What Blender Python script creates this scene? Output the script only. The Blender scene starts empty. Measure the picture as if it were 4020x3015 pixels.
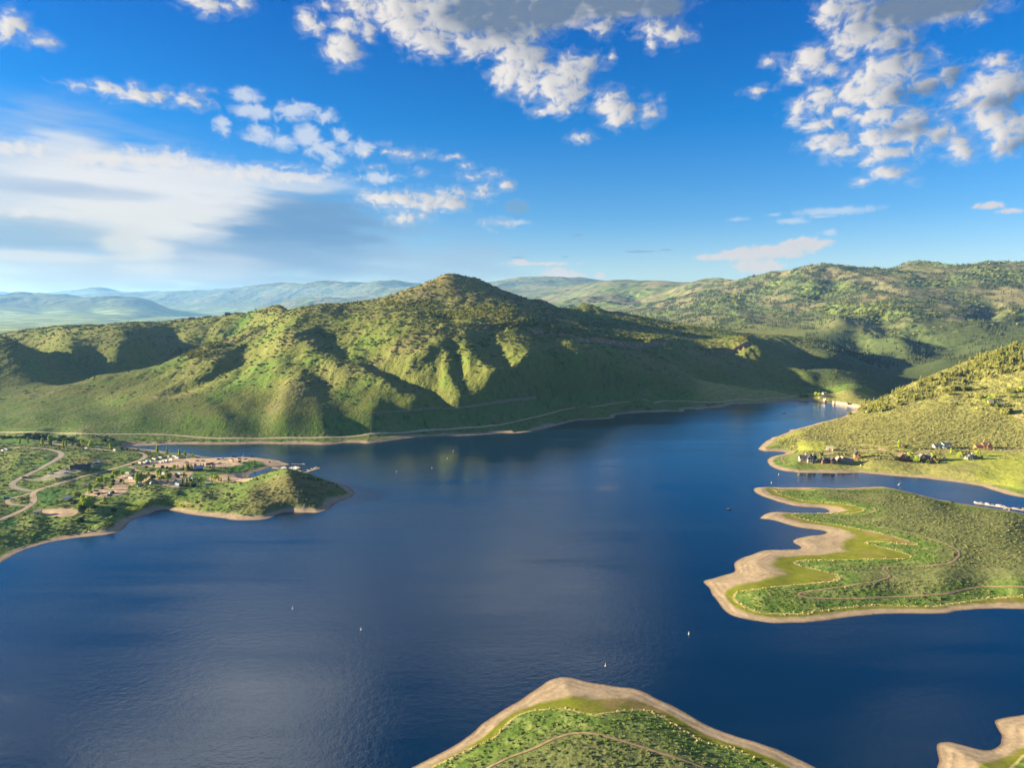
import bpy, math, random
import numpy as np
from mathutils import Vector, Matrix

R = math.radians
scene = bpy.context.scene
COL = scene.collection
rng = np.random.default_rng(7)
random.seed(7)

# ------------------------------------------------------------------ camera
H = 200.0                      # height of the drone above the lake, metres
PITCH = R(6.5)
F = 2788.0                     # focal length in photograph pixels (4020 wide)
cam_d = bpy.data.cameras.new("camera")
cam_d.sensor_fit = 'HORIZONTAL'
cam_d.sensor_width = 36.0
cam_d.lens = 36.0 * F / 4020.0
cam_d.clip_start = 1.0
cam_d.clip_end = 200000.0
cam = bpy.data.objects.new("camera", cam_d)
COL.objects.link(cam)
cam.location = (0, 0, H)
cam.rotation_euler = (math.pi / 2 - PITCH, 0, 0)
scene.camera = cam

# ------------------------------------------------------------------ exposure
EXPOSURE = 2.15
scene.view_settings.view_transform = 'Standard'
scene.view_settings.look = 'None'
scene.view_settings.exposure = EXPOSURE
scene.view_settings.gamma = 1.0
scene.view_settings.use_curve_mapping = False
scene.cycles.max_bounces = 5
scene.cycles.diffuse_bounces = 2
scene.cycles.glossy_bounces = 2
scene.cycles.transmission_bounces = 2
scene.cycles.transparent_max_bounces = 48
scene.cycles.volume_bounces = 0
scene.cycles.use_denoising = True

# ------------------------------------------------------------------ sun
SUN_EL = R(13.5)
SUN_AZ = R(-88.5)              # from +Y (view direction) towards -X (left)
sun_dir = Vector((math.sin(SUN_AZ) * math.cos(SUN_EL), math.cos(SUN_AZ) * math.cos(SUN_EL), math.sin(SUN_EL)))
sun_d = bpy.data.lights.new("sun", 'SUN')
sun_d.energy = 5.0
sun_d.angle = R(0.5)
sun_d.color = (1.0, 0.84, 0.56)
sun = bpy.data.objects.new("sun", sun_d)
COL.objects.link(sun)
sun.location = sun_dir * 3000
sun.rotation_euler = sun_dir.to_track_quat('Z', 'Y').to_euler()

# ------------------------------------------------------------------ noise
_perm = np.random.default_rng(11).permutation(256)
_perm = np.concatenate([_perm, _perm, _perm]).astype(np.int32)
_ang = np.random.default_rng(12).random(256) * 2 * np.pi
_gx, _gy = np.cos(_ang), np.sin(_ang)

def gnoise(x, y, seed=0):
    """2-D gradient noise, about -0.7..0.7"""
    x = np.asarray(x, float) + seed * 37.17
    y = np.asarray(y, float) + seed * 91.73
    xi = np.floor(x).astype(np.int64); yi = np.floor(y).astype(np.int64)
    fx = x - xi; fy = y - yi
    xi = (xi & 255).astype(np.int32); yi = (yi & 255).astype(np.int32)
    ux = fx * fx * fx * (fx * (fx * 6 - 15) + 10)
    uy = fy * fy * fy * (fy * (fy * 6 - 15) + 10)
    def g(ix, iy, dx, dy):
        h = _perm[_perm[ix & 255] + (iy & 255)]
        return _gx[h] * dx + _gy[h] * dy
    a = g(xi, yi, fx, fy); b = g(xi + 1, yi, fx - 1, fy)
    c = g(xi, yi + 1, fx, fy - 1); d = g(xi + 1, yi + 1, fx - 1, fy - 1)
    return (a + (b - a) * ux) * (1 - uy) + (c + (d - c) * ux) * uy

def fbm(x, y, octv=4, seed=0, gain=0.5, lac=2.03):
    s = 0; a = 1.0; n = 0
    for k in range(octv):
        s = s + a * gnoise(x, y, seed + k * 3); n += a
        x = x * lac; y = y * lac; a *= gain
    return s / n * 1.6

def ridged(x, y, octv=4, seed=0):
    s = 0; a = 1.0; n = 0
    for k in range(octv):
        s = s + a * (1 - np.abs(gnoise(x, y, seed + k * 5)) * 2.4); n += a
        x = x * 2.1; y = y * 2.1; a *= 0.5
    return s / n

def smooth(a, b, x):
    t = np.clip((x - a) / (b - a), 0, 1)
    return t * t * (3 - 2 * t)

# ------------------------------------------------------------------ pixel <-> direction
CP, SP = math.cos(PITCH), math.sin(PITCH)
def zoom(x0, y0, k):
    def f(pts):
        p = np.array([q[:2] for q in pts], float).reshape(-1, 2)
        return np.stack([x0 + p[:, 0] / k, y0 + p[:, 1] / k], 1)
    return f
zA = zoom(0, 1650, 2.212); zB = zoom(0, 1700, 4.424); zC = zoom(450, 1700, 4.424); zD = zoom(900, 1700, 4.424)
zE = zoom(2900, 1650, 3.95); zF = zoom(3460, 1650, 3.95); zG = zoom(2950, 1450, 3.6867)
zS1 = zoom(0, 0, 1.1005); zS2 = zoom(2010, 0, 1.1005)
zH1 = zoom(0, 1000, 1.8433); zH2 = zoom(1100, 1000, 1.8433); zH3 = zoom(2200, 1000, 1.8433); zH4 = zoom(2900, 1000, 1.975)
zP1 = zoom(2700, 1880, 1.6758); zP2 = zoom(1550, 2600, 0.8955)
zM = zoom(1050, 1800, 8.848); zR = zoom(3720, 1500, 7.373); zV = zoom(3120, 1740, 7.373); zQ = zoom(3600, 2000, 5.267)

def raydir(S):
    S = np.asarray(S, float).reshape(-1, 2)
    dx = (S[:, 0] - 2010) / F; dy = -(S[:, 1] - 1507.5) / F
    return np.stack([dx, CP + dy * SP, -SP + dy * CP], 1)
def at_z(S, z=0.0):
    d = raydir(S); t = (z - H) / d[:, 2]
    return np.stack([d[:, 0] * t, d[:, 1] * t], 1)
def at_Y(S, Y):
    d = raydir(S); t = np.asarray(Y, float) / d[:, 1]
    return np.stack([d[:, 0] * t, d[:, 1] * t, H + d[:, 2] * t], 1)
def az_el(S):
    d = raydir(S)
    return np.degrees(np.arctan2(d[:, 0], d[:, 1])), np.degrees(np.arctan2(d[:, 2], np.hypot(d[:, 0], d[:, 1])))
# ------------------------------------------------------------------ sky and clouds (world)
AZ0, AZ1, EL0, EL1 = -90.0, 90.0, -3.0, 88.0
NX, NY = 2880, 1456
gaz, gel = np.meshgrid(np.linspace(AZ0, AZ1, NX), np.linspace(EL0, EL1, NY))
XD, YD = gaz * np.cos(np.radians(np.clip(gel, 0, 40)) * 0.6), gel

def cell(S):
    a, e = az_el(S)
    return a * np.cos(np.radians(np.clip(e, 0, 40)) * 0.6), e

PX = 1 / 48.7                   # degrees per photograph pixel
def puffs(zf, k, items, field, big=True):
    """union of soft ellipses, in degrees of the sky"""
    c = cell(zf(items))
    for (cx, cy), it in zip(np.stack(c, 1), items):
        rx, ry = it[2] / k * PX, it[3] / k * PX
        if big and it[3] > 38: rx, ry = rx * .82, ry * .82
        m = (np.abs(XD[0] - cx) < rx * 1.9 + 1.2)
        n = (np.abs(YD[:, 0] - cy) < ry * 1.9 + 1.2)
        i0, i1 = np.where(n)[0][[0, -1]] if n.any() else (0, -1)
        # XD varies with row; use a generous column window
        cols = np.where((np.abs(gaz[0] - cx / np.cos(np.radians(np.clip(cy, 0, 40)) * .6)) < rx * 2.2 + 2.5))[0]
        if i1 < i0 or len(cols) == 0: continue
        sl = (slice(i0, i1 + 1), slice(cols[0], cols[-1] + 1))
        d = 1 - np.sqrt(((XD[sl] - cx) / rx) ** 2 + ((YD[sl] - cy) / ry) ** 2)
        d = d * min(rx, ry) ** 0.6      # thicker where larger
        field[sl] = np.maximum(field[sl], d)

K1 = 1.1005
cum1 = [(1330,90,52,50),(1370,120,32,28),(1480,210,98,80),(1500,108,80,45),(1590,130,45,50),(1400,15,30,20),(1560,20,140,50),(1750,55,180,110),(1850,175,130,75),
 (1750,115,95,75),(1950,60,220,130),(2060,200,140,60),(2160,100,150,150),(2190,320,80,90),(2140,340,40,30),(2200,240,80,70),(1560,60,60,40)]
cum2 = [(60,60,200,120),(200,40,220,80),(350,30,200,70),(500,20,200,65),(660,25,120,55),(20,140,130,100),(390,105,80,45),(620,120,80,50),(705,150,85,42),(600,190,28,22),
 (80,270,120,95),(60,370,75,75),(170,360,75,115),(250,320,115,95),(250,400,95,85),(330,270,70,35),(190,450,85,55),(120,480,40,20),(430,450,95,75),(450,500,85,60),(510,480,55,55),
 (585,480,36,55),(610,490,40,28),(300,590,44,18),(430,245,14,20),(640,430,14,12),
 (1380,50,75,75),(1480,20,130,50),(1600,60,180,70),(1750,40,220,70),(1900,30,180,60),(1500,140,115,90),(1560,95,65,55),(1640,170,115,65),(1420,225,60,40),(1290,260,85,62),(1330,228,42,42),
 (1370,290,52,42),(1230,320,62,42),(1690,270,125,60),(1600,320,165,85),(1500,390,105,85),(1600,420,135,62),(1790,370,70,45),(1340,420,72,62),(1240,470,62,42),(1310,460,82,42),(1440,485,62,28),
 (1560,500,92,38),(1340,540,84,28),(1230,530,38,20),(1720,520,122,52),(1580,590,92,52),(1680,580,132,58),(1850,580,92,48),(1930,610,48,32),(1640,650,112,32),(1380,610,95,38),(1420,650,84,32),
 (1560,690,62,22),(1620,740,72,30),(1950,660,55,35),(1900,320,45,48),(2090,265,54,24),(2100,380,145,85),(2050,420,165,62),(2180,360,70,70),(2080,510,112,58),(2160,560,110,75),(2130,630,64,34),
 (1120,265,34,20),(1060,392,42,16),(2030,60,28,20),(1510,780,32,14),(1735,785,22,12)]
cum3 = [(900,8,95,36),(960,22,62,24),(1035,8,55,26),(868,0,75,26),(62,92,42,34),(25,130,55,38),(90,120,32,22),(170,170,50,22),(140,155,28,16),
 (400,378,70,15),(480,387,95,24),(600,402,110,30),(700,420,88,27),(800,432,80,26),(865,390,34,13),
 (1745,668,54,22),(1670,655,24,11),(1585,655,16,10),(1845,665,28,16),(1940,678,32,9),(1980,672,15,13),(1610,725,36,13),(1810,742,27,16),(2010,715,32,13),(2040,766,58,16),(2140,750,30,13),
 (2085,830,60,30),(2180,800,50,22),(1640,620,28,9),(1640,860,110,45),(1770,862,150,45),(1860,872,155,60),(1965,842,52,42),(1950,880,75,32),(1760,935,100,40),(2150,965,60,18)]
top_edge = [(80,645,120,34),(315,690,50,26),(375,690,62,36),(480,690,105,45),(600,685,100,52),(750,690,125,52),(900,728,160,50),(1080,745,190,46),(1280,765,180,32),(1230,722,70,16),(1420,755,60,14),(130,922,140,16),(240,922,40,8)]
low2 = [(1000,1100,140,40),(1120,1090,200,40),(1260,1058,110,30),(880,1112,90,18),(1060,1150,130,40),(215,1190,105,28),(205,1172,60,22),(380,1190,22,20),(130,1140,170,10),(30,1135,50,18),(2060,890,60,16),(2150,912,45,11)]
lens2 = [(1400,912,200,20),(1120,928,46,8),(975,948,50,11),(1210,955,84,16),(1370,1005,38,16),(30,962,60,14),(1330,935,120,8)]
dark2 = [(285,1016,44,8),(550,1088,72,7),(670,1080,34,6),(20,1112,40,6),(228,1110,14,6),(1740,1100,0.1,0.1),(20,895,60,32)]
# out of the frame above: broken cloud that the lake mirrors
above = [(-1500,-260,420,120),(-900,-330,380,130),(300,-420,420,150),(1050,-300,420,130),(1500,-560,520,220),(700,-800,600,200),(-400,-700,500,200),(2050,-230,260,120),(2150,-520,400,200),(100,-1000,700,220),(1500,-1050,700,230)]
above2 = [(900,-180,360,90),(300,-240,420,160),(700,-420,260,120),(1900,-200,330,80),(2300,-420,300,140),(2500,-100,240,90),(3000,-600,400,200),(1900,-900,500,200)]

NEG = -9.0
wx = fbm(XD * .55, YD * .75, 3, 2) * 0.9; wy = fbm(XD * .55, YD * .75, 3, 5) * 0.6
fineN = fbm(XD * 1.05 + wx, YD * 1.45 + wy, 7, 20, 0.57)
bill = 1 - 2.2 * np.abs(gnoise(XD * 1.6 + wx, YD * 1.9 + wy, 31)) ; bill = bill * .6 + .4 * (1 - 2.2 * np.abs(gnoise(XD * 3.6 + wx, YD * 4.0, 33)))

def layer(lists, amp, soft, fine=1.0, cap=.40):
    f = np.full(XD.shape, NEG)
    for zf, it in lists: puffs(zf, K1, it, f)
    f = np.where(f > cap, cap + .25 * (f - cap), f)
    d = f + amp * (fineN * fine + 0.22 * (bill - .3))
    return d, smooth(0.0, soft, d) ** 0.8

cloud = [(zS1, cum1), (zS2, cum2), (zS1, cum3), (zS1, top_edge)]
dC, aC = layer(cloud, 0.80, 0.72, cap=.52)
aC = np.maximum(aC ** 1.05, .30 * smooth(-.42, .5, dC + .25 * fbm(XD * .8 - YD * .5, YD * 2.2, 4, 77)))
fT = np.full(XD.shape, NEG); puffs(zS1, K1, top_edge, fT); topm = smooth(-.35, .15, fT)
# broken cloud above the frame, which the lake mirrors (azimuth, elevation, half-widths in degrees, strength)
aA = np.zeros_like(XD)
for a_, e_, ra, re_, w_ in [(-22,28.5,5.5,4.5,1),(-29,31.5,5.5,3.5,.9),(-15,27,4.5,3.5,.7),(-19,34,6,4,.8),(1,23.5,6.5,3.4,1),(7,25.5,5,2.6,.7),(-6,25,4,2.4,.6),(-3,30,3.5,3,.35),(33,30,5,2.2,.5),(29,34,4,2,.4),(-38,26,5,2.6,.6),(-40,36,6,4,.7),(20,40,8,3,.5)]:
    aA = np.maximum(aA, w_ * np.exp(-((gaz - a_) / ra) ** 2 - ((gel - e_) / re_) ** 2))
aA = smooth(.12, .8, aA * (1 + .7 * fbm(gaz * .22, gel * .32, 5, 63))) * smooth(22.2, 24.0, gel + .9 * fbm(gaz * .3, gel * .3, 3, 65))
dL, aL = layer([(zS2, low2)], 0.30, 0.30)
dN, aN = layer([(zS2, lens2)], 0.30, 0.5, 1.0)
dD, aD = layer([(zS2, dark2)], 0.15, 0.2)

def blur(a, n):
    for ax in (0, 1):
        for _ in range(2):
            c = np.cumsum(np.pad(a, [(n + 1, n) if k == ax else (0, 0) for k in (0, 1)], mode='edge'), axis=ax)
            sl0 = [slice(None)] * 2; sl1 = [slice(None)] * 2
            sl0[ax] = slice(2 * n + 1, None); sl1[ax] = slice(0, -(2 * n + 1))
            a = (c[tuple(sl0)] - c[tuple(sl1)]) / (2 * n + 1)
    return a

hC = np.clip(dC, 0, 1.2) ** .7
g1 = blur(hC, 3); g2 = blur(hC, 14)
def slope(g, s): 
    gy, gx = np.gradient(g); return gx * s, gy * s
gx1, gy1 = slope(g1, 16); gx2, gy2 = slope(g2, 40)
# the low sun stands to the left: a rising thickness towards the right is lit
soft1 = blur(fineN, 10)
lit = 0.74 + 0.34 * (gx1 * .8 + gy1 * .1) + 0.62 * (gx2 * .85 + gy2 * .12)
lit = lit + .22 * soft1 + 0.05 * fineN - .08 * smooth(.5, 1.0, blur(hC, 10)) + .06
# grey undersides of the thick clouds overhead
def blob(zf, x, y, rx, ry, k=K1, p=1.0):
    cx, cy = [v[0] for v in cell(zf([(x, y)]))]
    return np.exp(-p * (((XD - cx) / (rx / k * PX)) ** 2 + ((YD - cy) / (ry / k * PX)) ** 2))
under = np.zeros_like(XD)
for zf, x, y, rx, ry, w in [(zS1,2120,40,230,120,1.0),(zS2,180,30,260,95,1.1),(zS2,420,15,230,65,1.1),(zS2,640,25,120,55,1.0),(zS1,1960,110,120,70,.45),(zS2,1750,30,230,80,1.0),(zS2,1600,30,120,60,.6),
      (zS2,1760,400,90,50,.75),(zS2,1880,360,40,60,.7),(zS2,2080,450,150,34,.75),(zS2,1700,555,110,26,.55),(zS2,1900,20,150,60,.9),(zS2,1690,190,80,60,.45),(zS2,2190,640,90,40,.5),(zS2,1900,330,50,60,.6),(zS2,1840,600,90,26,.4)]:
    under = np.maximum(under, w * blob(zf, x, y, rx, ry))
lit = lit + topm * .35 + .30 * smooth(.12, -.40, dC)
lit = np.clip(lit - under * .92 + under * (.55 * fbm(XD * .30, YD * .85, 4, 81) + .9 * soft1 + .2 * fineN), 0.03, 1.05)
WHITE = np.array([0.98, 0.93, 0.88]); GREY = np.array([0.17, 0.25, 0.38])
def mixc(a, b, t): return a + (b - a) * t[..., None]
t = np.clip(lit, 0, 1)
cC = mixc(GREY, WHITE, t)

# soft bank of cloud on the left
st = fbm(XD * .16 - YD * .25, YD * 1.0 + XD * .10, 5, 40)
st2 = fbm(XD * .10 + YD * .18, YD * .42, 4, 44)
veil = np.zeros_like(XD); vcol = np.full(XD.shape + (3,), 0.6)
def over(a, c):
    global veil, vcol
    a = np.clip(a, 0, 1)
    out = a + veil * (1 - a)
    vcol = np.where(out[..., None] > 1e-4, (np.asarray(c) * a[..., None] + vcol * (veil * (1 - a))[..., None]) / np.maximum(out, 1e-4)[..., None], np.asarray(c))
    veil = out
def lump(x, y, rx, ry, zf=zS1, hard=1.0): return smooth(0.12, .75, blob(zf, x, y, rx, ry, p=.8) ** hard * (1 + .85 * st))
over(.55 * lump(1000, 1080, 900, 190), (.36, .50, .68))
over(.92 * lump(900, 1010, 560, 170), (.19, .36, .60))
over(.80 * lump(1150, 960, 420, 140), (.17, .36, .63))
over(.62 * lump(950, 1110, 480, 80), (.36, .52, .70))
over(.75 * lump(200, 870, 480, 260), (.58, .68, .80))
over(.60 * lump(100, 810, 420, 130), (.80, .86, .92))
over(.9 * lump(640, 860, 330, 120), (.93, .93, .92))
over(.85 * lump(520, 960, 330, 70), (.92, .92, .88))
over(.80 * lump(700, 790, 420, 75), (.92, .93, .95))
over(.6 * lump(1150, 790, 330, 34), (.80, .86, .93))
over(.70 * lump(250, 615, 110, 36), (.85, .89, .95))
over(.55 * lump(360, 830, 240, 24), (.42, .56, .76))
over(.50 * lump(150, 800, 240, 22), (.50, .62, .80))
over(.70 * lump(200, 1010, 260, 55), (.30, .50, .68))
over(.65 * lump(230, 1110, 300, 18), (.92, .90, .82))
over(.75 * lump(570, 1080, 90, 90), (.90, .88, .80))
over(.60 * lump(670, 1110, 60, 90), (.92, .90, .84))
over(.45 * lump(880, 1160, 260, 50), (.80, .84, .86))
over(.45 * lump(100, 1170, 700, 60), (.82, .88, .86))
over(.40 * lump(1900, 1150, 330, 70), (.45, .60, .78))
wisp = np.zeros_like(XD)
wl = [(1060,420,80,45),(1100,480,120,45),(1280,480,120,50),(1400,500,70,40),(960,540,40,50),(1130,580,110,42),(1220,610,100,40),(1330,590,70,70),(1390,640,90,55),(1440,690,60,40),(1470,580,50,45),(1640,770,80,30),(1550,640,80,36)]
fW = np.full(XD.shape, NEG); puffs(zS1, K1, wl, fW)
wisp = smooth(-.1, .75, fW + .75 * fineN + .12 * bill) * .72
over(wisp, (.86, .90, .95))
over(aN * .55, (.86, .91, .96))
over(aD * .6, (.24, .42, .62))
# combine: veil under cumulus
def comp(a, c):
    global veil, vcol
    out = a + veil * (1 - a)
    vcol = np.where(out[..., None] > 1e-4, (c * a[..., None] + vcol * (veil * (1 - a))[..., None]) / np.maximum(out, 1e-4)[..., None], c)
    veil = out
sL = np.clip(.75 + .25 * fineN + .2 * bill, 0, 1)
comp(aL * .78, mixc(np.array([.62, .66, .74]), np.array([.98, .84, .74]), sL))
sA = np.clip(.42 + .5 * fineN + .1 * bill, 0, 1)
comp(aA * .95, mixc(np.array([.62, .66, .72]), np.array([1.0, .97, .93]), sA) * 3.2)
aC = np.maximum(aC, smooth(.35, .8, under) * smooth(-.3, .3, dC) * .93)
comp(aC * (1 - .25 * topm), cC)
high = smooth(44, 62, gel) * (.62 + .35 * fbm(XD * .12, YD * .14, 4, 61)) * .85  # bright cloud deck overhead, out of view, added to fill the shadows
comp(np.clip(high, 0, 1), np.broadcast_to(np.array([1.45, 1.42, 1.40]), cC.shape))
CLOUD_GAIN = 0.88 / (2 ** EXPOSURE)
pix = np.empty((NY, NX, 4), np.float32)
pix[..., :3] = np.clip(vcol, 0, 3.2) * CLOUD_GAIN
edge = smooth(AZ0, AZ0 + 8, gaz) * smooth(AZ1, AZ1 - 8, gaz) * smooth(EL1, EL1 - 4, gel)
pix[..., 3] = np.clip(veil, 0, 1) * edge
img = bpy.data.images.new("cloud_cover", NX, NY, alpha=True, float_buffer=True)
img.colorspace_settings.name = 'Non-Color'
img.alpha_mode = 'CHANNEL_PACKED'
img.pixels.foreach_set(pix.ravel())
img.update(); img.pack()

world = bpy.data.worlds.new("World")
scene.world = world
world.use_nodes = True
nt = world.node_tree; N = nt.nodes; L = nt.links
N.clear()
def nd(tree, typ, **kw):
    n = tree.nodes.new(typ)
    for k, v in kw.items(): setattr(n, k, v)
    return n
def mth(tree, op, a, b=None, clamp=False):
    n = tree.nodes.new('ShaderNodeMath'); n.operation = op; n.use_clamp = clamp
    for i, v in enumerate((a, b)):
        if v is None: continue
        if hasattr(v, 'is_linked') or hasattr(v, 'node'): tree.links.new(v, n.inputs[i])
        else: n.inputs[i].default_value = v
    return n.outputs[0]
out = nd(nt, 'ShaderNodeOutputWorld'); bg = nd(nt, 'ShaderNodeBackground')
SKY_STRENGTH = 0.05
bg.inputs['Strength'].default_value = SKY_STRENGTH
sky = nd(nt, 'ShaderNodeTexSky', sky_type='NISHITA')
sky.sun_disc = False; sky.sun_elevation = SUN_EL; sky.sun_rotation = SUN_AZ
sky.altitude = 2200; sky.air_density = 1.0; sky.dust_density = 1.2; sky.ozone_density = 3.0
tc = nd(nt, 'ShaderNodeTexCoord'); sep = nd(nt, 'ShaderNodeSeparateXYZ')
L.new(tc.outputs['Generated'], sep.inputs[0])
az = mth(nt, 'ARCTAN2', sep.outputs[0], sep.outputs[1])
el = mth(nt, 'ARCSINE', sep.outputs[2])
u = mth(nt, 'DIVIDE', mth(nt, 'SUBTRACT', az, R(AZ0)), R(AZ1 - AZ0))
v = mth(nt, 'DIVIDE', mth(nt, 'SUBTRACT', el, R(EL0)), R(EL1 - EL0))
cmb = nd(nt, 'ShaderNodeCombineXYZ'); L.new(u, cmb.inputs[0]); L.new(v, cmb.inputs[1])
tex = nd(nt, 'ShaderNodeTexImage', image=img, extension='CLIP', interpolation='Linear')
L.new(cmb.outputs[0], tex.inputs['Vector'])
# polarised, saturated blue of the photograph
tint = nd(nt, 'ShaderNodeValToRGB')
L.new(mth(nt, 'DIVIDE', el, R(30.0), True), tint.inputs[0])
SKY_TINT = [(0.0, (.88, .84, .76)), (0.10, (.74, .76, .76)), (0.22, (.36, .64, .79)), (0.45, (.04, .54, .88)), (0.70, (.0, .43, .88)), (1.0, (.0, .33, .78))]
cr = tint.color_ramp
while len(cr.elements) < len(SKY_TINT): cr.elements.new(0.5)
for e, (p, c) in zip(cr.elements, SKY_TINT): e.position = p; e.color = (*c, 1)
mul = nd(nt, 'ShaderNodeMix', data_type='RGBA', blend_type='MULTIPLY'); mul.inputs['Factor'].default_value = 1
L.new(sky.outputs[0], mul.inputs['A']); L.new(tint.outputs[0], mul.inputs['B'])
mix = nd(nt, 'ShaderNodeMix', data_type='RGBA')
gain = nd(nt, 'ShaderNodeVectorMath', operation='SCALE'); L.new(tex.outputs['Color'], gain.inputs[0]); gain.inputs['Scale'].default_value = 1 / SKY_STRENGTH
L.new(tex.outputs['Alpha'], mix.inputs['Factor']); L.new(mul.outputs['Result'], mix.inputs['A']); L.new(gain.outputs[0], mix.inputs['B'])
L.new(mix.outputs['Result'], bg.inputs['Color']); L.new(bg.outputs[0], out.inputs[0])
# ------------------------------------------------------------------ shoreline, traced
def cat(*a): return np.concatenate(a, 0)
south_shore = cat(zA([(0,1245),(60,1205),(150,1150),(300,1095),(480,1050),(650,1025),(800,1010),(960,990),(1050,965),(1085,940),(1090,915),(1120,885),(1180,855),(1250,830),(1310,812),(1345,790),(1400,778),(1470,780),(1550,800),(1640,820),(1800,838),(1950,855)]),
  zD([(0,1505),(100,1520),(300,1525),(560,1515),(700,1485),(780,1450),(830,1420),(900,1395),(1000,1385),(1130,1385),(1240,1393),(1330,1385),(1450,1392),(1500,1397),(1620,1370),(1800,1295),(1775,1258),(1850,1220),(2000,1165),(2120,1110),(2178,1065),(2160,1010),(2100,955),(2000,908),(1850,868),(1600,800),(1350,735),(1100,690),(900,700),(700,770),(560,810),(400,815),(345,780),(350,740),(380,705),(440,685),(520,660),(640,620),(770,590),(900,575),(1085,548),(945,515),(880,485),(720,460),(500,430),(300,420),(130,418),(0,425)]))
inlet = zC([(1880,428),(1750,428),(1580,418),(1470,395),(1390,380),(1250,360),(1100,350),(950,345),(870,325),(770,310),(600,290),(430,275),(300,255),(250,240),(300,231),(450,222),(600,218),(740,215),(850,207),(1000,201),(1300,200),(1600,204),(1900,204)])
north_shore = cat(zD([(0,202),(300,195),(500,190),(700,195),(900,200)]),
  zH2([(150,1373),(300,1378),(380,1372),(470,1362),(560,1362),(620,1370),(700,1360),(800,1345),(900,1330),(1000,1320),(1200,1312),(1350,1310),(1500,1300),(1600,1290),(1700,1295),(1800,1283),(1900,1265)]),
  zH3([(0,1231),(60,1215),(110,1200),(180,1198),(300,1192),(380,1185),(400,1170),(390,1162),(480,1150),(620,1142),(800,1135),(890,1138),(905,1128),(890,1118),(950,1117),(990,1122),(1080,1112),(1180,1105),(1195,1097),(1250,1083),(1400,1078),(1550,1070),(1650,1063)]),
  zG([(450,470),(560,462),(660,455),(780,462),(900,475),(1060,485),(1220,492),(1250,500)]))
dam_line = zG([(1250,500),(1640,556)])
east_shore = cat(zG([(1640,556),(1560,566),(1450,600),(1380,660),(1280,705),(1200,720),(1100,745),(1000,765),(900,795),(800,825),(700,850),(620,872),(580,868),(540,880),(550,905),(500,920),(450,940),(400,965),(350,975),(280,990),(270,1015),(200,1040),(190,1060),(140,1100)]),
  zE([(340,395),(295,445),(330,470),(400,487),(470,485),(600,488),(700,492),(740,505),(700,525),(600,545),(500,570),(440,610),(440,650),(480,700),(550,745),(650,780),(750,797),(850,808),(1000,820),(1200,822),(1500,825),(1700,825),(1850,815),(2000,830)]),
  zF([(0,848),(100,860),(250,875),(500,890),(700,905),(900,935),(1100,955),(1300,985),(1500,1015),(1600,1035),(1700,1080),(1900,1140),(2050,1180),(2212,1200),(2600,1270)]))
spit = cat(zF([(2600,1500),(2212,1448),(2050,1413),(1900,1393),(1700,1363),(1400,1318),(1200,1283),(1080,1263),(900,1233),(700,1183),(500,1128),(300,1088),(100,1040),(0,1030)]),
  zE([(2000,1038),(1800,1050),(1500,1055),(1300,1046),(1000,1040),(700,1042),(500,1036),(300,1038),(240,1052),(225,1080)]),
  zP1([(445,95),(500,120),(560,140),(640,165),(720,183),(800,188),(880,192),(915,200),(930,212),(925,224),(880,228),(760,226),(680,224),(600,217),(540,220),(500,235),(475,258),(480,268),(520,268),(570,275),(620,292),(680,310),(740,325),(800,330),(870,338),(915,350),(920,360),(880,370),(800,375),(730,388),(685,410),(700,428),(740,440),(752,455),(735,465),(640,468),(560,470),(500,472),(440,490),(380,515),(330,530),(302,552),(305,580),(315,600),(300,620),(250,632),(180,650),(120,665),(97,678),(110,692),(150,730),(155,755),(175,785),(210,830),(250,880),(300,910),(400,930),(500,945),(560,952),(650,953),(800,945),(900,935),(1000,915),(1100,905),(1250,892),(1400,888),(1600,892),(1700,888),(1780,870),(1900,858),(2050,855),(2212,860),(2500,866)]))
near_shore = zP2([(-60,440),(60,372),(130,335),(200,300),(270,255),(310,215),(380,170),(440,135),(500,95),(540,65),(580,53),(620,55),(680,70),(760,85),(830,92),(870,103),(920,130),(980,155),(1040,190),(1100,225),(1170,252),(1260,280),(1340,305),(1400,335),(1480,372),(1640,450)])
point_shore = zP2([(1880,440),(1905,372),(1915,350),(1900,300),(1905,285),(1950,282),(2000,295),(2060,310),(2100,312),(2130,295),(2140,265),(2110,220),(2105,207),(2150,195),(2212,185),(2400,150)])

def wig(P, sub=6.0, amp=.35, seed=1):
    """resample a world polyline and give it small natural irregularity"""
    seg = np.linalg.norm(np.diff(P, axis=0), axis=1); s = np.concatenate([[0], np.cumsum(seg)])
    n = max(2, int(s[-1] / sub)); t = np.linspace(0, s[-1], n)
    # Catmull-Rom style smoothing through cumulative-length interpolation
    Q = np.stack([np.interp(t, s, P[:, k]) for k in (0, 1)], 1)
    K = np.copy(Q); K[1:-1] = .25 * Q[:-2] + .5 * Q[1:-1] + .25 * Q[2:]
    K += amp * np.stack([fbm(t / 14, t * 0 + seed, 2, seed), fbm(t / 14, t * 0 + seed + 9, 2, seed + 4)], 1) * 3
    return K
main_chain = wig(at_z(cat(south_shore, inlet, north_shore, dam_line, east_shore)), 5.0, .35, 3)
spit_chain = wig(at_z(spit), 3.5, .3, 5)
near_chain = wig(at_z(near_shore), 2.0, .25, 7)
point_chain = wig(at_z(point_shore), 2.0, .25, 9)
def close(P, *pts): return np.concatenate([P, np.array(pts, float)], 0)
lands = [close(main_chain, (3000, main_chain[-1, 1] + 20), (3000, 60000), (-3000, 60000), (-3000, main_chain[0, 1] - 60)),
         close(spit_chain, (3000, spit_chain[-1, 1]), (3000, spit_chain[0, 1])),
         close(near_chain, (near_chain[-1, 0] + 60, -200), (near_chain[0, 0] - 80, -200)),
         close(point_chain, (3000, point_chain[-1, 1] + 40), (3000, -200), (point_chain[0, 0] - 4, -200))]

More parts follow.
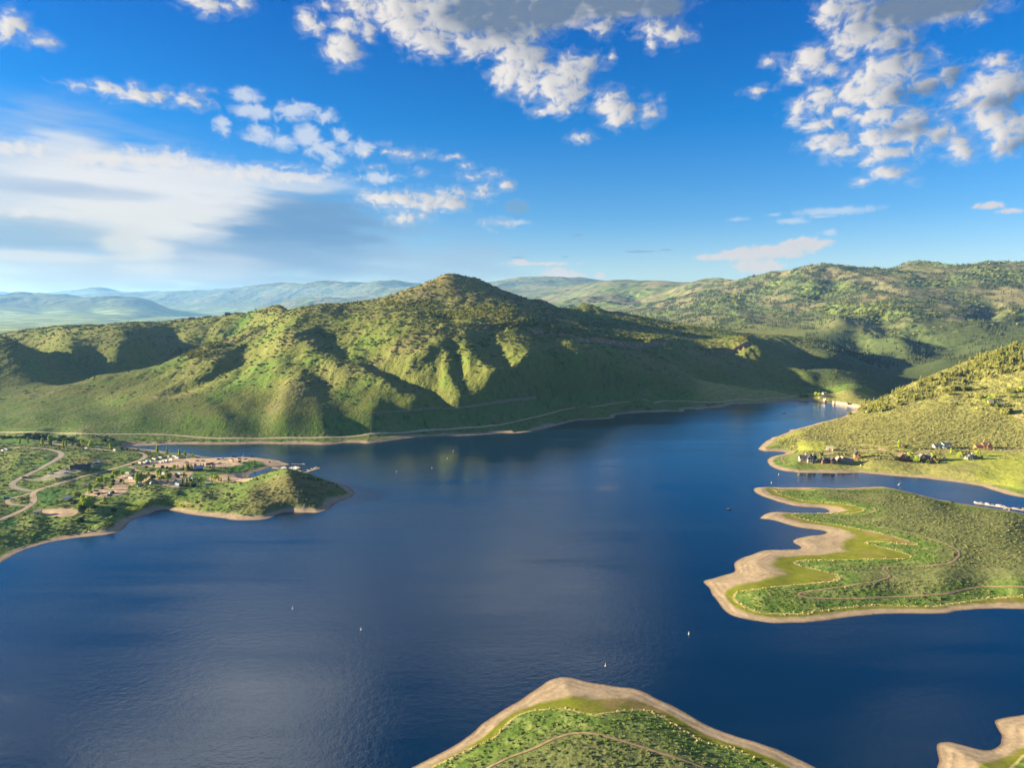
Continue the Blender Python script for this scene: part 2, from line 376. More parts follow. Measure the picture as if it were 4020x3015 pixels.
# ------------------------------------------------------------------ signed-distance rasters
RX0, RX1, RY0, RY1, RC = -1000.0, 1100.0, 200.0, 1560.0, 1.5
rxs = np.arange(RX0, RX1, RC); rys = np.arange(RY0, RY1, RC)
def raster_dist(chains, cap=110.0):
    D = np.full((len(rys), len(rxs)), cap, np.float32)
    for P in chains:
        for (x0, y0), (x1, y1) in zip(P[:-1], P[1:]):
            if max(y0, y1) < RY0 - cap or min(y0, y1) > RY1 + cap or max(x0, x1) < RX0 - cap or min(x0, x1) > RX1 + cap: continue
            i0 = max(0, int((min(y0, y1) - cap - RY0) / RC)); i1 = min(len(rys), int((max(y0, y1) + cap - RY0) / RC) + 2)
            j0 = max(0, int((min(x0, x1) - cap - RX0) / RC)); j1 = min(len(rxs), int((max(x0, x1) + cap - RX0) / RC) + 2)
            if i1 <= i0 or j1 <= j0: continue
            X = rxs[None, j0:j1]; Y = rys[i0:i1, None]
            dx, dy = x1 - x0, y1 - y0; l2 = dx * dx + dy * dy + 1e-9
            t = np.clip(((X - x0) * dx + (Y - y0) * dy) / l2, 0, 1)
            d = np.sqrt((X - x0 - t * dx) ** 2 + (Y - y0 - t * dy) ** 2)
            np.minimum(D[i0:i1, j0:j1], d, out=D[i0:i1, j0:j1])
    return D
def raster_inside(polys):
    M = np.zeros((len(rys), len(rxs)), bool)
    for P in polys:
        A = P; B = np.roll(P, -1, 0)
        for i, y in enumerate(rys):
            c = (A[:, 1] > y) != (B[:, 1] > y)
            if not c.any(): continue
            xc = np.sort(A[c, 0] + (y - A[c, 1]) / (B[c, 1] - A[c, 1]) * (B[c, 0] - A[c, 0]))
            M[i] |= (np.searchsorted(xc, rxs) % 2) == 1
    return M
def sample(G, x, y):
    fx = np.clip((x - RX0) / RC, 0, len(rxs) - 1.001); fy = np.clip((y - RY0) / RC, 0, len(rys) - 1.001)
    i = fy.astype(int); j = fx.astype(int); a = fx - j; b = fy - i
    return (G[i, j] * (1 - a) + G[i, j + 1] * a) * (1 - b) + (G[i + 1, j] * (1 - a) + G[i + 1, j + 1] * a) * b
shore_d = raster_dist([main_chain, spit_chain, near_chain, point_chain], 110.0)
land_m = raster_inside(lands)
SD = np.where(land_m, shore_d, -shore_d)

# ------------------------------------------------------------------ terrain control points (photograph pixel + distance, or + height)
CT = []                                            # x, y, z
def cY(zf, *it):
    for x, y, Y in it: CT.append(at_Y(zf([(x, y)]), [Y])[0])
def cR(zf, back, *it):
    """a skyline: the crest itself and the ground falling away behind it"""
    for x, y, Y in it:
        q = at_Y(zf([(x, y)]), [Y])[0]; CT.append(q)
        for f_, dz_ in back: CT.append(np.array([q[0] * f_, q[1] * f_, q[2] - dz_]))
BK = ((1.045, 18), (1.11, 52)); BS = ((1.04, 8), (1.10, 30)); BM = ((1.05, 25), (1.14, 110)); BF = ((1.08, 60), (1.25, 220))
def cZ(zf, *it):
    for x, y, z in it:
        p = at_z(zf([(x, y)]), z)[0]; CT.append(np.array([p[0], p[1], z]))
def cW(*it):
    for p in it: CT.append(np.array(p, float))
def ux(zf, x): return (zf([(x, 0)])[0][0] - 2010) / F / CP   # approx lateral slope of a column (near the horizon)
for ch, k in ((main_chain, 14), (spit_chain, 22), (near_chain, 22), (point_chain, 16)):
    for p in ch[::k]: CT.append(np.array([p[0], p[1], 1.0]))
# road above the far shore
cZ(zH1, (0,1285,12),(400,1290,11),(800,1300,10),(1150,1298,9),(1500,1328,8),(1900,1330,7.5))
cZ(zH2, (0,1328,7.5),(300,1325,7.5),(600,1308,8),(900,1284,9),(1150,1266,10),(1400,1250,11),(1650,1225,12),(1800,1185,14),(1950,1150,14),(2120,1112,14))
cZ(zH3, (250,1100,14),(450,1070,13),(700,1058,12),(1000,1066,10),(1250,1050,10),(1500,1043,10),(1700,1018,12))
# main face of the hill
for x, pr in ((300, [(1200,1040),(1000,1130),(800,1245),(640,1370),(480,1520),(400,1650)]),
              (700, [(1180,1045),(1000,1135),(800,1235),(650,1330),(500,1450),(400,1580)]),
              (1000,[(1180,1050),(1000,1140),(800,1230),(650,1310),(520,1400),(420,1520)]),
              (1300,[(1150,1060),(1000,1130),(850,1205),(700,1290),(560,1390),(505,1435)]),
              (1600,[(1100,1080),(950,1155),(800,1240),(660,1340),(545,1440)]),
              (1900,[(1050,1110),(900,1200),(750,1300),(630,1410),(585,1470)])):
    cY(zH2, *[(x, y, Y) for y, Y in pr])
cY(zH2, (1380,490,1450),(1650,512,1462),(1900,548,1500),(2100,575,1540))
cY(zH2, (0,1200,1030),(0,1000,1120),(0,800,1240),(0,600,1400),(0,480,1600))
# bench, peak
cY(zH2, (1200,450,1560),(1300,400,1660),(1500,430,1600),(1700,420,1650),(1900,480,1650),(2100,480,1740),(900,400,1650),(900,340,1760),(1150,340,1760),(1350,325,1780),(1600,330,1840),(1750,360,1850),(700,400,1680),(500,430,1650))
cR(zH2, BK, (1140,165,1950),(1200,140,1970),(1300,146,1980),(1430,170,1990),(1520,212,2000),(1610,255,2020),(1700,293,2040),(1760,325,2060))
cY(zH2, (1150,230,1880),(1300,240,1880),(1450,260,1890),(1600,295,1910))
cR(zH2, BK, (1060,196,1945),(1000,225,1940),(880,265,1930),(760,305,1915),(600,335,1900),(440,362,1890),(300,380,1880),(150,392,1870))
cR(zH2, BS, (1880,325,2110),(1980,375,2150),(2090,385,2200)); cR(zH3, BS, (30,392,2250),(160,366,2270),(260,375,2280),(300,402,2290),(400,415,2320),(500,435,2360),(620,460,2400),(720,478,2410),(850,505,2420),(1000,525,2420),(1200,552,2420),(1350,573,2420),(1600,585,2430),(1800,602,2470),(1950,640,2470),(2050,690,2450))
cY(zH3, (160,450,2120),(100,500,1900),(300,520,1900),(600,560,1900),(900,590,1950),(1100,600,1980),(1300,600,1950))
cY(zH3, (120,585,1560),(280,598,1590),(440,625,1620),(620,632,1655),(770,630,1690),(900,660,1730),(1070,680,1760),(1250,678,1775),(1300,645,1790),(1390,632,1800),(1330,600,1860))
cY(zH3, (200,900,1290),(440,800,1440),(440,950,1350),(600,1000,1345),(770,800,1520),(770,950,1430),(1000,850,1530),(1000,980,1430),(1200,860,1590),(1300,980,1480),(1450,850,1640),(1450,970,1520),(1600,850,1680),(1600,980,1520),(1800,880,1660),(1900,950,1620),(1500,760,1950),(1700,800,2000))
cY(zH3, (1600,740,2080),(1700,690,2230),(1900,668,2300),(2000,740,2120),(2050,850,1950))
cY(zH4, (760,712,2380),(830,765,2320),(700,800,2050),(900,900,1900),(1100,950,1850),(700,950,1650),(1000,1020,1610))
cY(zH4, (1000,785,2520),(1200,830,2460),(1300,950,2000),(1250,985,1850)); cW((1150,1700,-10),(1250,2000,0),(1100,1560,-14),(900,1500,-22),(840,1470,-16),(780,1450,-12),(1400,2300,20),(1000,1640,-10))
# hillock beside the dam
cY(zG, (700,370,1462),(850,372,1470),(1060,345,1490),(1300,322,1490),(1440,325,1480),(1000,400,1452),(1200,420,1450),(1330,395,1452)); cW((700,1540,2),(640,1550,2),(600,1530,4))
# left hills
cY(zH1, (2050,430,1848),(1800,530,1650),(1500,660,1544),(1250,760,1492),(1000,830,1452),(700,880,1426),(450,950,1360),(200,1010,1294),(0,1050,1254))
cY(zH1, (1900,560,1584),(1600,760,1373),(1900,760,1373),(1600,1000,1175),(1900,1000,1162),(1300,950,1254),(1300,1150,1096),(1000,1000,1241),(1000,1180,1082),(700,1050,1228),(400,1080,1188),(200,1120,1148),(0,1150,1135),(600,1220,1056),(1600,1220,1035),(300,1220,1056))
for x, Y, z in ((1800,1740,104),(1650,1720,84),(1500,1690,60),(1250,1650,40),(1000,1620,32),(700,1570,28),(450,1510,26),(1900,1800,120)):
    u_ = ux(zH1, x); cW((u_ * Y, Y, z))
cR(zH1, BS, (2050,380,2010),(1850,408,2050),(1700,432,2060),(1500,455,2080),(1300,472,2090),(1100,484,2100),(1000,488,2100),(800,505,2120),(500,515,2150),(300,530,2160),(150,552,2170),(0,580,2180),(-150,600,2180))
cY(zH1, (1020,530,1980),(960,640,1790),(860,725,1690),(1250,600,1950),(1500,560,1960),(1700,520,1980),(700,640,1800),(550,720,1660),(400,640,1880),(1130,560,1960),(1100,700,1850),(1400,640,1880),(1600,590,1900),(1250,690,1860))
cY(zH1, (0,615,1640),(80,625,1640),(200,680,1640),(330,730,1640),(460,830,1620),(0,800,1520),(200,860,1500),(0,930,1420),(250,935,1440),(-200,640,1640),(600,850,1640))
for x, Y, z in ((0,1850,92),(200,1850,72),(330,1800,62)):
    u_ = ux(zH1, x); cW((u_ * Y, Y, z))
# beyond the ridges
for x, z in ((-1900, 60),(-1300, 70),(-700, 90),(-100, 120)): cW((x, 3000, z * .6))
# far plain and blue ranges on the left
for x in (-100, 200, 500, 900, 1300): cY(zH1, (x, 500, 9000)); cY(zH1, (x, 548, 5200))
for x, y in ((-200,322),(0,320),(200,318),(400,316),(700,320),(980,332),(1150,372),(1300,422),(1450,450)): cY(zH1, (x, y, 15000)); cY(zH1, (x, min(490, y + 110), 12500))
for x, y in ((300,430),(700,440)): cY(zH1, (x, y, 13000))
for x, y in ((-200,312),(600,305),(700,290),(870,282),(1100,285),(1300,272),(1500,276),(1700,252),(2000,232),(2212,228)): cR(zH1, BF, (x, y, 25000))
for x in (600, 1000, 1400, 1800, 2150): cY(zH1, (x, 400, 18500))
for x, y in ((-200,285),(0,281),(200,296),(350,294),(520,270),(700,254),(870,275)): cR(zH1, BF, (x, y, 36000))
for x, y in ((0,228),(300,220),(500,220),(650,226),(800,215),(950,224),(1200,240),(1500,205),(1700,200),(1900,214),(2212,208)): cR(zH2, BF, (x, y, 22000)); CT.append(CT[-1] * np.array([1.1, 1.1, 1]) - np.array([0, 0, 90]))
for x, y in ((100,330),(500,330),(800,300)): cY(zH2, (x, y, 15000))
cY(zH2, (1800,300,11000),(2100,330,9000),(1900,240,14500),(2212,222,13500))
# mountains on the right
cY(zH3, (960,225,7600),(700,203,8600),(500,205,9000),(300,208,9300),(1100,210,7000),(1250,200,6600),(400,300,7600),(200,330,7000),(700,330,6500),(540,440,5000),(850,300,5600),(800,400,4800),(1400,200,5500),(1600,150,5200),(1800,90,5000),(1950,64,4900),(2060,66,4900),(1500,300,4600),(1300,400,4000),(1100,470,3700),(1600,400,3900),(1600,520,3300),(1900,300,4200),(1900,450,3500),(1950,560,2950))
cR(zH4, BM, (200,175,5200),(400,140,5000),(600,86,4900),(740,66,4800),(950,82,4700),(1270,90,4700),(1450,74,4800),(1600,78,4800),(1900,52,4700),(2000,42,4700),(2212,55,4600),(2400,60,4500),(2700,90,4400))
cY(zH4, (600,250,4300),(900,200,4300),(1200,200,4200),(1600,200,4200),(2000,200,4100),(2212,220,4000),(2600,250,3900),(700,400,3700),(1050,400,3500),(1400,380,3500),(1800,380,3500),(2150,380,3400),(900,560,3000),(1150,560,2900),(1400,560,2900),(1700,560,2900),(2000,560,2900),(2212,580,2800),(1000,720,2700),(1250,700,2680),(1500,720,2640),(1700,740,2600),(1900,700,2560),(2212,680,2460),(1400,830,2450),(1600,830,2400),(2600,560,2700))
# the far sides of the ranges fall away again
for u_ in (.30,.42,.55,.7,.85,1.0): cW((u_*7600,7600,230),(u_*11000,11000,150),(u_*22000,22000,100))
for u_ in (-.2,-.05,.1,.2): cW((u_*34000,34000,150))
for u_ in (-.95,-.75,-.5,-.3): cW((u_*18000,18000,60),(u_*42000,42000,100))
for u_ in (.25,): cW((u_*14000,14000,260),(u_*26000,26000,150))
# foreground hill on the right
cY(zH4, (980,1152,1340),(1130,1112,1340),(1250,1042,1345),(1420,972,1360),(1560,920,1375),(1700,862,1390),(1900,772,1400),(2100,712,1400),(2212,702,1400),(2400,680,1400),(2800,640,1400))
cW((1000,1560,10),(1100,1600,20),(1200,1700,35),(1400,1800,60),(900,1480,0))
cY(zH4, (1000,1210,1240),(1300,1150,1220),(1500,1080,1245),(1500,1150,1190),(1700,1050,1230),(1800,950,1300),(2000,1000,1230),(2000,1140,1150),(2212,1000,1200),(2212,1140,1130),(2150,850,1300),(1700,1180,1160),(2600,900,1250),(2600,1150,1120))
cZ(zH4, (1300,1250,18),(1500,1350,15),(1800,1300,20),(2100,1250,26),(1800,1400,13),(2100,1400,14),(900,1330,9),(700,1380,5),(1100,1300,13))
cZ(zE, (500,430,4),(900,420,6),(1200,600,6),(900,680,5),(1500,430,8),(1500,640,6),(1850,560,6),(1000,250,8),(2000,700,5))
cZ(zF, (300,420,11),(900,420,10),(1600,420,10),(2100,470,9),(300,600,7),(700,620,6),(1400,590,7),(2000,700,7),(900,800,4),(1500,900,4.5),(2100,1020,5),(2600,700,8))
# spit, near headland
cZ(zP1, (1300,110,5),(900,80,4),(1600,150,6),(1300,300,6),(1700,300,9),(2100,300,10),(2100,240,6.5),(1500,480,6.5),(1900,450,9),(2150,500,9),(1300,640,6),(900,650,4.6),(1700,650,8),(2100,650,8),(700,800,5),(1200,780,5.5),(1700,770,5.5),(2100,790,5),(500,800,4.5),(700,620,2.2),(1100,440,2.2))
cZ(zP2, (700,250,6.5),(700,340,8),(500,320,6),(1000,330,6),(850,230,5),(300,360,5),(600,430,9),(900,430,8),(2100,360,3.5),(2180,300,3)); cW((20,180,9),(-60,190,7),(100,190,8))
# campground headland
cZ(zB, (100,400,17),(300,420,18),(500,450,17),(250,600,15),(100,700,13),(800,400,17),(1070,420,15),(700,650,13),(500,800,11.5),(1300,650,13.5),(1600,560,13.5),(1500,440,15.5),(1000,780,12),(250,920,11),(600,1050,10),(900,920,10),(1300,780,10),(1700,660,10),(2100,600,10),(600,1300,8),(100,1450,8),(1000,1380,7),(1300,1360,6.5),(800,1550,5.5),(300,1580,6),(1600,1550,4.5),(200,1180,10.5),(900,1150,9))
cZ(zB, (200,200,11),(700,230,11),(1200,220,9),(1700,270,8),(2000,330,8),(100,130,9),(900,100,9),(1700,100,9),(2150,180,5))
cZ(zA, (1200,290,6),(1500,340,5.5),(1900,360,5),(1300,420,8),(1600,420,7),(900,600,9),(1200,560,9.5),(1500,560,9.5),(1750,560,8.5),(1000,660,8.5),(1300,620,11),(1500,640,10),(1750,650,9),(1100,740,5),(1900,660,8),(1900,430,5.5),(2100,370,4.5),(1500,700,5.5),(1700,740,4),(0,900,8),(300,900,7),(600,930,5),(900,900,4.5),(0,1080,5))
cY(zD, (1020,690,722),(880,715,724),(700,755,730),(500,800,734),(300,830,736),(100,862,737),(1200,730,728),(1400,778,735),(1600,832,742),(1020,900,700),(1300,900,706),(700,950,702),(1600,1000,706),(1000,1150,678),(600,1200,672),(1400,1180,682),(300,1050,690),(300,1250,668),(1800,1000,718)); cZ(zD, (1800,1120,3.5),(900,1330,3.5),(1950,1000,2.5))
CT = np.array(CT)
LOGY = np.log
def tpc(x, y): return np.stack([2.2 * x / y, np.log(y)], -1)
ctp = tpc(CT[:, 0], CT[:, 1]); ctz = CT[:, 2]
# thin out near-duplicate points
keep = []
for i in range(len(ctp)):
    if all((abs(ctp[i] - ctp[j]) > 0.008).any() for j in keep): keep.append(i)
ctp, ctz = ctp[keep], ctz[keep]
def kern(d2): return 0.5 * d2 * np.log(d2 + 1e-12)
def tps_fit(P, z, lam):
    n = len(P); d2 = ((P[:, None] - P[None]) ** 2).sum(-1)
    A = np.zeros((n + 3, n + 3)); A[:n, :n] = kern(d2) + lam * np.eye(n)
    A[:n, n] = 1; A[:n, n + 1:] = P; A[n, :n] = 1; A[n + 1:, :n] = P.T
    return np.linalg.solve(A, np.concatenate([z, np.zeros(3)]))
# heights are fitted after compressing the far ranges, so that near detail and far bulk both stay smooth
wts = np.exp(ctp[:, 1]) / 1000.0
tpw = tps_fit(ctp, (ctz) / wts, 4e-6)

# ------------------------------------------------------------------ fan-shaped ground sheet (rows of equal distance, log spaced)
UV = 0.80
uin = np.arange(-UV, UV + 1e-9, 0.00160)
side = UV + np.cumsum(np.linspace(0.003, 0.06, 44))
us = np.concatenate([-side[::-1], uin, side])
vs = np.concatenate([np.arange(math.log(180), math.log(2700), 0.0029), np.arange(math.log(2700), math.log(45000), 0.0046)])
NU, NV = len(us), len(vs)
cu, cv = us[::6], vs[::6]
if cu[-1] != us[-1]: cu = np.append(cu, us[-1])
if cv[-1] != vs[-1]: cv = np.append(cv, vs[-1])
def tps_eval(uu, vv):
    outz = np.empty(len(vv) * len(uu)); Pq = np.stack(np.meshgrid(2.2 * uu, vv), -1).reshape(-1, 2)
    for k in range(0, len(Pq), 20000):
        q = Pq[k:k + 20000]; d2 = ((q[:, None] - ctp[None]) ** 2).sum(-1)
        outz[k:k + 20000] = kern(d2) @ tpw[:-3] + tpw[-3] + q @ tpw[-2:]
    return outz.reshape(len(vv), len(uu))
zc = tps_eval(np.clip(cu, -1.15, 1.15), cv)
def upsample(zc, cx, x):
    j = np.clip(np.searchsorted(cx, x, side='right') - 1, 0, len(cx) - 2); t = (x - cx[j]) / (cx[j + 1] - cx[j])
    # Catmull-Rom on the coarse samples
    jm, j1, j2 = np.clip(j - 1, 0, None), j + 1, np.clip(j + 2, None, len(cx) - 1)
    a, b, c, d = zc[..., jm], zc[..., j], zc[..., j1], zc[..., j2]
    return b + .5 * t * (c - a + t * (2 * a - 5 * b + 4 * c - d + t * (3 * (b - c) + d - a)))
Z0 = upsample(upsample(zc, cu, us).T.copy(), cv, vs).T
Yg = np.exp(vs)[:, None] + 0 * us[None]; Xg = us[None] * Yg
Z0 = Z0 * Yg / 1000.0
SDg = np.where((Yg < RY1 - 4) & (Xg > RX0 + 3) & (Xg < RX1 - 3) & (Yg > RY0 + 2), sample(SD, Xg, Yg), 110.0)
behind = (Yg >= RY1 - 4)
def ray_hit(S, Z=None, y0=200.0):
    """first point of the ground sheet met by the ray through each photograph pixel"""
    Z = Zg if Z is None else Z
    d = raydir(S); u = d[:, 0] / d[:, 1]; s = d[:, 2] / d[:, 1]
    outp = np.zeros((len(d), 3))
    yy = np.exp(vs)
    for k in range(len(d)):
        fj = np.interp(u[k], us, np.arange(NU)); j = int(min(fj, NU - 2)); a = fj - j
        prof = np.maximum(Z[:, j] * (1 - a) + Z[:, j + 1] * a, 0.0)
        g = prof - (H + yy * s[k]); g[yy < y0] = -1
        w = np.where(g >= 0)[0]
        i = w[0] if len(w) else NV - 1
        if i > 0 and g[i] > 0 and g[i - 1] < 0: t = -g[i - 1] / (g[i] - g[i - 1]); y = yy[i - 1] + t * (yy[i] - yy[i - 1])
        else: y = yy[i]
        outp[k] = (u[k] * y, y, np.interp(y, yy, prof))
    return outp
def ground_z(x, y, Z=None):
    Z = Zg if Z is None else Z
    x = np.atleast_1d(np.asarray(x, float)); y = np.atleast_1d(np.asarray(y, float))
    fi = np.clip(np.interp(np.log(y), vs, np.arange(NV)), 0, NV - 1.001); fj = np.clip(np.interp(x / y, us, np.arange(NU)), 0, NU - 1.001)
    i = fi.astype(int); j = fj.astype(int); a = fj - j; b = fi - i
    return (Z[i, j] * (1 - a) + Z[i, j + 1] * a) * (1 - b) + (Z[i + 1, j] * (1 - a) + Z[i + 1, j + 1] * a) * b

# spurs (+) and gullies (-) of the hill, drawn down its face
Zb = np.where(SDg > 0, np.maximum(Z0, .5), -2.0)
def carve(zf, pts, amp, w, z=None):
    P = ray_hit(zf(pts), Zb, 950)[:, :2]
    x0, x1 = P[:, 0].min() - 3 * w, P[:, 0].max() + 3 * w; y0, y1 = P[:, 1].min() - 3 * w, P[:, 1].max() + 3 * w
    i0, i1 = np.searchsorted(vs, np.log([max(y0, 181), y1]))
    Xs, Ys = Xg[i0:i1], Yg[i0:i1]
    D = np.full(Xs.shape, 1e9); T = np.zeros(Xs.shape)
    n = len(P) - 1
    for k, (a, b) in enumerate(zip(P[:-1], P[1:])):
        dx, dy = b - a; l2 = dx * dx + dy * dy + 1e-9
        t = np.clip(((Xs - a[0]) * dx + (Ys - a[1]) * dy) / l2, 0, 1)
        d = (Xs - a[0] - t * dx) ** 2 + (Ys - a[1] - t * dy) ** 2
        m = d < D; D = np.where(m, d, D); T = np.where(m, (k + t) / n, T)
    D = np.sqrt(D) * (1 + .35 * fbm(Xs / 40, Ys / 40, 2, 3))
    prof = np.exp(-(D / w) ** 2) * (.25 + .75 * np.sin(np.pi * np.clip(T * .94 + .03, 0, 1)) ** .6)
    Zadd[i0:i1] += amp * prof
Zadd = np.zeros_like(Z0)
for zf, pts, amp, w in [
    (zH2, [(480,560),(640,660),(740,760),(840,840),(920,910),(1060,960),(1180,1060),(1250,1140)], -12, 28),
    (zH2, [(300,560),(420,660),(520,720),(700,820),(800,880)], -9, 22),
    (zH2, [(1200,530),(1170,640),(1080,690),(1000,745),(920,800)], 7, 20),
    (zH2, [(1190,660),(1210,760),(1215,880),(1230,960)], 4, 12),
    (zH2, [(1260,650),(1290,760),(1300,870),(1330,970),(1290,1080)], -5, 13),
    (zH2, [(1340,560),(1350,700),(1400,790),(1520,870),(1680,920),(1800,1000),(1890,1090)], 8, 24),
    (zH2, [(1500,640),(1620,760),(1760,860),(1900,950),(2000,1040)], -7, 32),
    (zH2, [(1130,760),(1150,900),(1100,960)], -4, 10),
    (zH2, [(520,700),(620,820),(700,900),(760,960),(900,1060)], 8, 26),
    (zH2, [(60,640),(150,760),(300,900),(330,1000)], -7, 24),
    (zH2, [(200,650),(330,760),(470,880),(480,1000)], 6, 22),
    (zH1, [(2000,620),(1900,760),(1860,860),(1780,960)], 9, 26),
    (zH1, [(2110,700),(2060,820),(2020,920),(1960,1040),(1930,1270)], -9, 22),
    (zH1, [(1800,640),(1700,780),(1500,900),(1350,960),(1250,1010)], -9, 26),
    (zH1, [(1620,760),(1500,860),(1340,930)], 6, 18),
    (zH1, [(1250,820),(1100,880),(900,960)], -5, 22),
    (zH1, [(1450,1000),(1620,1060),(1700,1150)], -4, 18),
    (zH3, [(0,800),(120,860),(200,900),(240,1000)], 7, 16),
    (zH3, [(240,870),(220,960),(260,1040)], -7, 14),
    (zH3, [(250,860),(350,900),(480,960),(600,1030)], 9, 16),
    (zH3, [(100,680),(280,800),(420,900),(560,970),(700,1040)], -8, 30),
    (zH3, [(520,680),(640,800),(760,900),(900,1000)], 5, 26),
    (zH3, [(800,690),(900,800),(1000,880),(1100,980)], -6, 28),
    (zH3, [(1150,700),(1180,800),(1300,900),(1440,980)], 7, 26),
    (zH3, [(1300,720),(1400,820),(1500,900),(1620,980)], -7, 26),
    (zH3, [(1400,660),(1500,740),(1700,850),(1900,960)], 8, 30),
    (zH1, [(1010,520),(970,600),(930,660),(860,730)], 9, 45),
    (zH1, [(1500,600),(1380,680),(1250,730),(1050,800),(800,850)], -12, 40),
    (zH1, [(1880,430),(1800,470),(1700,560),(1500,640)], -6, 45),
    (zH1, [(560,580),(520,680),(480,760)], -6, 45),
    (zH4, [(1980,370),(1950,430),(1900,530)], -60, 60),
    (zH4, [(2000,400),(2050,520),(1900,560),(1750,640)], 26, 70),
    (zH4, [(900,590),(950,680),(990,760)], -26, 45),
    (zH4, [(850,590),(800,560),(700,500)], 26, 55),
    (zH4, [(1120,450),(1160,560),(1140,660)], -40, 60),
    (zH4, [(1060,620),(1200,640),(1300,760),(1330,830)], 26, 45),
    (zH4, [(1300,540),(1400,620),(1560,700)], -30, 50),
    (zH4, [(1000,220),(1100,290),(1180,300)], -30, 60),
    (zH4, [(600,180),(700,150),(720,190)], -30, 90),
]: carve(zf, pts, amp, w)

pk = at_Y(zH2([(1215, 141)]), [1972])[0]
dpk = np.hypot((Xg - pk[0]) * .8, Yg - pk[1])
Zadd += 5 * np.exp(-dpk / 45) - 3 * np.exp(-(dpk / 150) ** 2)
# relief noise
hillw = smooth(1010, 1150, Yg) * smooth(12, 80, Z0)
mountw = smooth(2480, 3200, Yg) * smooth(40, 160, Z0)
wxn = Xg + 25 * fbm(Xg / 90, Yg / 90, 3, 8); wyn = Yg + 25 * fbm(Xg / 90, Yg / 90, 3, 12)
Zn = hillw * (1 - smooth(2300, 2700, Yg)) * (1 - .75 * smooth(215, 265, Z0)) * (4.2 * (ridged(wxn / 150, wyn / 260, 5, 14) - .45) + 3.6 * (ridged(wxn / 46, wyn / 130, 5, 18) - .45) + 1.3 * fbm(Xg / 20, Yg / 24, 3, 16))
# drainage of the far mountains runs down towards the valley
wxm = Xg + 160 * fbm(Xg / 700, Yg / 700, 3, 30); wym = Yg + 160 * fbm(Xg / 700, Yg / 700, 3, 34)
Zn += mountw * np.clip(Yg / 4200, .55, 1.5) * (1 - .8 * smooth(6000, 9000, Yg)) * (52 * (ridged(wxm / 620 + wym / 2600, wym / 1100, 5, 36) - .42) + 7 * fbm(Xg / 110, Yg / 110, 4, 38))
Zn += smooth(5500, 9000, Yg) * smooth(60, 220, Z0) * (.25 + .75 * smooth(9000, 17000, Yg)) * (300 * (ridged(wxm / 4600, wym / 6500, 5, 52) - .45))
flat_in = (1 - smooth(20, 60, Z0)) * smooth(6, 40, SDg) * (Yg < 1600)
Zn += flat_in * (0.7 * fbm(Xg / 34, Yg / 34, 3, 60))
bench = smooth(.18, .30, Xg / Yg) * smooth(1800, 1950, Yg) * (1 - smooth(2250, 2400, Yg)) * (Xg / Yg < .36)
# silhouettes of nearer ridges keep their traced line: fade the bigger noise on them a little
Zt = np.where(SDg > 0, Z0 + Zadd + Zn, -2.0)

# rim cliffs along the edge of the bench
def cliff(zf, pts, hgt, wid, run=45):
    P = ray_hit(zf(pts), Zb, 950)[:, :2]
    x0, x1 = P[:, 0].min() - 90, P[:, 0].max() + 90; y0, y1 = P[:, 1].min() - 160, P[:, 1].max() + 120
    i0, i1 = np.searchsorted(vs, np.log([y0, y1]))
    Xs, Ys = Xg[i0:i1], Yg[i0:i1]
    yl = np.interp(Xs, P[:, 0], P[:, 1]) + 7 * fbm(Xs / 22, Xs * 0 + 3, 4, 71)
    inx = smooth(P[0, 0] - 15, P[0, 0] + 15, Xs) * (1 - smooth(P[-1, 0] - 15, P[-1, 0] + 15, Xs))
    s = Ys - yl
    e = np.exp(-(np.maximum(0, -s - wid) / run)) * smooth(0, -wid, s) * (-hgt)
    rockm[i0:i1] = np.maximum(rockm[i0:i1], inx * smooth(-wid * 2.2, -wid * .9, s) * smooth(2.5, -1.0, s))
    Zt[i0:i1] += inx * e * (.75 + .4 * fbm(Xs / 12, Ys / 40, 2, 73))
rockm = np.zeros_like(Z0)
cliff(zH2, [(1400,500),(1600,508),(1850,540),(2050,572),(2140,590)], 5, 6)
cliff(zH3, [(100,600),(280,606),(440,632),(520,640),(620,640),(770,632)], 13, 8)
cliff(zH3, [(1060,688),(1180,684),(1250,680),(1300,655),(1400,640)], 15, 8)

# shore profile
beach_s = np.clip(SDg, 0, None)
bslope = np.where(Yg > 930, .16, np.where(Yg < 640, .11, .13))
hz_near = np.where((Yg > 600) & (Yg < 830) & (Xg > -370) & (Xg < -120), 3, 0)   # steeper banks of the little hill
prof = bslope * beach_s * (1 + .25 * fbm(Xg / 25, Yg / 25, 2, 80))
w = smooth(4 - 2 * (hz_near > 0), 38 - 22 * (hz_near > 0), SDg)
Zl = np.where(behind, Zt, (1 - w) * np.minimum(prof, np.maximum(Zt, .35) + 0 * prof) + w * np.maximum(Zt, .5))
# little terraces left by the falling lake
ter = np.clip(SDg, 0, 60)
Zl = Zl + np.where((SDg > 0) & (~behind), 0.05 * np.sin(SDg * 1.25 + 6.5 * fbm(Xg / 38, Yg / 38, 3, 82)) * smooth(0, 2, SDg) * (1 - smooth(9, 16, SDg)), 0)
Zg = np.where(SDg > 0, np.maximum(Zl, np.where(behind | (SDg > 30), -60, .02)), np.maximum(-2.5, .12 * SDg))
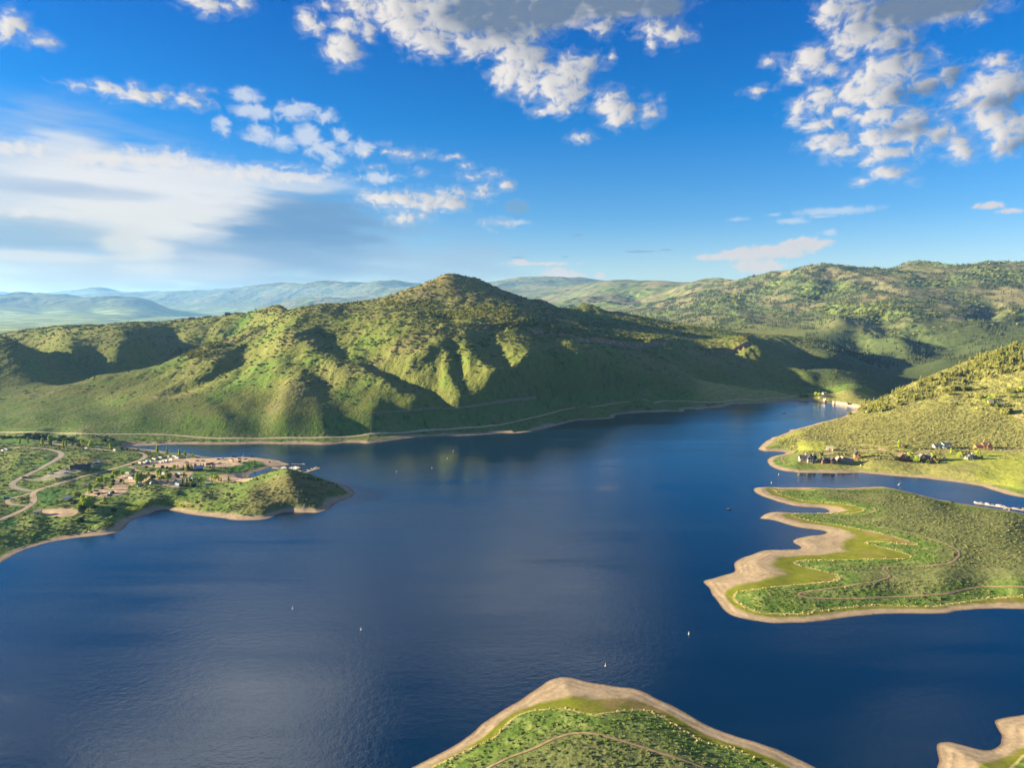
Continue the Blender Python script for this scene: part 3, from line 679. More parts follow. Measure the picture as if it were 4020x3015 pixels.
# ------------------------------------------------------------------ roads and trails (centre lines on the ground)
SHORE_ROAD = [(zH1, [(-60,1285),(0,1285),(200,1286),(400,1290),(600,1298),(800,1300),(1000,1298),(1150,1300),(1300,1310),(1400,1320),(1500,1328),(1600,1332),(1800,1330),(1950,1328)]), (zH2, [(0,1328),(300,1325),(600,1308),(800,1293),(1000,1277),(1150,1266),(1300,1258),(1450,1248),(1600,1233),(1700,1210),(1800,1185),(1880,1168),(1950,1148),(2050,1120),(2130,1110)]), (zH3, [(60,1113),(250,1100),(400,1073),(500,1064),(620,1059),(740,1057),(850,1059),(1000,1067),(1100,1070),(1250,1050),(1450,1045),(1570,1043),(1700,1020)])]
# an even bench under the shore road, sloping gently to the beach
foot = at_z(np.concatenate([zf(q) for zf, q in SHORE_ROAD], 0), 9.0)
FD = raster_dist([foot], 70.0)
nf = (Yg < RY1 - 5) & (Yg > 900) & (Xg > RX0 + 5) & (Xg < RX1 - 5)
kf = np.where(nf, 1 - smooth(8, 60, sample(FD, Xg, Yg)), 0) * smooth(3, 12, SDg)
Zg += kf * (np.minimum(np.maximum(Zb, .6), .8 + .135 * SDg) - Zg)
ROADS = []            # name, label, world polyline, width, material key
def road(name, label, pieces, width, mat, y0=200):
    S = np.concatenate([zf(p) for zf, p in pieces], 0)
    if y0 == 1000:      # follow the hill's folds closely
        q = np.concatenate([[0], np.cumsum(np.linalg.norm(np.diff(S, axis=0), axis=1))]); tt = np.arange(0, q[-1], 5.0)
        S = np.stack([np.interp(tt, q, S[:, 0]), np.interp(tt, q, S[:, 1])], 1)
    P = ray_hit(S, None, y0)[:, :2]
    if y0 == 1000: ROADS.append((name, label, P, width, mat)); return
    seg = np.linalg.norm(np.diff(P, axis=0), axis=1); s = np.concatenate([[0], np.cumsum(seg)])
    t = np.linspace(0, s[-1], max(3, int(s[-1] / max(2.0, width * .8))))
    Q = np.stack([np.interp(t, s, P[:, k]) for k in (0, 1)], 1)
    for _ in range(3): Q[1:-1] = .25 * Q[:-2] + .5 * Q[1:-1] + .25 * Q[2:]
    ROADS.append((name, label, Q, width * (.82 if width > 3 else 1), mat))
road("dirt_road", "wide tan dirt road running through the campground junction to the gravel lot", [(zB, [(-150,1560),(0,1505),(150,1452),(300,1392),(420,1332),(510,1285),(570,1230),(600,1170),(575,1100),(565,1040),(640,995),(800,950),(1000,890),(1300,800),(1600,720),(1900,640),(2100,590)]), (zC, [(221,558),(330,515),(430,480),(515,435),(545,405),(500,362),(400,335),(260,325),(130,320)]), (zB, [(2000,318),(1800,292),(1500,262),(1300,240),(1100,210),(900,185),(700,175)])], 6.5, 'dirt')
road("paved_road", "greyish road curving past the visitor centre up to the meadow", [(zB, [(560,1015),(430,992),(280,965),(200,925),(195,885),(290,822),(420,762),(560,692),(700,620),(850,538),(980,462),(1060,412),(1082,372),(1040,332),(950,308),(850,285),(650,266),(450,258),(200,250)])], 7.5, 'gravel')
road("loop_road", "small dirt loop left of the road junction", [(zB, [(520,1055),(420,1092),(250,1122),(140,1152),(112,1192),(150,1232),(250,1256),(400,1266),(530,1262)])], 5.5, 'dirt')
road("camp_road", "dirt campground lane in front of the gravel lot", [(zC, [(300,545),(290,575),(400,585),(600,592),(900,606),(1180,612)])], 4.5, 'dirt')
road("camp_road", "dirt campground lane running to the conifers and blue-roofed pavilion", [(zC, [(250,590),(335,605),(345,640),(430,668),(600,690),(900,684),(1200,680),(1330,668),(1390,640)])], 5, 'dirt')
road("camp_road", "dirt campground loop lane under the cottonwoods", [(zC, [(730,695),(705,760),(760,840),(860,905),(980,945),(1100,945),(1180,915)])], 4, 'dirt')
road("camp_road", "dirt campground loop lane among the lower campsites", [(zB, [(2150,800),(2000,910),(1800,965),(1580,1005),(1495,1055),(1510,1090),(1700,1108),(1950,1108),(2100,1080),(2212,1000)])], 4, 'dirt')
road("shore_road", "pale road along the foot of the big hill beside the far shore", SHORE_ROAD, 6.5, 'pale', 900)
road("house_road", "dirt road linking the houses at the foot of the sunny hillside", [(zE, [(1250,546),(1350,530),(1500,490),(1700,466),(2000,466),(2212,466)]), (zF, [(0,430),(40,455),(60,480),(120,497),(220,508),(480,518),(620,492),(750,477),(900,470),(1200,472),(1500,478),(1700,479),(1950,481),(2080,470),(2212,462),(2350,455)])], 4.5, 'tan', 700)
road("house_road", "dirt track leaving the house road towards the lawn", [(zF, [(1960,482),(2060,500),(2150,520),(2212,536),(2350,565)])], 4, 'tan', 700)
road("house_road", "orange dirt track across the slope above the small barn", [(zE, [(975,312),(1080,298),(1250,312),(1450,345),(1700,366),(2000,386),(2130,402),(2205,432),(2180,460)])], 3.6, 'tan', 700)
road("house_road", "dirt bend on the hillside beside the golden thicket", [(zR, [(2400,800),(2212,850),(2080,870),(1970,935),(1990,990),(2080,1040),(2212,1090),(2400,1160)])], 4.5, 'tan', 900)
road("trail", "narrow foot trail winding through the sagebrush of the peninsula", [(zP1, [(2500,720),(2212,715),(2080,710),(1950,708),(1850,725),(1700,760),(1550,770),(1350,778),(1150,790),(1000,790),(850,788),(770,785),(722,768),(730,752),(850,738),(1000,715),(1150,692),(1250,675),(1320,655),(1336,640),(1300,612),(1278,592),(1300,580),(1450,578),(1600,573),(1700,563),(1750,545),(1788,505),(1780,470),(1720,440),(1600,400),(1500,365),(1400,345),(1250,318)])], 1.7, 'trail', 400)
road("trail", "dark foot trail bending round the inner bay of the peninsula", [(zE, [(1320,1508),(1308,1495),(1340,1486),(1700,1474),(1950,1462),(2070,1430),(2128,1398),(2110,1372),(2040,1350)])], 1.6, 'trail', 400)
road("trail", "brown foot trail curving over the grassy point below the camera", [(zP2, [(300,390),(330,372),(400,337),(480,309),(550,275),(620,251),(680,250),(740,262),(820,285),(900,310),(960,330),(1040,355),(1120,390)])], 1.6, 'trail')
road("trail", "thin trail traversing the lower face of the big hill", [(zH2, [(640,1147),(900,1130),(1100,1110),(1250,1115),(1480,1082),(1650,1056),(1850,1036)])], 2.0, 'trail', 1000)
road("trail", "dark shoreline trail at the tip of the sunny hillside", [(zE, [(585,325),(565,300),(600,275),(700,228),(860,190),(945,165),(960,135),(1000,105)])], 1.8, 'trail', 700)
road("trail", "short curved trail in front of the stone house", [(zE, [(720,670),(670,620),(660,590),(690,560)])], 1.8, 'trail', 700)
road_w = {}
RD = np.full((len(rys), len(rxs)), 80.0, np.float32)
for nm, lb, Q, wd, mt_ in ROADS:
    RD = np.minimum(RD, raster_dist([Q], 40.0) - wd / 2)
# level the ground across each carriageway
for nm, lb, Q, wd, mt_ in ROADS:
    if wd < 3: continue
    q = Q[::2]
    qz = ground_z(q[:, 0], q[:, 1])
    for _ in range(2): qz[1:-1] = .25 * qz[:-2] + .5 * qz[1:-1] + .25 * qz[2:]
    for (a, za) in zip(q, qz):
        i0, i1 = np.searchsorted(vs, np.log([a[1] - wd * 1.6, a[1] + wd * 1.6])); j0, j1 = np.searchsorted(us, [(a[0] - wd * 1.6) / a[1], (a[0] + wd * 1.6) / a[1]])
        if i1 <= i0 or j1 <= j0: continue
        d = np.hypot(Xg[i0:i1, j0:j1] - a[0], Yg[i0:i1, j0:j1] - a[1])
        k = .55 * (1 - smooth(wd * .5, wd * 1.5, d))
        Zg[i0:i1, j0:j1] += k * (za - Zg[i0:i1, j0:j1])
# ------------------------------------------------------------------ vegetation zones
def poly_sd(polys, cap=80.0):
    d = raster_dist([np.concatenate([p, p[:1]]) for p in polys], cap); m = raster_inside(polys)
    return np.where(m, d, -d)
def hit2(S): return ray_hit(S)[:, :2]
veg_spit = wig(hit2(zP1([(545,64),(580,80),(600,100),(660,115),(700,130),(760,145),(850,155),(960,158),(1050,170),(1120,185),(1165,200),(1150,215),(1080,228),(900,229),(760,229),(690,232),(680,240),(720,255),(800,275),(900,292),(1000,305),(1100,325),(1200,345),(1300,365),(1400,395),(1470,415),(1530,437),(1450,436),(1300,418),(1180,412),(1172,422),(1190,432),(1260,445),(1350,470),(1440,495),(1500,520),(1350,528),(1200,530),(1050,534),(850,537),(740,540),(700,548),(705,560),(760,580),(850,600),(920,615),(980,630),(1000,655),(970,673),(900,685),(800,692),(700,700),(600,710),(500,725),(400,737),(330,745),(308,760),(310,790),(340,825),(400,860),(480,880),(560,888),(680,890),(780,885),(900,865),(1000,850),(1100,840),(1270,832),(1450,835),(1600,840),(1700,830),(1780,815),(1870,800),(2000,785),(2212,778),(2500,770)])), 3.0, .3, 21)
np_edge = at_z(np.concatenate([zF([(2600,1512),(2212,1462),(2050,1427),(1700,1377),(1200,1297),(900,1247),(500,1142),(100,1056),(0,1042)]), zE([(2000,1048),(1500,1063),(1000,1052),(560,1048)])]), 4.0)
veg_spit_poly = np.concatenate([veg_spit, np.array([[3000, veg_spit[-1, 1]], [3000, np_edge[0, 1]]]), np_edge])
veg_near = wig(hit2(zP2([(60,420),(130,372),(200,340),(260,310),(310,290),(350,270),(390,235),(400,210),(430,190),(470,172),(530,168),(600,165),(650,178),(700,190),(750,180),(800,172),(880,170),(930,190),(970,215),(1020,240),(1070,275),(1130,292),(1180,305),(1240,330),(1300,350),(1340,372),(1420,440)])), 2.0, .3, 23)
veg_near_poly = close(veg_near, (veg_near[-1, 0] + 30, -200), (veg_near[0, 0] - 30, -200))
veg_point = hit2(zP2([(2150,440),(2170,372),(2212,330),(2400,300)]))
veg_point_poly = close(veg_point, (3000, veg_point[-1, 1]), (3000, 0))
VD = poly_sd([veg_spit_poly, veg_near_poly, veg_point_poly], 60.0)

def patch(zf, pts): return hit2(zf(pts))
lush = poly_sd([patch(zB, p) for p in [
  [(640,1070),(760,1000),(1000,930),(1090,960),(1080,1040),(1000,1120),(980,1200),(760,1250),(690,1210)],
  [(0,1070),(150,1060),(380,1065),(480,1030),(470,1070),(250,1130),(90,1150),(0,1140)],
  [(560,640),(800,470),(880,420),(930,470),(840,560),(720,640)],
  [(0,1540),(200,1480),(330,1520),(280,1600),(150,1659),(0,1659)],
  [(0,120),(300,110),(700,150),(700,180),(300,190),(0,180)],[(200,1270),(480,1290),(440,1330),(250,1330)]]] +
  [patch(zD, p) for p in [[(0,560),(200,520),(420,500),(540,500),(480,560),(300,620),(150,690),(0,700)],[(560,530),(700,515),(820,522),(700,560),(560,600),(430,640),(420,600)]]] +
  [patch(zC, p) for p in [[(1960,700),(2212,630),(2212,700),(2000,715)],[(0,620),(180,600),(320,610),(280,650),(120,690),(0,690)]]])
olive = poly_sd([patch(zC, [(190,1300),(300,1240),(600,1200),(900,1190),(1100,1230),(1300,1290),(1500,1330),(1480,1350),(1200,1330),(900,1265),(600,1290),(500,1370),(350,1400),(220,1370)])])
dry = poly_sd([patch(zB, p) for p in [[(1290,500),(1450,420),(1600,410),(1750,450),(1780,500),(1600,510),(1500,505),(1300,590),(1150,600)],[(1720,450),(1900,440),(1950,500),(1880,560),(1800,520)]]] + [patch(zC, p) for p in [[(930,1180),(1060,1165),(1260,1200),(1420,1260),(1460,1300),(1330,1290),(1150,1220)]]])
bare = poly_sd([patch(zC, p) for p in [[(430,545),(620,520),(760,470),(850,440),(1000,420),(1250,425),(1500,440),(1700,440),(1900,432),(2212,425),(2212,560),(2000,580),(1750,600),(1600,580),(1500,600),(1300,590),(1000,610),(750,600),(500,590)]]] +
  [patch(zD, [(0,425),(300,425),(500,435),(700,465),(880,490),(940,515),(1060,545),(900,565),(760,580),(640,560),(560,505),(440,480),(250,500),(0,555)])] +
  [patch(zC, [(1600,790),(1750,730),(2000,712),(2212,700),(2212,860),(2050,830),(1900,860),(1700,840)]), patch(zD, [(0,705),(200,685),(420,650),(560,615),(520,660),(380,705),(345,770),(400,812),(300,840),(0,850)])] +
  [patch(zB, [(620,1330),(820,1320),(1300,1310),(1350,1370),(1250,1440),(1050,1460),(880,1450),(760,1390)]), patch(zB, [(1480,1050),(1560,1000),(1800,960),(2000,900),(2212,800),(2212,980),(2100,1080),(1900,1110),(1600,1115)]),
   patch(zC, [(0,800),(100,740),(400,700),(800,680),(1300,680),(1400,640),(1320,720),(1280,830),(1300,900),(1100,950),(900,920),(700,780),(500,860),(300,890),(150,960),(0,1060)])])
LOT = poly_sd([patch(zB, [(400,820),(440,795),(600,800),(700,775),(790,740),(900,700),(1100,645),(1230,622),(1400,614),(1570,562),(1700,535),(1790,530),(1785,548),(1700,562),(1580,592),(1430,632),(1390,662),(1250,712),(1080,762),(900,802),(780,828),(540,830)])])
ISLE = poly_sd([patch(zB, p) for p in [[(800,785),(880,745),(945,740),(930,775),(860,795)],[(1160,690),(1230,660),(1310,655),(1290,690),(1180,700)],[(600,800),(720,785),(740,800),(640,815)]]])
inletmud = poly_sd([patch(zC, [(20,210),(130,170),(300,155),(700,170),(900,190),(700,212),(300,228),(100,235)])])
lawn = poly_sd([patch(zF, p) for p in [[(1000,500),(1500,490),(2212,500),(2212,760),(1700,760),(1400,650),(1100,700),(1000,620)],[(200,440),(620,420),(600,470),(300,470)],[(1400,760),(2212,760),(2212,1080),(1900,1020),(1500,900)]]] + [patch(zE, p) for p in [[(1150,620),(1250,650),(1500,680),(1600,680),(1480,640)],[(900,330),(1400,340),(1500,420),(1250,480),(950,480)],[(420,330),(900,240),(1000,180),(900,160),(600,260)]]])

# ------------------------------------------------------------------ ground colour (albedo, with the canyon's shade painted in)
X, Y, Z = Xg, Yg, Zg
nA = fbm(X / 38, Y / 38, 4, 101); nB = fbm(X / 9, Y / 9, 4, 103); nC = fbm(X / 140, Y / 140, 4, 105); nD = fbm(X / 3.1, Y / 3.1, 3, 107); nE = fbm(X / 420, Y / 420, 5, 109)
nF = gnoise(X / 1.7, Y / 1.7, 111)
C = lambda *c: np.array(c, float)
def lay(alb, c, m): return alb + (np.asarray(c) - alb) * np.clip(m, 0, 1)[..., None]
gzy, gzx = np.gradient(Z)
sx = gzx / np.gradient(X, axis=1); 
alb = np.empty(X.shape + (3,)); alb[:] = C(.125, .140, .030)
onland = ~behind
# hills
alb = lay(alb, C(.090, .150, .022), smooth(.05, .5, nC + .5 * nA))
alb = lay(alb, C(.185, .160, .065), smooth(.10, .55, -nC + .55 * nA + .2 * nB) * .75)
alb = lay(alb, C(.040, .070, .018), smooth(.18, .5, nB + .35 * nA) * .75)
alb = lay(alb, C(.19, .155, .085), smooth(.3, .7, nD + .4 * nA) * .35)
alb = lay(alb, C(.25, .18, .085), hillw * smooth(150, 225, Z) * smooth(-.35, .3, nA) * .7)
alb = lay(alb, C(.25, .155, .095), rockm * .9)
alb = lay(alb, C(.36, .25, .16), rockm * smooth(.0, .4, nD))
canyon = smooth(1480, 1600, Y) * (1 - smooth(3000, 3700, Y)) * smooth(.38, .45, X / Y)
alb = lay(alb, C(.058, .082, .028), canyon * .85)  # shade over the canyon slopes, painted in as a darker ground colour
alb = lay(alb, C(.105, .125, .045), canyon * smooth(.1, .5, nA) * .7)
# low ground round the lake
low = (1 - smooth(22, 40, Z)) * (Y < 1600)
grass = C(.110, .165, .028)
g = np.empty_like(alb); g[:] = grass
g = lay(g, C(.14, .165, .045), smooth(-.15, .35, nA + .5 * nB))
g = lay(g, C(.045, .080, .020), smooth(.1, .45, nB - .3 * nA) * .8)
g = lay(g, C(.21, .20, .065), smooth(.25, .6, nC + .6 * nD) * .5)
rightside = smooth(330, 420, X) * (Y > 760) * (Y < 1500)
g = lay(g, C(.29, .27, .075), rightside * .85)
g = lay(g, C(.165, .175, .050), rightside * smooth(.05, .4, nB + .4 * nD) * .8)
alb = np.where(((low > .01) | (rightside > .01))[..., None], lay(alb, g, np.maximum(low, rightside * (Z < 90))), alb)
nearflag = (Y < 1560) & (X > RX0 + 5) & (X < RX1 - 5)
def sm(G): return np.where(nearflag, sample(G, X, Y), -60.0)
def zone(G, c, f=1.5, m=1.0, nz=2.0):
    global alb
    alb = lay(alb, c, smooth(-f, f, sm(G) + nz * nB) * m)
zone(lush, C(.045, .135, .020), m=.85)
zone(olive, C(.120, .150, .012))
zone(dry, C(.27, .23, .07), m=.85)
zone(lawn, C(.31, .335, .050), 4, .85, 4)
bn = np.clip(nB * .5 + .5, 0, 1)[..., None]
zone(bare, C(.47, .325, .22) * (.8 + .35 * bn), 2.5, .92, 3)
knoll = poly_sd([patch(zD, [(500,860),(760,760),(1020,700),(1400,785),(1850,890),(1980,1020),(1800,1130),(1600,1270),(1300,1290),(1000,1290),(700,1400),(420,1420),(250,1300),(300,1000)])])
zone(knoll, C(.135, .110, .050), 14, .72, 9)
zone(LOT, C(.30, .255, .205), 1.2, .95, .6)
zone(ISLE, C(.16, .18, .05), 1.2, .95, .6)
zone(inletmud, C(.26, .19, .13), 3, .9, 3)
# spit and near headland: beach -> olive sward -> dead-grass edge -> green -> sagebrush
vd = sm(VD); sd = SDg
land_id = raster_inside(lands[1:])
def sample_nn(G):
    j = np.clip(((X - RX0) / RC + .5).astype(int), 0, len(rxs) - 1); i = np.clip(((Y - RY0) / RC + .5).astype(int), 0, len(rys) - 1)
    return np.where(nearflag | (Y < RY0 + 2), G[i, j], False)
spit_r = (sample_nn(land_id) | (Y < 470)) & (sd > 0)
ratio = sd / (sd + np.maximum(-vd, 0) + 1e-6)
sage = lay(lay(np.broadcast_to(C(.135, .150, .050), alb.shape).copy(), C(.060, .080, .026), smooth(0, .4, nD + .5 * nB)), C(.20, .20, .075), smooth(.15, .5, nA + .4 * nD) * .7)
gr = lay(np.broadcast_to(C(.082, .135, .022), alb.shape).copy(), C(.165, .205, .05), smooth(-.1, .4, nB + .4 * nD))
inner = lay(gr, sage, smooth(9, 24, vd + 9 * nA + 3 * nB))
beach = np.empty_like(alb); beach[:] = C(.315, .240, .150)
bands = (np.sin(sd * 1.25 + 6.5 * fbm(X / 38, Y / 38, 3, 82)) * .6 + np.sin(sd * 2.7 + 9 * fbm(X / 55, Y / 55, 3, 86)) * .4) * smooth(-.45, .25, fbm(X / 26, Y / 26, 3, 88)) * .5 + .5
beach = lay(beach, C(.23, .165, .10), smooth(.50, .95, bands * .75 + .7 * nB + .3 * nA) * .75)
beach = lay(beach, C(.41, .315, .205), smooth(.25, .6, nA + .5 * nD) * .5)
beach = lay(beach, C(.15, .095, .065), (1 - smooth(.3, 1.8, sd)) * .85)
ol = lay(np.broadcast_to(C(.135, .150, .012), alb.shape).copy(), C(.19, .145, .05), smooth(.1, .5, nA - .3 * nB))
sp = lay(beach, ol, smooth(.50, .66, ratio + .14 * nA + .06 * nB) * smooth(3, 8, sd))
sp = lay(sp, C(.55, .45, .20), smooth(1.3, .3, np.abs(vd))*.6 * smooth(-.45, -.1, nB + .4 * nD))
sp = lay(sp, inner, smooth(-.3, .9, vd))
alb = np.where(spit_r[..., None], sp, alb)
# ordinary beaches everywhere else
bw = np.where(Y > 930, 9.5, np.where(X > 200, 9.0, 8.0)) * (1 + .55 * fbm(X / 45, Y / 45, 2, 84))
alb = np.where((~spit_r & (sd > 0) & ~behind)[..., None], lay(alb, beach, 1 - smooth(bw * .8, bw * 1.25, sd + 1.2 * nB)), alb)
alb = np.where(((sd <= 0) & ~behind)[..., None], C(.10, .075, .05), alb)
# far plain and mountains
farp = smooth(3500, 5000, Y) * (1 - smooth(70, 140, Z))
alb = lay(alb, C(.13, .17, .045), farp); alb = lay(alb, C(.30, .36, .10), farp * smooth(.1, .25, fbm(X / 500, Y / 260, 2, 120)))
mt = np.empty_like(alb); mt[:] = C(.075, .095, .036)
mt = lay(mt, C(.185, .160, .078), smooth(-.15, .25, nE + .35 * nC + .15 * nA) * .85)
mt = lay(mt, C(.150, .200, .050), smooth(.10, .35, -nE * .8 + .5 * fbm(X / 260, Y / 260, 3, 122)) * .8)
mt = lay(mt, C(.028, .050, .026), smooth(.08, .34, fbm(X / 85, Y / 120, 4, 124) + .25 * fbm(X / 600, Y / 600, 3, 126)) * .9)
alb = lay(alb, mt, mountw)

# ------------------------------------------------------------------ ground meshes
def mat_base(name):
    m = bpy.data.materials.new(name); m.use_nodes = True
    return m, m.node_tree, m.node_tree.nodes['Principled BSDF']
def ground_material():
    m, t, p = mat_base("ground")
    a = nd(t, 'ShaderNodeAttribute', attribute_name="albedo")
    geo = nd(t, 'ShaderNodeNewGeometry')
    n1 = nd(t, 'ShaderNodeTexNoise'); n1.inputs['Scale'].default_value = .55; n1.inputs['Detail'].default_value = 5; n1.inputs['Roughness'].default_value = .65
    t.links.new(geo.outputs['Position'], n1.inputs['Vector'])
    n2 = nd(t, 'ShaderNodeTexNoise'); n2.inputs['Scale'].default_value = .12; n2.inputs['Detail'].default_value = 4
    t.links.new(geo.outputs['Position'], n2.inputs['Vector'])
    k = mth(t, 'ADD', mth(t, 'MULTIPLY', n1.outputs[0], 1.0), mth(t, 'MULTIPLY', n2.outputs[0], .7))
    k = mth(t, 'ADD', mth(t, 'MULTIPLY', k, 1.1), .12)
    sc = nd(t, 'ShaderNodeVectorMath', operation='SCALE'); t.links.new(a.outputs['Color'], sc.inputs[0]); t.links.new(k, sc.inputs['Scale'])
    t.links.new(sc.outputs[0], p.inputs['Base Color'])
    p.inputs['Roughness'].default_value = .95; p.inputs['Specular IOR Level'].default_value = .1
    b = nd(t, 'ShaderNodeBump'); t.links.new(mth(t, 'MULTIPLY', a.outputs['Alpha'], .8), b.inputs['Strength']); b.inputs['Distance'].default_value = 1.0
    n3 = nd(t, 'ShaderNodeTexNoise'); n3.inputs['Scale'].default_value = .22; n3.inputs['Detail'].default_value = 3; n3.inputs['Roughness'].default_value = .6
    t.links.new(geo.outputs['Position'], n3.inputs['Vector'])
    t.links.new(mth(t, 'ADD', n1.outputs[0], mth(t, 'MULTIPLY', n3.outputs[0], 2.5)), b.inputs['Height']); t.links.new(b.outputs[0], p.inputs['Normal'])
    return m
M_GROUND = ground_material()

def tag(o, label, cat=None, group=None, kind=None):
    o['label'] = label
    if cat: o['category'] = cat
    if group: o['group'] = group
    if kind: o['kind'] = kind
    return o

# small bumps of brush and scrub, real relief at the scale of the sheet
scrub = np.zeros_like(Zg)
brushw = np.clip(hillw + .3 * rightside * (sd > 14), 0, 1) * (1 - mountw) * (1 - smooth(2600, 3000, Y))
scrub += brushw * (1.5 * np.clip(gnoise(X / 5.5, Y / 5.5, 131) + .45 * nB, 0, 1) + .55 * np.clip(nF, 0, 1))
tree_w = mountw * smooth(-.15, .25, -nE + .3 * nC) * (1 - smooth(4800, 6500, Y))
scrub += tree_w * 11 * np.clip(gnoise(X / 22, Y / 22, 133) + .25, 0, 1) * np.clip(Y / 4500, 1, 3)
scrub += np.where(spit_r, np.clip(vd / 14, 0, 1) * .35 * np.clip(gnoise(X / 2.6, Y / 2.6, 135) + .1, 0, 1), 0)
leftlow = (X < 200) & (Y > 560) & (Y < 1020) & (Z < 40) & (sd > 9)
scrub += np.where(leftlow, .9 * np.clip(gnoise(X / 4.2, Y / 4.2, 137) + .05, 0, 1) * (sm(bare) < 0), 0)
rd = np.where(nearflag, sample(RD, X, Y), 80.0)
lots = np.maximum(sm(bare), sm(LOT))
scrub *= smooth(.3, 3.0, rd) * (1 - smooth(-2, 1, lots))
Zs = Zg + scrub
# normals of the whole sheet, shared by the pieces
def sheet_normals(Zq):
    P = np.stack([X, Y, Zq], -1)
    du = np.gradient(P, axis=1); dv = np.gradient(P, axis=0)
    n = np.cross(du, dv); n /= np.linalg.norm(n, axis=-1, keepdims=True) + 1e-12
    return n
NRM = sheet_normals(Zs).astype(np.float32)
cellY = .25 * (Y[:-1, :-1] + Y[1:, :-1] + Y[:-1, 1:] + Y[1:, 1:]); cellX = .25 * (X[:-1, :-1] + X[1:, :-1] + X[:-1, 1:] + X[1:, 1:])
sdc = np.maximum.reduce([sd[:-1, :-1], sd[1:, :-1], sd[:-1, 1:], sd[1:, 1:]])
zcl = Zg[:-1, :-1]; mwc = mountw[:-1, :-1]; hwc = hillw[:-1, :-1]
spit_near = sample_nn(raster_dist([spit_chain], 40.0) < 15) & ~spit_r & (sd < 0) | (spit_r & (Y > 470))
cls = np.zeros(cellY.shape, np.int8)              # 0 = nothing (deep under the lake)
vis = (sdc > -14) | (cellY > RY1 - 10)
uc = cellX / cellY
cls[vis] = 1                                       # headland / low shore
cls[vis & (cellY > 930) & (cellX < .46 * cellY)] = 2          # hill
cls[vis & (cellX > .40 * cellY) & (cellY > 905) & (cellY <= 1700)] = 3   # hillside on the right
cls[vis & spit_near[:-1, :-1]] = 4
ridge_y = np.where(uc > .2, 2480, 2420)
cls[(cellY > 1500) & (uc <= .46)] = 2
cls[(cellY > 1440) & (uc > .40) & (uc < .48) & (cellY < 2380)] = 2
cls[(cellY > 1700) & (uc > .48)] = 5
cls[cellY > ridge_y] = 5
cls[(cellY > 6200)] = 6
cls[vis & (cellY < 500) & (cellX < 200)] = 7
cls[vis & (cellY < 420) & (cellX > 160)] = 8
cls[vis & (cellX > -700) & (cellX > .40 * cellY) & (cellY > 860) & (cellY < 920) & (sd[:-1, :-1] > 0) & (rightside[:-1, :-1] > .5)] = 3
names = {1: ("headland", "green headland with campground roads and a small brown hill"), 2: ("hill", "brushy green hill with a conical peak across the lake"),
         3: ("hillside", "sunlit grassy hillside with houses along its foot"), 4: ("peninsula", "sagebrush peninsula with a scalloped tan beach"),
         5: ("mountain", "broad forested mountain beyond the canyon"), 6: ("far_mountains", "hazy blue mountain ranges on the horizon"),
         7: ("point", "grassy point with a tan shore below the camera"), 8: ("shore", "bare sandy point cut by the lower right corner")}
bmask = np.where(spit_r, smooth(.6, -.6, vd), 1 - smooth(bw * .8, bw * 1.25, sd)); bmask = np.maximum(np.where(behind, 0, bmask), smooth(-2, 2, lots))
rough = (np.where((Y < 1000) & (Z < 40), .5, 1.0) * (1 - .85 * bmask)).astype(np.float32)
RV = rough.reshape(-1)
vid_all = np.arange(NU * NV).reshape(NV, NU)
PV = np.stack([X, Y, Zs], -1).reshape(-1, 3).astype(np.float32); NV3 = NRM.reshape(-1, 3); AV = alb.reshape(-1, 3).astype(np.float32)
for k, (nm, lab) in names.items():
    ii, jj = np.where(cls == k)
    if len(ii) == 0: continue
    q = np.stack([vid_all[ii, jj], vid_all[ii, jj + 1], vid_all[ii + 1, jj + 1], vid_all[ii + 1, jj]], 1)
    uniq, inv = np.unique(q, return_inverse=True); inv = inv.reshape(-1)
    me = bpy.data.meshes.new(nm)
    me.vertices.add(len(uniq)); me.vertices.foreach_set('co', PV[uniq].ravel())
    me.loops.add(len(inv)); me.loops.foreach_set('vertex_index', inv.astype(np.int32))
    me.polygons.add(len(q)); me.polygons.foreach_set('loop_start', np.arange(0, len(inv), 4, dtype=np.int32))
    me.update(calc_edges=True)
    me.polygons.foreach_set('use_smooth', np.ones(len(q), bool))
    at = me.attributes.new('albedo', 'FLOAT_COLOR', 'POINT')
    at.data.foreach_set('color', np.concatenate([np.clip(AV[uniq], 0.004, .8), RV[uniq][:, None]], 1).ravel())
    me.normals_split_custom_set_from_vertices(NV3[uniq])
    me.materials.append(M_GROUND)
    o = bpy.data.objects.new(nm, me); COL.objects.link(o)
    tag(o, lab, kind='structure')

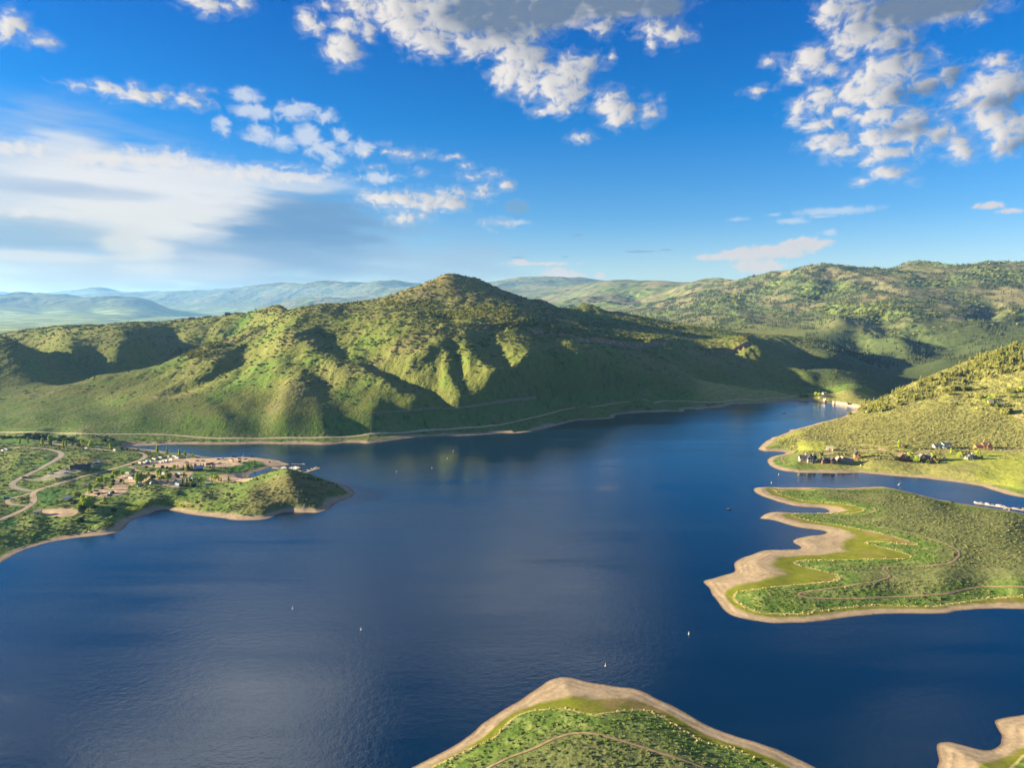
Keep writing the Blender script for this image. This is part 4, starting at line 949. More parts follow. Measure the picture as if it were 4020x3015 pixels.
# ------------------------------------------------------------------ water
def water_material():
    m, t, p = mat_base("lake_water")
    p.inputs['Base Color'].default_value = (.0008, .0155, .043, 1)
    p.inputs['IOR'].default_value = 1.48
    geo = nd(t, 'ShaderNodeNewGeometry')
    n0 = nd(t, 'ShaderNodeTexNoise'); n0.inputs['Scale'].default_value = .0042; n0.inputs['Detail'].default_value = 3
    mp = nd(t, 'ShaderNodeMapping'); mp.inputs['Scale'].default_value = (.5, 1.5, 1); mp.inputs['Rotation'].default_value = (0, 0, .35)
    t.links.new(geo.outputs['Position'], mp.inputs[0]); t.links.new(mp.outputs[0], n0.inputs['Vector'])
    wind = nd(t, 'ShaderNodeMapRange'); wind.inputs[1].default_value = .38; wind.inputs[2].default_value = .62; wind.inputs[3].default_value = .5; wind.inputs[4].default_value = 1.9
    mq = nd(t, 'ShaderNodeMapping'); mq.inputs['Scale'].default_value = (.35, 2.2, 1); mq.inputs['Rotation'].default_value = (0, 0, -.45)
    nq = nd(t, 'ShaderNodeTexNoise'); nq.inputs['Scale'].default_value = .016; nq.inputs['Detail'].default_value = 4; nq.inputs['Roughness'].default_value = .6
    t.links.new(geo.outputs['Position'], mq.inputs[0]); t.links.new(mq.outputs[0], nq.inputs['Vector'])
    t.links.new(mth(t, 'ADD', mth(t, 'MULTIPLY', n0.outputs[0], .6), mth(t, 'MULTIPLY', nq.outputs[0], .4)), wind.inputs[0])
    n1 = nd(t, 'ShaderNodeTexNoise'); n1.inputs['Scale'].default_value = .9; n1.inputs['Detail'].default_value = 4; n1.inputs['Roughness'].default_value = .6
    t.links.new(geo.outputs['Position'], n1.inputs['Vector'])
    b = nd(t, 'ShaderNodeBump'); b.inputs['Distance'].default_value = .35
    t.links.new(mth(t, 'MULTIPLY', wind.outputs[0], .16), b.inputs['Strength'])
    n2 = nd(t, 'ShaderNodeTexNoise'); n2.inputs['Scale'].default_value = .24; n2.inputs['Detail'].default_value = 3; n2.inputs['Roughness'].default_value = .7
    t.links.new(geo.outputs['Position'], n2.inputs['Vector'])
    t.links.new(mth(t, 'ADD', n1.outputs[0], mth(t, 'MULTIPLY', n2.outputs[0], 2.4)), b.inputs['Height']); t.links.new(b.outputs[0], p.inputs['Normal'])
    t.links.new(mth(t, 'MULTIPLY', wind.outputs[0], .08), p.inputs['Roughness'])
    return m
M_WATER = water_material()
wpoly = [(-1500, 60), (1500, 60), (1500, 980), (1150, 1000), (760, 1250), (684, 1346), (672, 1440), (560, 1500), (320, 1440), (100, 1180), (-1500, 1120)]
me = bpy.data.meshes.new("lake"); me.from_pydata([(x, y, 0) for x, y in wpoly], [], [list(range(len(wpoly)))]); me.update()
me.materials.append(M_WATER)
lake = bpy.data.objects.new("lake", me); COL.objects.link(lake)
tag(lake, "calm deep blue reservoir water mirroring the clouds", kind='structure')
# ------------------------------------------------------------------ mesh builder
class MB:
    def __init__(s): s.v = []; s.f = []
    def add(s, V, Fc):
        n = len(s.v); s.v += [tuple(map(float, p)) for p in V]; s.f += [tuple(i + n for i in q) for q in Fc]; return s
    def box(s, x0, x1, y0, y1, z0, z1):
        return s.add([(x0,y0,z0),(x1,y0,z0),(x1,y1,z0),(x0,y1,z0),(x0,y0,z1),(x1,y0,z1),(x1,y1,z1),(x0,y1,z1)],
                     [(3,2,1,0),(4,5,6,7),(0,1,5,4),(1,2,6,5),(2,3,7,6),(3,0,4,7)])
    def cyl(s, c, axis, r, h, n=10, r2=None):
        r2 = r if r2 is None else r2; a = 'xyz'.index(axis); V = []
        for k, (t, rr) in enumerate(((0, r), (h, r2))):
            for i in range(n):
                p = [0, 0, 0]; p[a] = c[a] + t; p[(a + 1) % 3] = c[(a + 1) % 3] + rr * math.cos(2 * math.pi * i / n); p[(a + 2) % 3] = c[(a + 2) % 3] + rr * math.sin(2 * math.pi * i / n); V.append(p)
        return s.add(V, [tuple(reversed(range(n))), tuple(range(n, 2 * n))] + [(i, (i + 1) % n, n + (i + 1) % n, n + i) for i in range(n)])
    def prism(s, prof, y0, y1, axis='y'):
        """extrude a closed profile [(a, z)] along y (or x)"""
        n = len(prof)
        if axis == 'y': V = [(a, y0, z) for a, z in prof] + [(a, y1, z) for a, z in prof]
        else: V = [(y0, -a, z) for a, z in prof] + [(y1, -a, z) for a, z in prof]
        return s.add(V, [tuple(range(n)), tuple(reversed(range(n, 2 * n)))] + [(i, n + i, n + (i + 1) % n, (i + 1) % n) for i in range(n)])
    def loft(s, rings):
        n = len(rings[0]); V = [p for r in rings for p in r]; Fc = [tuple(reversed(range(n)))]
        for k in range(len(rings) - 1):
            Fc += [(k*n+i, k*n+(i+1)%n, (k+1)*n+(i+1)%n, (k+1)*n+i) for i in range(n)]
        Fc.append(tuple(range((len(rings)-1)*n, len(rings)*n)))
        return s.add(V, Fc)
    def bar(s, a, b, w):
        a = Vector(a); b = Vector(b); d = (b - a).normalized(); p = d.orthogonal().normalized() * w; q = d.cross(p).normalized() * w
        V = [a+p+q, a-p+q, a-p-q, a+p-q, b+p+q, b-p+q, b-p-q, b+p-q]
        return s.add(V, [(0,1,2,3),(7,6,5,4),(0,4,5,1),(1,5,6,2),(2,6,7,3),(3,7,4,0)])
    def mesh(s, name, m, smooth_=False, bevel=0.0):
        me = bpy.data.meshes.new(name); me.from_pydata(s.v, [], s.f); me.update()
        import bmesh
        bm = bmesh.new(); bm.from_mesh(me); bmesh.ops.recalc_face_normals(bm, faces=bm.faces)
        if bevel: bmesh.ops.bevel(bm, geom=[e for e in bm.edges if len(e.link_faces) == 2 and e.calc_face_angle(0) > .5], offset=bevel, segments=1, affect='EDGES', clamp_overlap=True)
        bm.to_mesh(me); bm.free()
        if smooth_: me.polygons.foreach_set('use_smooth', [True] * len(me.polygons))
        for k in (m if isinstance(m, (list, tuple)) else [m]): me.materials.append(k)
        return me
    def obj(s, name, m, parent=None, **kw): return link(name, s.mesh(name, m, **kw), parent)
def link(name, me, parent=None):
    o = bpy.data.objects.new(name, me); COL.objects.link(o)
    if parent is not None: o.parent = parent
    return o
def root(name, loc=(0, 0, 0), rz=0.0, sc=1.0):
    o = bpy.data.objects.new(name, None); COL.objects.link(o); o.location = loc; o.rotation_euler = (0, 0, rz); o.empty_display_size = .5
    o.scale = (sc, sc, sc) if not hasattr(sc, '__len__') else sc
    return o
KIDS = {}
def copy_tree(src, parent=None):
    c = src.copy(); COL.objects.link(c)
    if parent is not None: c.parent = parent
    for ch in list(src.children): copy_tree(ch, c)
    return c
def place(S, dz=0.0):
    P = ray_hit(S, Zs)
    return P + np.array([0, 0, dz])
def px_size(P): return np.hypot(np.hypot(P[0], P[1]), P[2] - H) / F      # metres per photograph pixel at a point
ORD = ['first', 'second', 'third', 'fourth', 'fifth', 'sixth', 'seventh', 'eighth', 'ninth', 'tenth', 'eleventh', 'twelfth', 'thirteenth', 'fourteenth', 'fifteenth', 'sixteenth', 'seventeenth', 'eighteenth', 'nineteenth', 'twentieth'] + ['%d' % k for k in range(21, 60)]
for k in range(21, 60): ORD[k - 1] = {2: 'twenty', 3: 'thirty', 4: 'forty', 5: 'fifty'}[k // 10] + ('-' + ORD[k % 10 - 1] if k % 10 else 'th')
# ------------------------------------------------------------------ plain materials
def mat(name, col, rough=.8, var=.18, scale=2.0, spec=.2, metal=0.0, bump=0.0):
    m, t, p = mat_base(name)
    tcn = nd(t, 'ShaderNodeTexCoord'); n = nd(t, 'ShaderNodeTexNoise'); n.inputs['Scale'].default_value = scale; n.inputs['Detail'].default_value = 4
    t.links.new(tcn.outputs['Object'], n.inputs['Vector'])
    mr = nd(t, 'ShaderNodeMapRange'); mr.inputs[1].default_value = .3; mr.inputs[2].default_value = .7; mr.inputs[3].default_value = 1 - var; mr.inputs[4].default_value = 1 + var
    t.links.new(n.outputs[0], mr.inputs[0])
    sc = nd(t, 'ShaderNodeVectorMath', operation='SCALE'); sc.inputs[0].default_value = col; t.links.new(mr.outputs[0], sc.inputs['Scale'])
    t.links.new(sc.outputs[0], p.inputs['Base Color'])
    p.inputs['Roughness'].default_value = rough; p.inputs['Specular IOR Level'].default_value = spec; p.inputs['Metallic'].default_value = metal
    if bump:
        b = nd(t, 'ShaderNodeBump'); b.inputs['Strength'].default_value = bump; t.links.new(n.outputs[0], b.inputs['Height']); t.links.new(b.outputs[0], p.inputs['Normal'])
    return m
ROADM = {'dirt': mat('dirt_track', (.35, .27, .175), .95, .25, .35), 'gravel': mat('worn_gravel', (.28, .235, .18), .95, .2, .4), 'pale': mat('pale_dust', (.41, .36, .20), .95, .2, .2),
         'tan': mat('tan_dust', (.44, .31, .17), .95, .2, .3), 'trail': mat('trodden_earth', (.25, .18, .10), .95, .3, .3)}
def strip(name, label, Q, wd, m):
    t = np.gradient(Q, axis=0); t /= np.linalg.norm(t, axis=1, keepdims=True) + 1e-9
    nrm = np.stack([-t[:, 1], t[:, 0]], 1)
    s = np.arange(len(Q))
    wv = wd * (1 + .16 * fbm(s * .31, s * 0 + len(Q), 2, 5))
    ks = np.array([-.5, -.25, 0, .25, .5]); V = []; 
    for i in range(len(Q)):
        P = Q[i] + nrm[i] * ks[:, None] * wv[i]
        z = ground_z(P[:, 0], P[:, 1], Zs)
        z = np.maximum(z, 0) + .14 + .05 * (1 - 4 * ks ** 2)
        V += [(P[j, 0], P[j, 1], z[j]) for j in range(5)]
    Fc = [(i * 5 + j, i * 5 + j + 1, i * 5 + j + 6, i * 5 + j + 5) for i in range(len(Q) - 1) for j in range(4)]
    me = bpy.data.meshes.new(name); me.from_pydata(V, [], Fc); me.update()
    me.polygons.foreach_set('use_smooth', np.ones(len(Fc), bool)); me.materials.append(m)
    o = bpy.data.objects.new(name, me); COL.objects.link(o); tag(o, label, kind='structure'); return o
for nm, lb, Q, wd, mk in ROADS: strip(nm, lb, Q, wd, ROADM[mk])
# ------------------------------------------------------------------ trees
def leaf_mat(name, col, tip, trans=.42):
    m, t, p = mat_base(name)
    oi = nd(t, 'ShaderNodeObjectInfo'); geo = nd(t, 'ShaderNodeNewGeometry')
    n = nd(t, 'ShaderNodeTexNoise'); n.inputs['Scale'].default_value = .9; n.inputs['Detail'].default_value = 3
    t.links.new(geo.outputs['Position'], n.inputs['Vector'])
    mx = nd(t, 'ShaderNodeMix', data_type='RGBA'); mx.inputs['A'].default_value = (*col, 1); mx.inputs['B'].default_value = (*tip, 1)
    k = mth(t, 'ADD', mth(t, 'MULTIPLY', n.outputs[0], 1.6), mth(t, 'SUBTRACT', mth(t, 'MULTIPLY', oi.outputs['Random'], .7), .65), True)
    t.links.new(k, mx.inputs['Factor']); t.links.new(mx.outputs['Result'], p.inputs['Base Color'])
    p.inputs['Roughness'].default_value = .75; p.inputs['Specular IOR Level'].default_value = .15
    tr = nd(t, 'ShaderNodeBsdfTranslucent'); t.links.new(mx.outputs['Result'], tr.inputs['Color'])
    ms = nd(t, 'ShaderNodeMixShader'); ms.inputs[0].default_value = trans
    o = t.nodes['Material Output']; t.links.new(p.outputs[0], ms.inputs[1]); t.links.new(tr.outputs[0], ms.inputs[2]); t.links.new(ms.outputs[0], o.inputs['Surface'])
    return m
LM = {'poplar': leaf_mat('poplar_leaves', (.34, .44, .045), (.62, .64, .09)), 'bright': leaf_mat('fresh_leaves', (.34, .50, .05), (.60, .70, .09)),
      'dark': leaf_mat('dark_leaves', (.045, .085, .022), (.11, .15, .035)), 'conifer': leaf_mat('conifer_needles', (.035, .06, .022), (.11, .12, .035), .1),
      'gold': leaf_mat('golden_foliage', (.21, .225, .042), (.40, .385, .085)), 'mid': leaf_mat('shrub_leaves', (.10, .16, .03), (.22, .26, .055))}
BARK = mat('bark', (.16, .12, .085), .9, .3, 6)
def crown_mesh(name, shape, n, m, seed, leaf=.085):
    """many small leaf clumps through the crown's volume; unit height 1, base at z=0"""
    r = np.random.default_rng(seed); V = []; Fc = []
    lobes = []
    if shape == 'column':
        for k in range(9): z = .18 + .75 * k / 8; w = .15 * math.sin(math.pi * (.12 + .80 * k / 8)) ** .7; lobes.append((r.normal(0, .035), r.normal(0, .035), z, w * 1.15, .12))
    elif shape == 'round':
        for k in range(10): a = r.random() * 6.28; q = .26 * math.sqrt(r.random()); lobes.append((q * math.cos(a), q * math.sin(a), .36 + .40 * r.random(), .20 + .06 * r.random(), .20))
        lobes.append((0, 0, .78, .2, .2))
    elif shape == 'bush':
        for k in range(9): a = r.random() * 6.28; q = .42 * math.sqrt(r.random()); lobes.append((q * math.cos(a), q * math.sin(a), .42 + .18 * r.random(), .28, .38))
    if shape == 'cone':
        for i in range(n):
            t = r.random() ** .75; a = r.random() * 6.28; z = .06 + .93 * (1 - t) ; lay_ = (math.sin(z * 46) * .5 + .5)
            rad = .23 * t ** .85 * (.55 + .45 * lay_) * (.7 + .4 * math.sin(3 * a + seed) ** 2); q = rad * r.random() ** .35
            c = np.array([q * math.cos(a), q * math.sin(a), z - .10 * q]); addleaf(V, Fc, c, leaf * (.5 + .7 * t), r, flat=.5)
    else:
        for i in range(n):
            L_ = lobes[r.integers(len(lobes))]; d = r.normal(size=3); d /= np.linalg.norm(d); q = r.random() ** .30
            c = np.array([L_[0] + d[0] * L_[3] * q, L_[1] + d[1] * L_[3] * q, max(.03, L_[2] + d[2] * L_[4] * q)]); addleaf(V, Fc, c, leaf * (.6 + .8 * r.random()), r)
    me = bpy.data.meshes.new(name); me.from_pydata(V, [], Fc); me.update(); me.materials.append(m); return me
def addleaf(V, Fc, c, s, r, flat=1.0):
    a = r.normal(size=3); a /= np.linalg.norm(a); b = np.cross(a, r.normal(size=3)); b /= np.linalg.norm(b) + 1e-9; e = np.cross(a, b)
    a[2] *= flat; b[2] *= flat
    n = len(V); V += [tuple(c + s * a), tuple(c + s * (-.5 * a + .8 * b)), tuple(c + s * (-.5 * a - .8 * b)), tuple(c + s * .7 * e)]
    Fc += [(n, n+1, n+2), (n, n+3, n+1), (n+1, n+3, n+2), (n+2, n+3, n)]
def trunk_mesh(name, h, r0, limbs, seed):
    r = random.Random(seed); b = MB(); pts = [(0, 0, -.03)]
    b.cyl((0, 0, -.04), 'z', r0, h, 7, r0 * .45)
    for k in range(limbs):
        z = h * (.45 + .5 * k / max(1, limbs)); a = r.random() * 6.28; l_ = .16 + .08 * r.random()
        b.bar((0, 0, z), (l_ * math.cos(a), l_ * math.sin(a), z + l_ * 1.2), r0 * .28)
    return b.mesh(name, BARK)
PROTO_T = {}
def tree_kind(key, shape, n, m, trunk_h, r0, limbs, variants=3, leaf=.085):
    PROTO_T[key] = [(crown_mesh('crown', shape, n, LM[m], 100 * len(PROTO_T) + k, leaf), trunk_mesh('trunk', trunk_h, r0, limbs, k)) for k in range(variants)]
tree_kind('p', 'column', 420, 'poplar', .6, .022, 4, 4, .060)
tree_kind('P', 'round', 520, 'poplar', .5, .030, 5, 4, .075)
tree_kind('B', 'round', 420, 'bright', .5, .030, 5, 3, .075)
tree_kind('d', 'round', 420, 'dark', .45, .03, 4, 3, .080)
tree_kind('c', 'cone', 520, 'conifer', .8, .022, 0, 4, .065)
tree_kind('g', 'cone', 480, 'gold', .8, .022, 0, 3, .065)
tree_kind('b', 'bush', 320, 'mid', .3, .03, 3, 4, .13)
tree_kind('k', 'bush', 320, 'dark', .3, .03, 3, 3, .13)
tree_kind('y', 'bush', 320, 'gold', .3, .03, 3, 3, .13)
TN = {'p': ('cottonwood', 'slim bright green cottonwood', 'tree'), 'P': ('cottonwood', 'broad yellow-green cottonwood', 'tree'), 'B': ('leafy_tree', 'rounded fresh green tree', 'tree'), 'd': ('leafy_tree', 'dark green rounded tree', 'tree'),
      'c': ('conifer', 'dark conifer', 'tree'), 'g': ('conifer', 'olive-gold conifer', 'tree'), 'b': ('shrub', 'low green shrub', 'shrub'), 'k': ('shrub', 'dark green shrub', 'shrub'), 'y': ('shrub', 'golden leafy shrub', 'shrub')}
def trees(zf, k, phrase, group, items, y0=200):
    """items: base x, base y, height in zoomed pixels, kind"""
    per = {}
    its = sorted(items, key=lambda q: q[0])
    cnt = {}
    for it in its: cnt[it[3]] = cnt.get(it[3], 0) + 1
    for it in its:
        kd = it[3]; S = zf([it[:2]]); P = ray_hit(S, Zs, y0)[0]; hgt = it[2] / k * px_size(P)
        i = per.get(kd, 0); per[kd] = i + 1
        nm, desc, cat_ = TN[kd]
        cr, tk = PROTO_T[kd][random.randrange(len(PROTO_T[kd]))]
        wd = hgt * random.uniform(.9, 1.15) * (it[4] if len(it) > 4 else 1.0)
        o = root(nm, (P[0], P[1], P[2] - .1), random.random() * 6.28, (wd, wd, hgt))
        link('crown', cr, o); link('trunk', tk, o)
        lab = desc + (' ' if cnt[kd] == 1 else ', ' + ORD[i] + ' of ' + str(cnt[kd]) + ' from left, ') + phrase
        if len(lab.replace(',', ' ').split()) > 15: lab = lab.replace(desc, nm.replace('_', ' '), 1)
        tag(o, lab, cat_, group)
trees(zC, 4.424, 'in the row on the inlet bank', 'cottonwoods along the inlet bank', [(740,347,115,'p'),(910,362,105,'p'),(1128,392,98,'p'),(1225,407,88,'p'),(1355,420,65,'p')])
trees(zC, 4.424, 'between the gravel lot and the pavilion', 'trees between the gravel lot and the pavilion', [(680,610,62,'B'),(555,607,36,'k'),(830,607,42,'k'),(915,607,28,'k'),(1040,642,88,'P'),(1100,602,58,'c'),(1195,637,88,'g'),(1262,662,150,'g'),(1290,662,140,'g'),(1330,652,125,'g'),(1352,655,95,'g'),(1395,592,78,'g'),(1385,652,70,'g'),(1498,582,58,'c'),(1543,582,58,'c'),(970,642,42,'b'),(1415,592,66,'c')])
trees(zC, 4.424, 'among the upper campsites', 'trees of the upper campsites', [(30,772,118,'P'),(135,742,75,'B'),(390,722,48,'k'),(590,772,95,'P'),(540,822,95,'P'),(670,822,95,'d'),(770,762,125,'P'),(790,802,115,'p'),(815,837,100,'P'),(740,742,70,'p'),(920,892,85,'p'),(940,822,130,'P'),(965,802,105,'p'),(910,702,38,'k'),(1100,802,78,'d'),(1070,742,44,'k'),(1205,772,92,'p'),(1240,792,78,'p'),(1225,682,44,'p'),(1178,902,108,'p'),(1250,872,92,'p'),(1295,852,72,'p'),(1365,902,92,'p'),(1372,932,62,'k'),(1490,902,58,'p'),(1485,832,62,'B'),(1255,932,58,'k'),(1060,872,60,'d'),(1165,935,45,'k',1.6)])
trees(zC, 4.424, 'in the tall clump above the lower campsites', 'cottonwoods in the tall clump', [(400,902,190,'p'),(430,880,175,'P'),(465,870,175,'p'),(500,852,135,'P')])
trees(zC, 4.424, 'on the flat before the marina cove', 'trees before the marina cove', [(1690,892,78,'p'),(1690,802,82,'p'),(1750,832,110,'P'),(1808,842,88,'p'),(1845,857,78,'p'),(1980,862,95,'p'),(1960,862,60,'p'),(2090,868,30,'k')])
trees(zD, 4.424, 'on the green spit before the marina', 'trees on the marina spit', [(440,552,92,'g'),(700,515,26,'k'),(60,425,28,'k',1.4),(110,425,26,'k',1.2),(395,420,22,'k',1.8),(180,515,40,'k')])
trees(zB, 4.424, 'among the lower campsites', 'trees of the lower campsites', [(1740,892,118,'P'),(1835,842,75,'B'),(1560,1052,155,'p'),(1590,1064,62,'B'),(1700,922,48,'B'),(1640,977,66,'B'),(1780,992,48,'d'),(1950,802,58,'d'),(1970,862,52,'k'),(2110,872,68,'d'),(2145,902,72,'p'),(1920,982,72,'P'),(1965,932,72,'d'),(1710,1102,62,'d'),(1815,1212,92,'P'),(1958,1050,42,'k'),(1350,1112,84,'y')])
trees(zB, 4.424, 'in the dense grove above the shore', 'trees of the grove above the shore', [(1230,1197,54,'k'),(1310,1262,92,'d'),(1395,1292,70,'d'),(1430,1282,155,'p'),(1480,1352,205,'P'),(1530,1342,195,'P'),(1590,1332,175,'p'),(1620,1312,135,'p'),(1400,1392,125,'d'),(1450,1402,115,'d'),(1560,1300,190,'P'),(1510,1300,170,'p'),(1640,1340,80,'d')])
trees(zB, 4.424, 'on the slope between the grove and the bay', 'shrubs between the grove and the bay', [(1980,1392,78,'d'),(1955,1387,60,'d'),(1400,1542,75,'k'),(1930,1610,60,'y',1.3)])
trees(zB, 4.424, 'in the meadow at the back of the campground', 'trees of the back meadow', [(345,187,85,'p'),(487,182,85,'p'),(740,207,98,'p'),(870,217,150,'p'),(895,215,120,'p'),(1105,237,98,'p'),(1150,247,104,'p'),(1365,242,58,'b'),(1435,202,88,'P'),(1590,262,118,'P'),(1930,292,105,'P'),(2120,307,48,'d'),(1030,175,80,'d'),(1260,215,36,'b'),(1080,160,60,'b')])
trees(zC, 4.424, 'near the neck of the inlet', 'shrubs near the neck of the inlet', [(125,307,46,'d'),(218,302,46,'d'),(318,562,40,'y')])
trees(zB, 4.424, 'in the hedge line under the shore road', 'hedge shrubs under the shore road', [(60,95,45,'k',1.7),(160,92,42,'b',1.7),(290,98,42,'b',1.8),(420,100,46,'k',1.7),(560,105,52,'k',1.7),(720,100,58,'k',1.6),(850,92,40,'b',1.7),(1080,120,70,'k',1.4),(1200,140,66,'b',1.5),(760,78,40,'k',2),(640,60,46,'k',2),(480,45,40,'k',2),(1810,150,45,'k',1.8),(1950,130,35,'k',1.8)])
trees(zF, 3.95, 'around the lakeside houses', 'trees around the lakeside houses', [(270,432,105,'p'),(382,432,86,'P'),(435,562,62,'B'),(470,562,60,'B'),(545,662,105,'B'),(800,622,112,'P'),(818,608,100,'p'),(720,672,52,'b'),(870,672,50,'b'),(235,637,78,'d'),(265,628,50,'b'),(1080,522,74,'p'),(1165,492,44,'b'),(1215,592,92,'P'),(1310,532,70,'c'),(1360,522,68,'c'),(1490,562,86,'P'),(1540,602,56,'b'),(1325,600,40,'k'),(450,640,40,'k'),(640,665,40,'b')], 700)
trees(zE, 3.95, 'on the drive of the stone house', 'shrubs by the stone house', [(1285,550,45,'k')], 700)
trees(zR, 7.373, 'on the brushy slope around the upper house', 'shrubs around the upper house', [(255,662,68,'k'),(565,452,92,'y'),(700,692,75,'b'),(920,482,130,'y'),(955,500,90,'y'),(1075,622,125,'B'),(1190,545,125,'B'),(1400,462,125,'P'),(430,245,105,'y',1.3),(600,240,115,'b',1.3),(1010,222,95,'b'),(1470,732,112,'b'),(1010,812,62,'b'),(1455,822,62,'b'),(1690,935,185,'y'),(1770,900,150,'y'),(1850,922,70,'y'),(2150,290,130,'B'),(2060,305,115,'y'),(1740,285,95,'b'),(1850,335,100,'b'),(1990,480,90,'b'),(1850,470,70,'b'),(1230,700,110,'y'),(1280,690,90,'y'),(1550,570,70,'d'),(1330,560,80,'b'),(1800,700,60,'b'),(300,240,120,'y'),(150,260,150,'y'),(60,380,110,'y')], 900)
trees(zG, 3.6867, 'on the knoll beside the dam', 'trees on the knoll beside the dam', [(935,392,62,'P'),(975,396,56,'P'),(1560,418,36,'b'),(800,400,40,'y',1.6),(720,395,32,'y',1.6)], 900)
trees(zG, 3.6867, 'on the bank of the sunny hillside', 'trees on the bank below the sunny hillside', [(1250,712,48,'g'),(1410,660,50,'y'),(1290,706,20,'b')], 900)
trees(zH2, 1.8433, 'on the peak skyline', 'conifers on the peak skyline', [(1330,158,12,'c'),(1365,166,18,'c'),(1395,168,14,'c'),(1410,170,16,'c'),(1425,171,14,'c')], 1200)
trees(zH2, 1.8433, 'on the ridge left of the peak', 'conifers on the ridge left of the peak', [(950,234,14,'c'),(990,214,12,'c'),(1008,207,12,'c'),(1165,155,8,'c'),(340,372,14,'c'),(390,366,10,'c'),(420,362,16,'c'),(466,357,16,'c'),(485,354,14,'c'),(500,352,14,'c'),(515,350,16,'c'),(535,347,14,'c'),(560,343,18,'c'),(278,380,12,'c')], 1200)
trees(zH2, 1.8433, 'on the shoulder right of the peak', 'conifers on the shoulder right of the peak', [(1735,312,18,'c'),(1750,315,16,'c'),(1765,318,18,'c'),(1782,320,18,'c'),(1800,322,18,'c'),(1818,325,20,'c'),(1835,330,18,'c'),(1850,335,20,'c'),(1868,342,20,'c'),(1885,350,18,'c'),(1898,356,18,'c'),(1980,380,16,'c'),(1998,382,12,'c'),(2030,383,22,'c'),(2075,385,18,'c'),(2095,384,18,'c'),(2112,383,20,'c'),(2128,381,20,'c')], 1200)
trees(zH3, 1.8433, 'on the far skyline of the ridge', 'conifers on the descending skyline', [(330,408,12,'c'),(360,412,14,'c'),(378,415,16,'c'),(396,418,16,'c'),(412,420,14,'c'),(440,424,14,'c'),(470,430,14,'c'),(505,440,10,'c')], 1200)
trees(zD, 4.424, 'along the crest of the little brown hill', 'shrubs along the crest of the little hill', [(1370,795,34,'k',1.6),(1425,805,24,'k',1.4),(1475,818,22,'k',1.4),(1540,832,36,'k',1.2),(1590,840,20,'k'),(1725,868,24,'k'),(1765,872,18,'k'),(1805,880,26,'k'),(100,868,26,'k',1.6),(195,878,24,'b',1.6),(490,815,24,'b',1.6),(600,785,22,'b',1.6)])
trees(zF, 3.95, 'on the far rim of the peninsula', 'shrubs on the rim of the peninsula', [(1100,1282,24,'k',1.5),(490,1145,10,'k',1.6),(300,1110,12,'k',1.6)])
# ------------------------------------------------------------------ buildings
def plank_mat(name, col, var=.2, stripes=3.0, vertical=False):
    m, t, p = mat_base(name)
    tcn = nd(t, 'ShaderNodeTexCoord'); w = nd(t, 'ShaderNodeTexWave', wave_type='BANDS', bands_direction='X' if vertical else 'Z')
    w.inputs['Scale'].default_value = stripes; w.inputs['Distortion'].default_value = .4; w.inputs['Detail'].default_value = 2
    t.links.new(tcn.outputs['Object'], w.inputs['Vector'])
    n = nd(t, 'ShaderNodeTexNoise'); n.inputs['Scale'].default_value = 1.6; n.inputs['Detail'].default_value = 4; t.links.new(tcn.outputs['Object'], n.inputs['Vector'])
    k = mth(t, 'ADD', mth(t, 'MULTIPLY', w.outputs[1], var), mth(t, 'MULTIPLY', n.outputs[0], var * 2)); k = mth(t, 'ADD', k, 1 - var * 1.5)
    sc = nd(t, 'ShaderNodeVectorMath', operation='SCALE'); sc.inputs[0].default_value = col; t.links.new(k, sc.inputs['Scale']); t.links.new(sc.outputs[0], p.inputs['Base Color'])
    p.inputs['Roughness'].default_value = .8; p.inputs['Specular IOR Level'].default_value = .2
    return m
W = {'stone': plank_mat('pale_stone_wall', (.52, .42, .30)), 'cream': plank_mat('cream_siding', (.60, .48, .32)), 'log': plank_mat('brown_log_wall', (.20, .095, .050)), 'orange': plank_mat('honey_log_wall', (.50, .20, .045)),
     'tan': plank_mat('tan_siding', (.44, .32, .18)), 'white': plank_mat('white_siding', (.70, .68, .66)), 'teal': plank_mat('teal_siding', (.22, .42, .42)), 'grey': plank_mat('grey_siding', (.40, .39, .36)), 'darkwood': plank_mat('dark_timber', (.10, .07, .055)),
     'yellow': plank_mat('pale_yellow_siding', (.62, .50, .22)), 'brownred': plank_mat('reddish_timber', (.27, .10, .055))}
RF = {'grey': mat('grey_shingles', (.15, .15, .145), .85, .25, 3), 'dark': mat('charcoal_shingles', (.060, .060, .070), .85, .25, 3), 'blue': mat('blue_grey_metal_roof', (.30, .35, .40), .5, .1, 1, .5), 'brown': mat('brown_shingles', (.13, .085, .06), .85, .25, 3), 'tan': mat('weathered_tan_roof', (.30, .24, .18), .85, .2, 3)}
GLASS = mat('window_glass', (.03, .045, .06), .08, .1, 1, .8)
TRIM = mat('painted_trim', (.55, .50, .42), .6, .08, 2)
CONC = mat('concrete', (.33, .26, .19), .9, .2, .6)
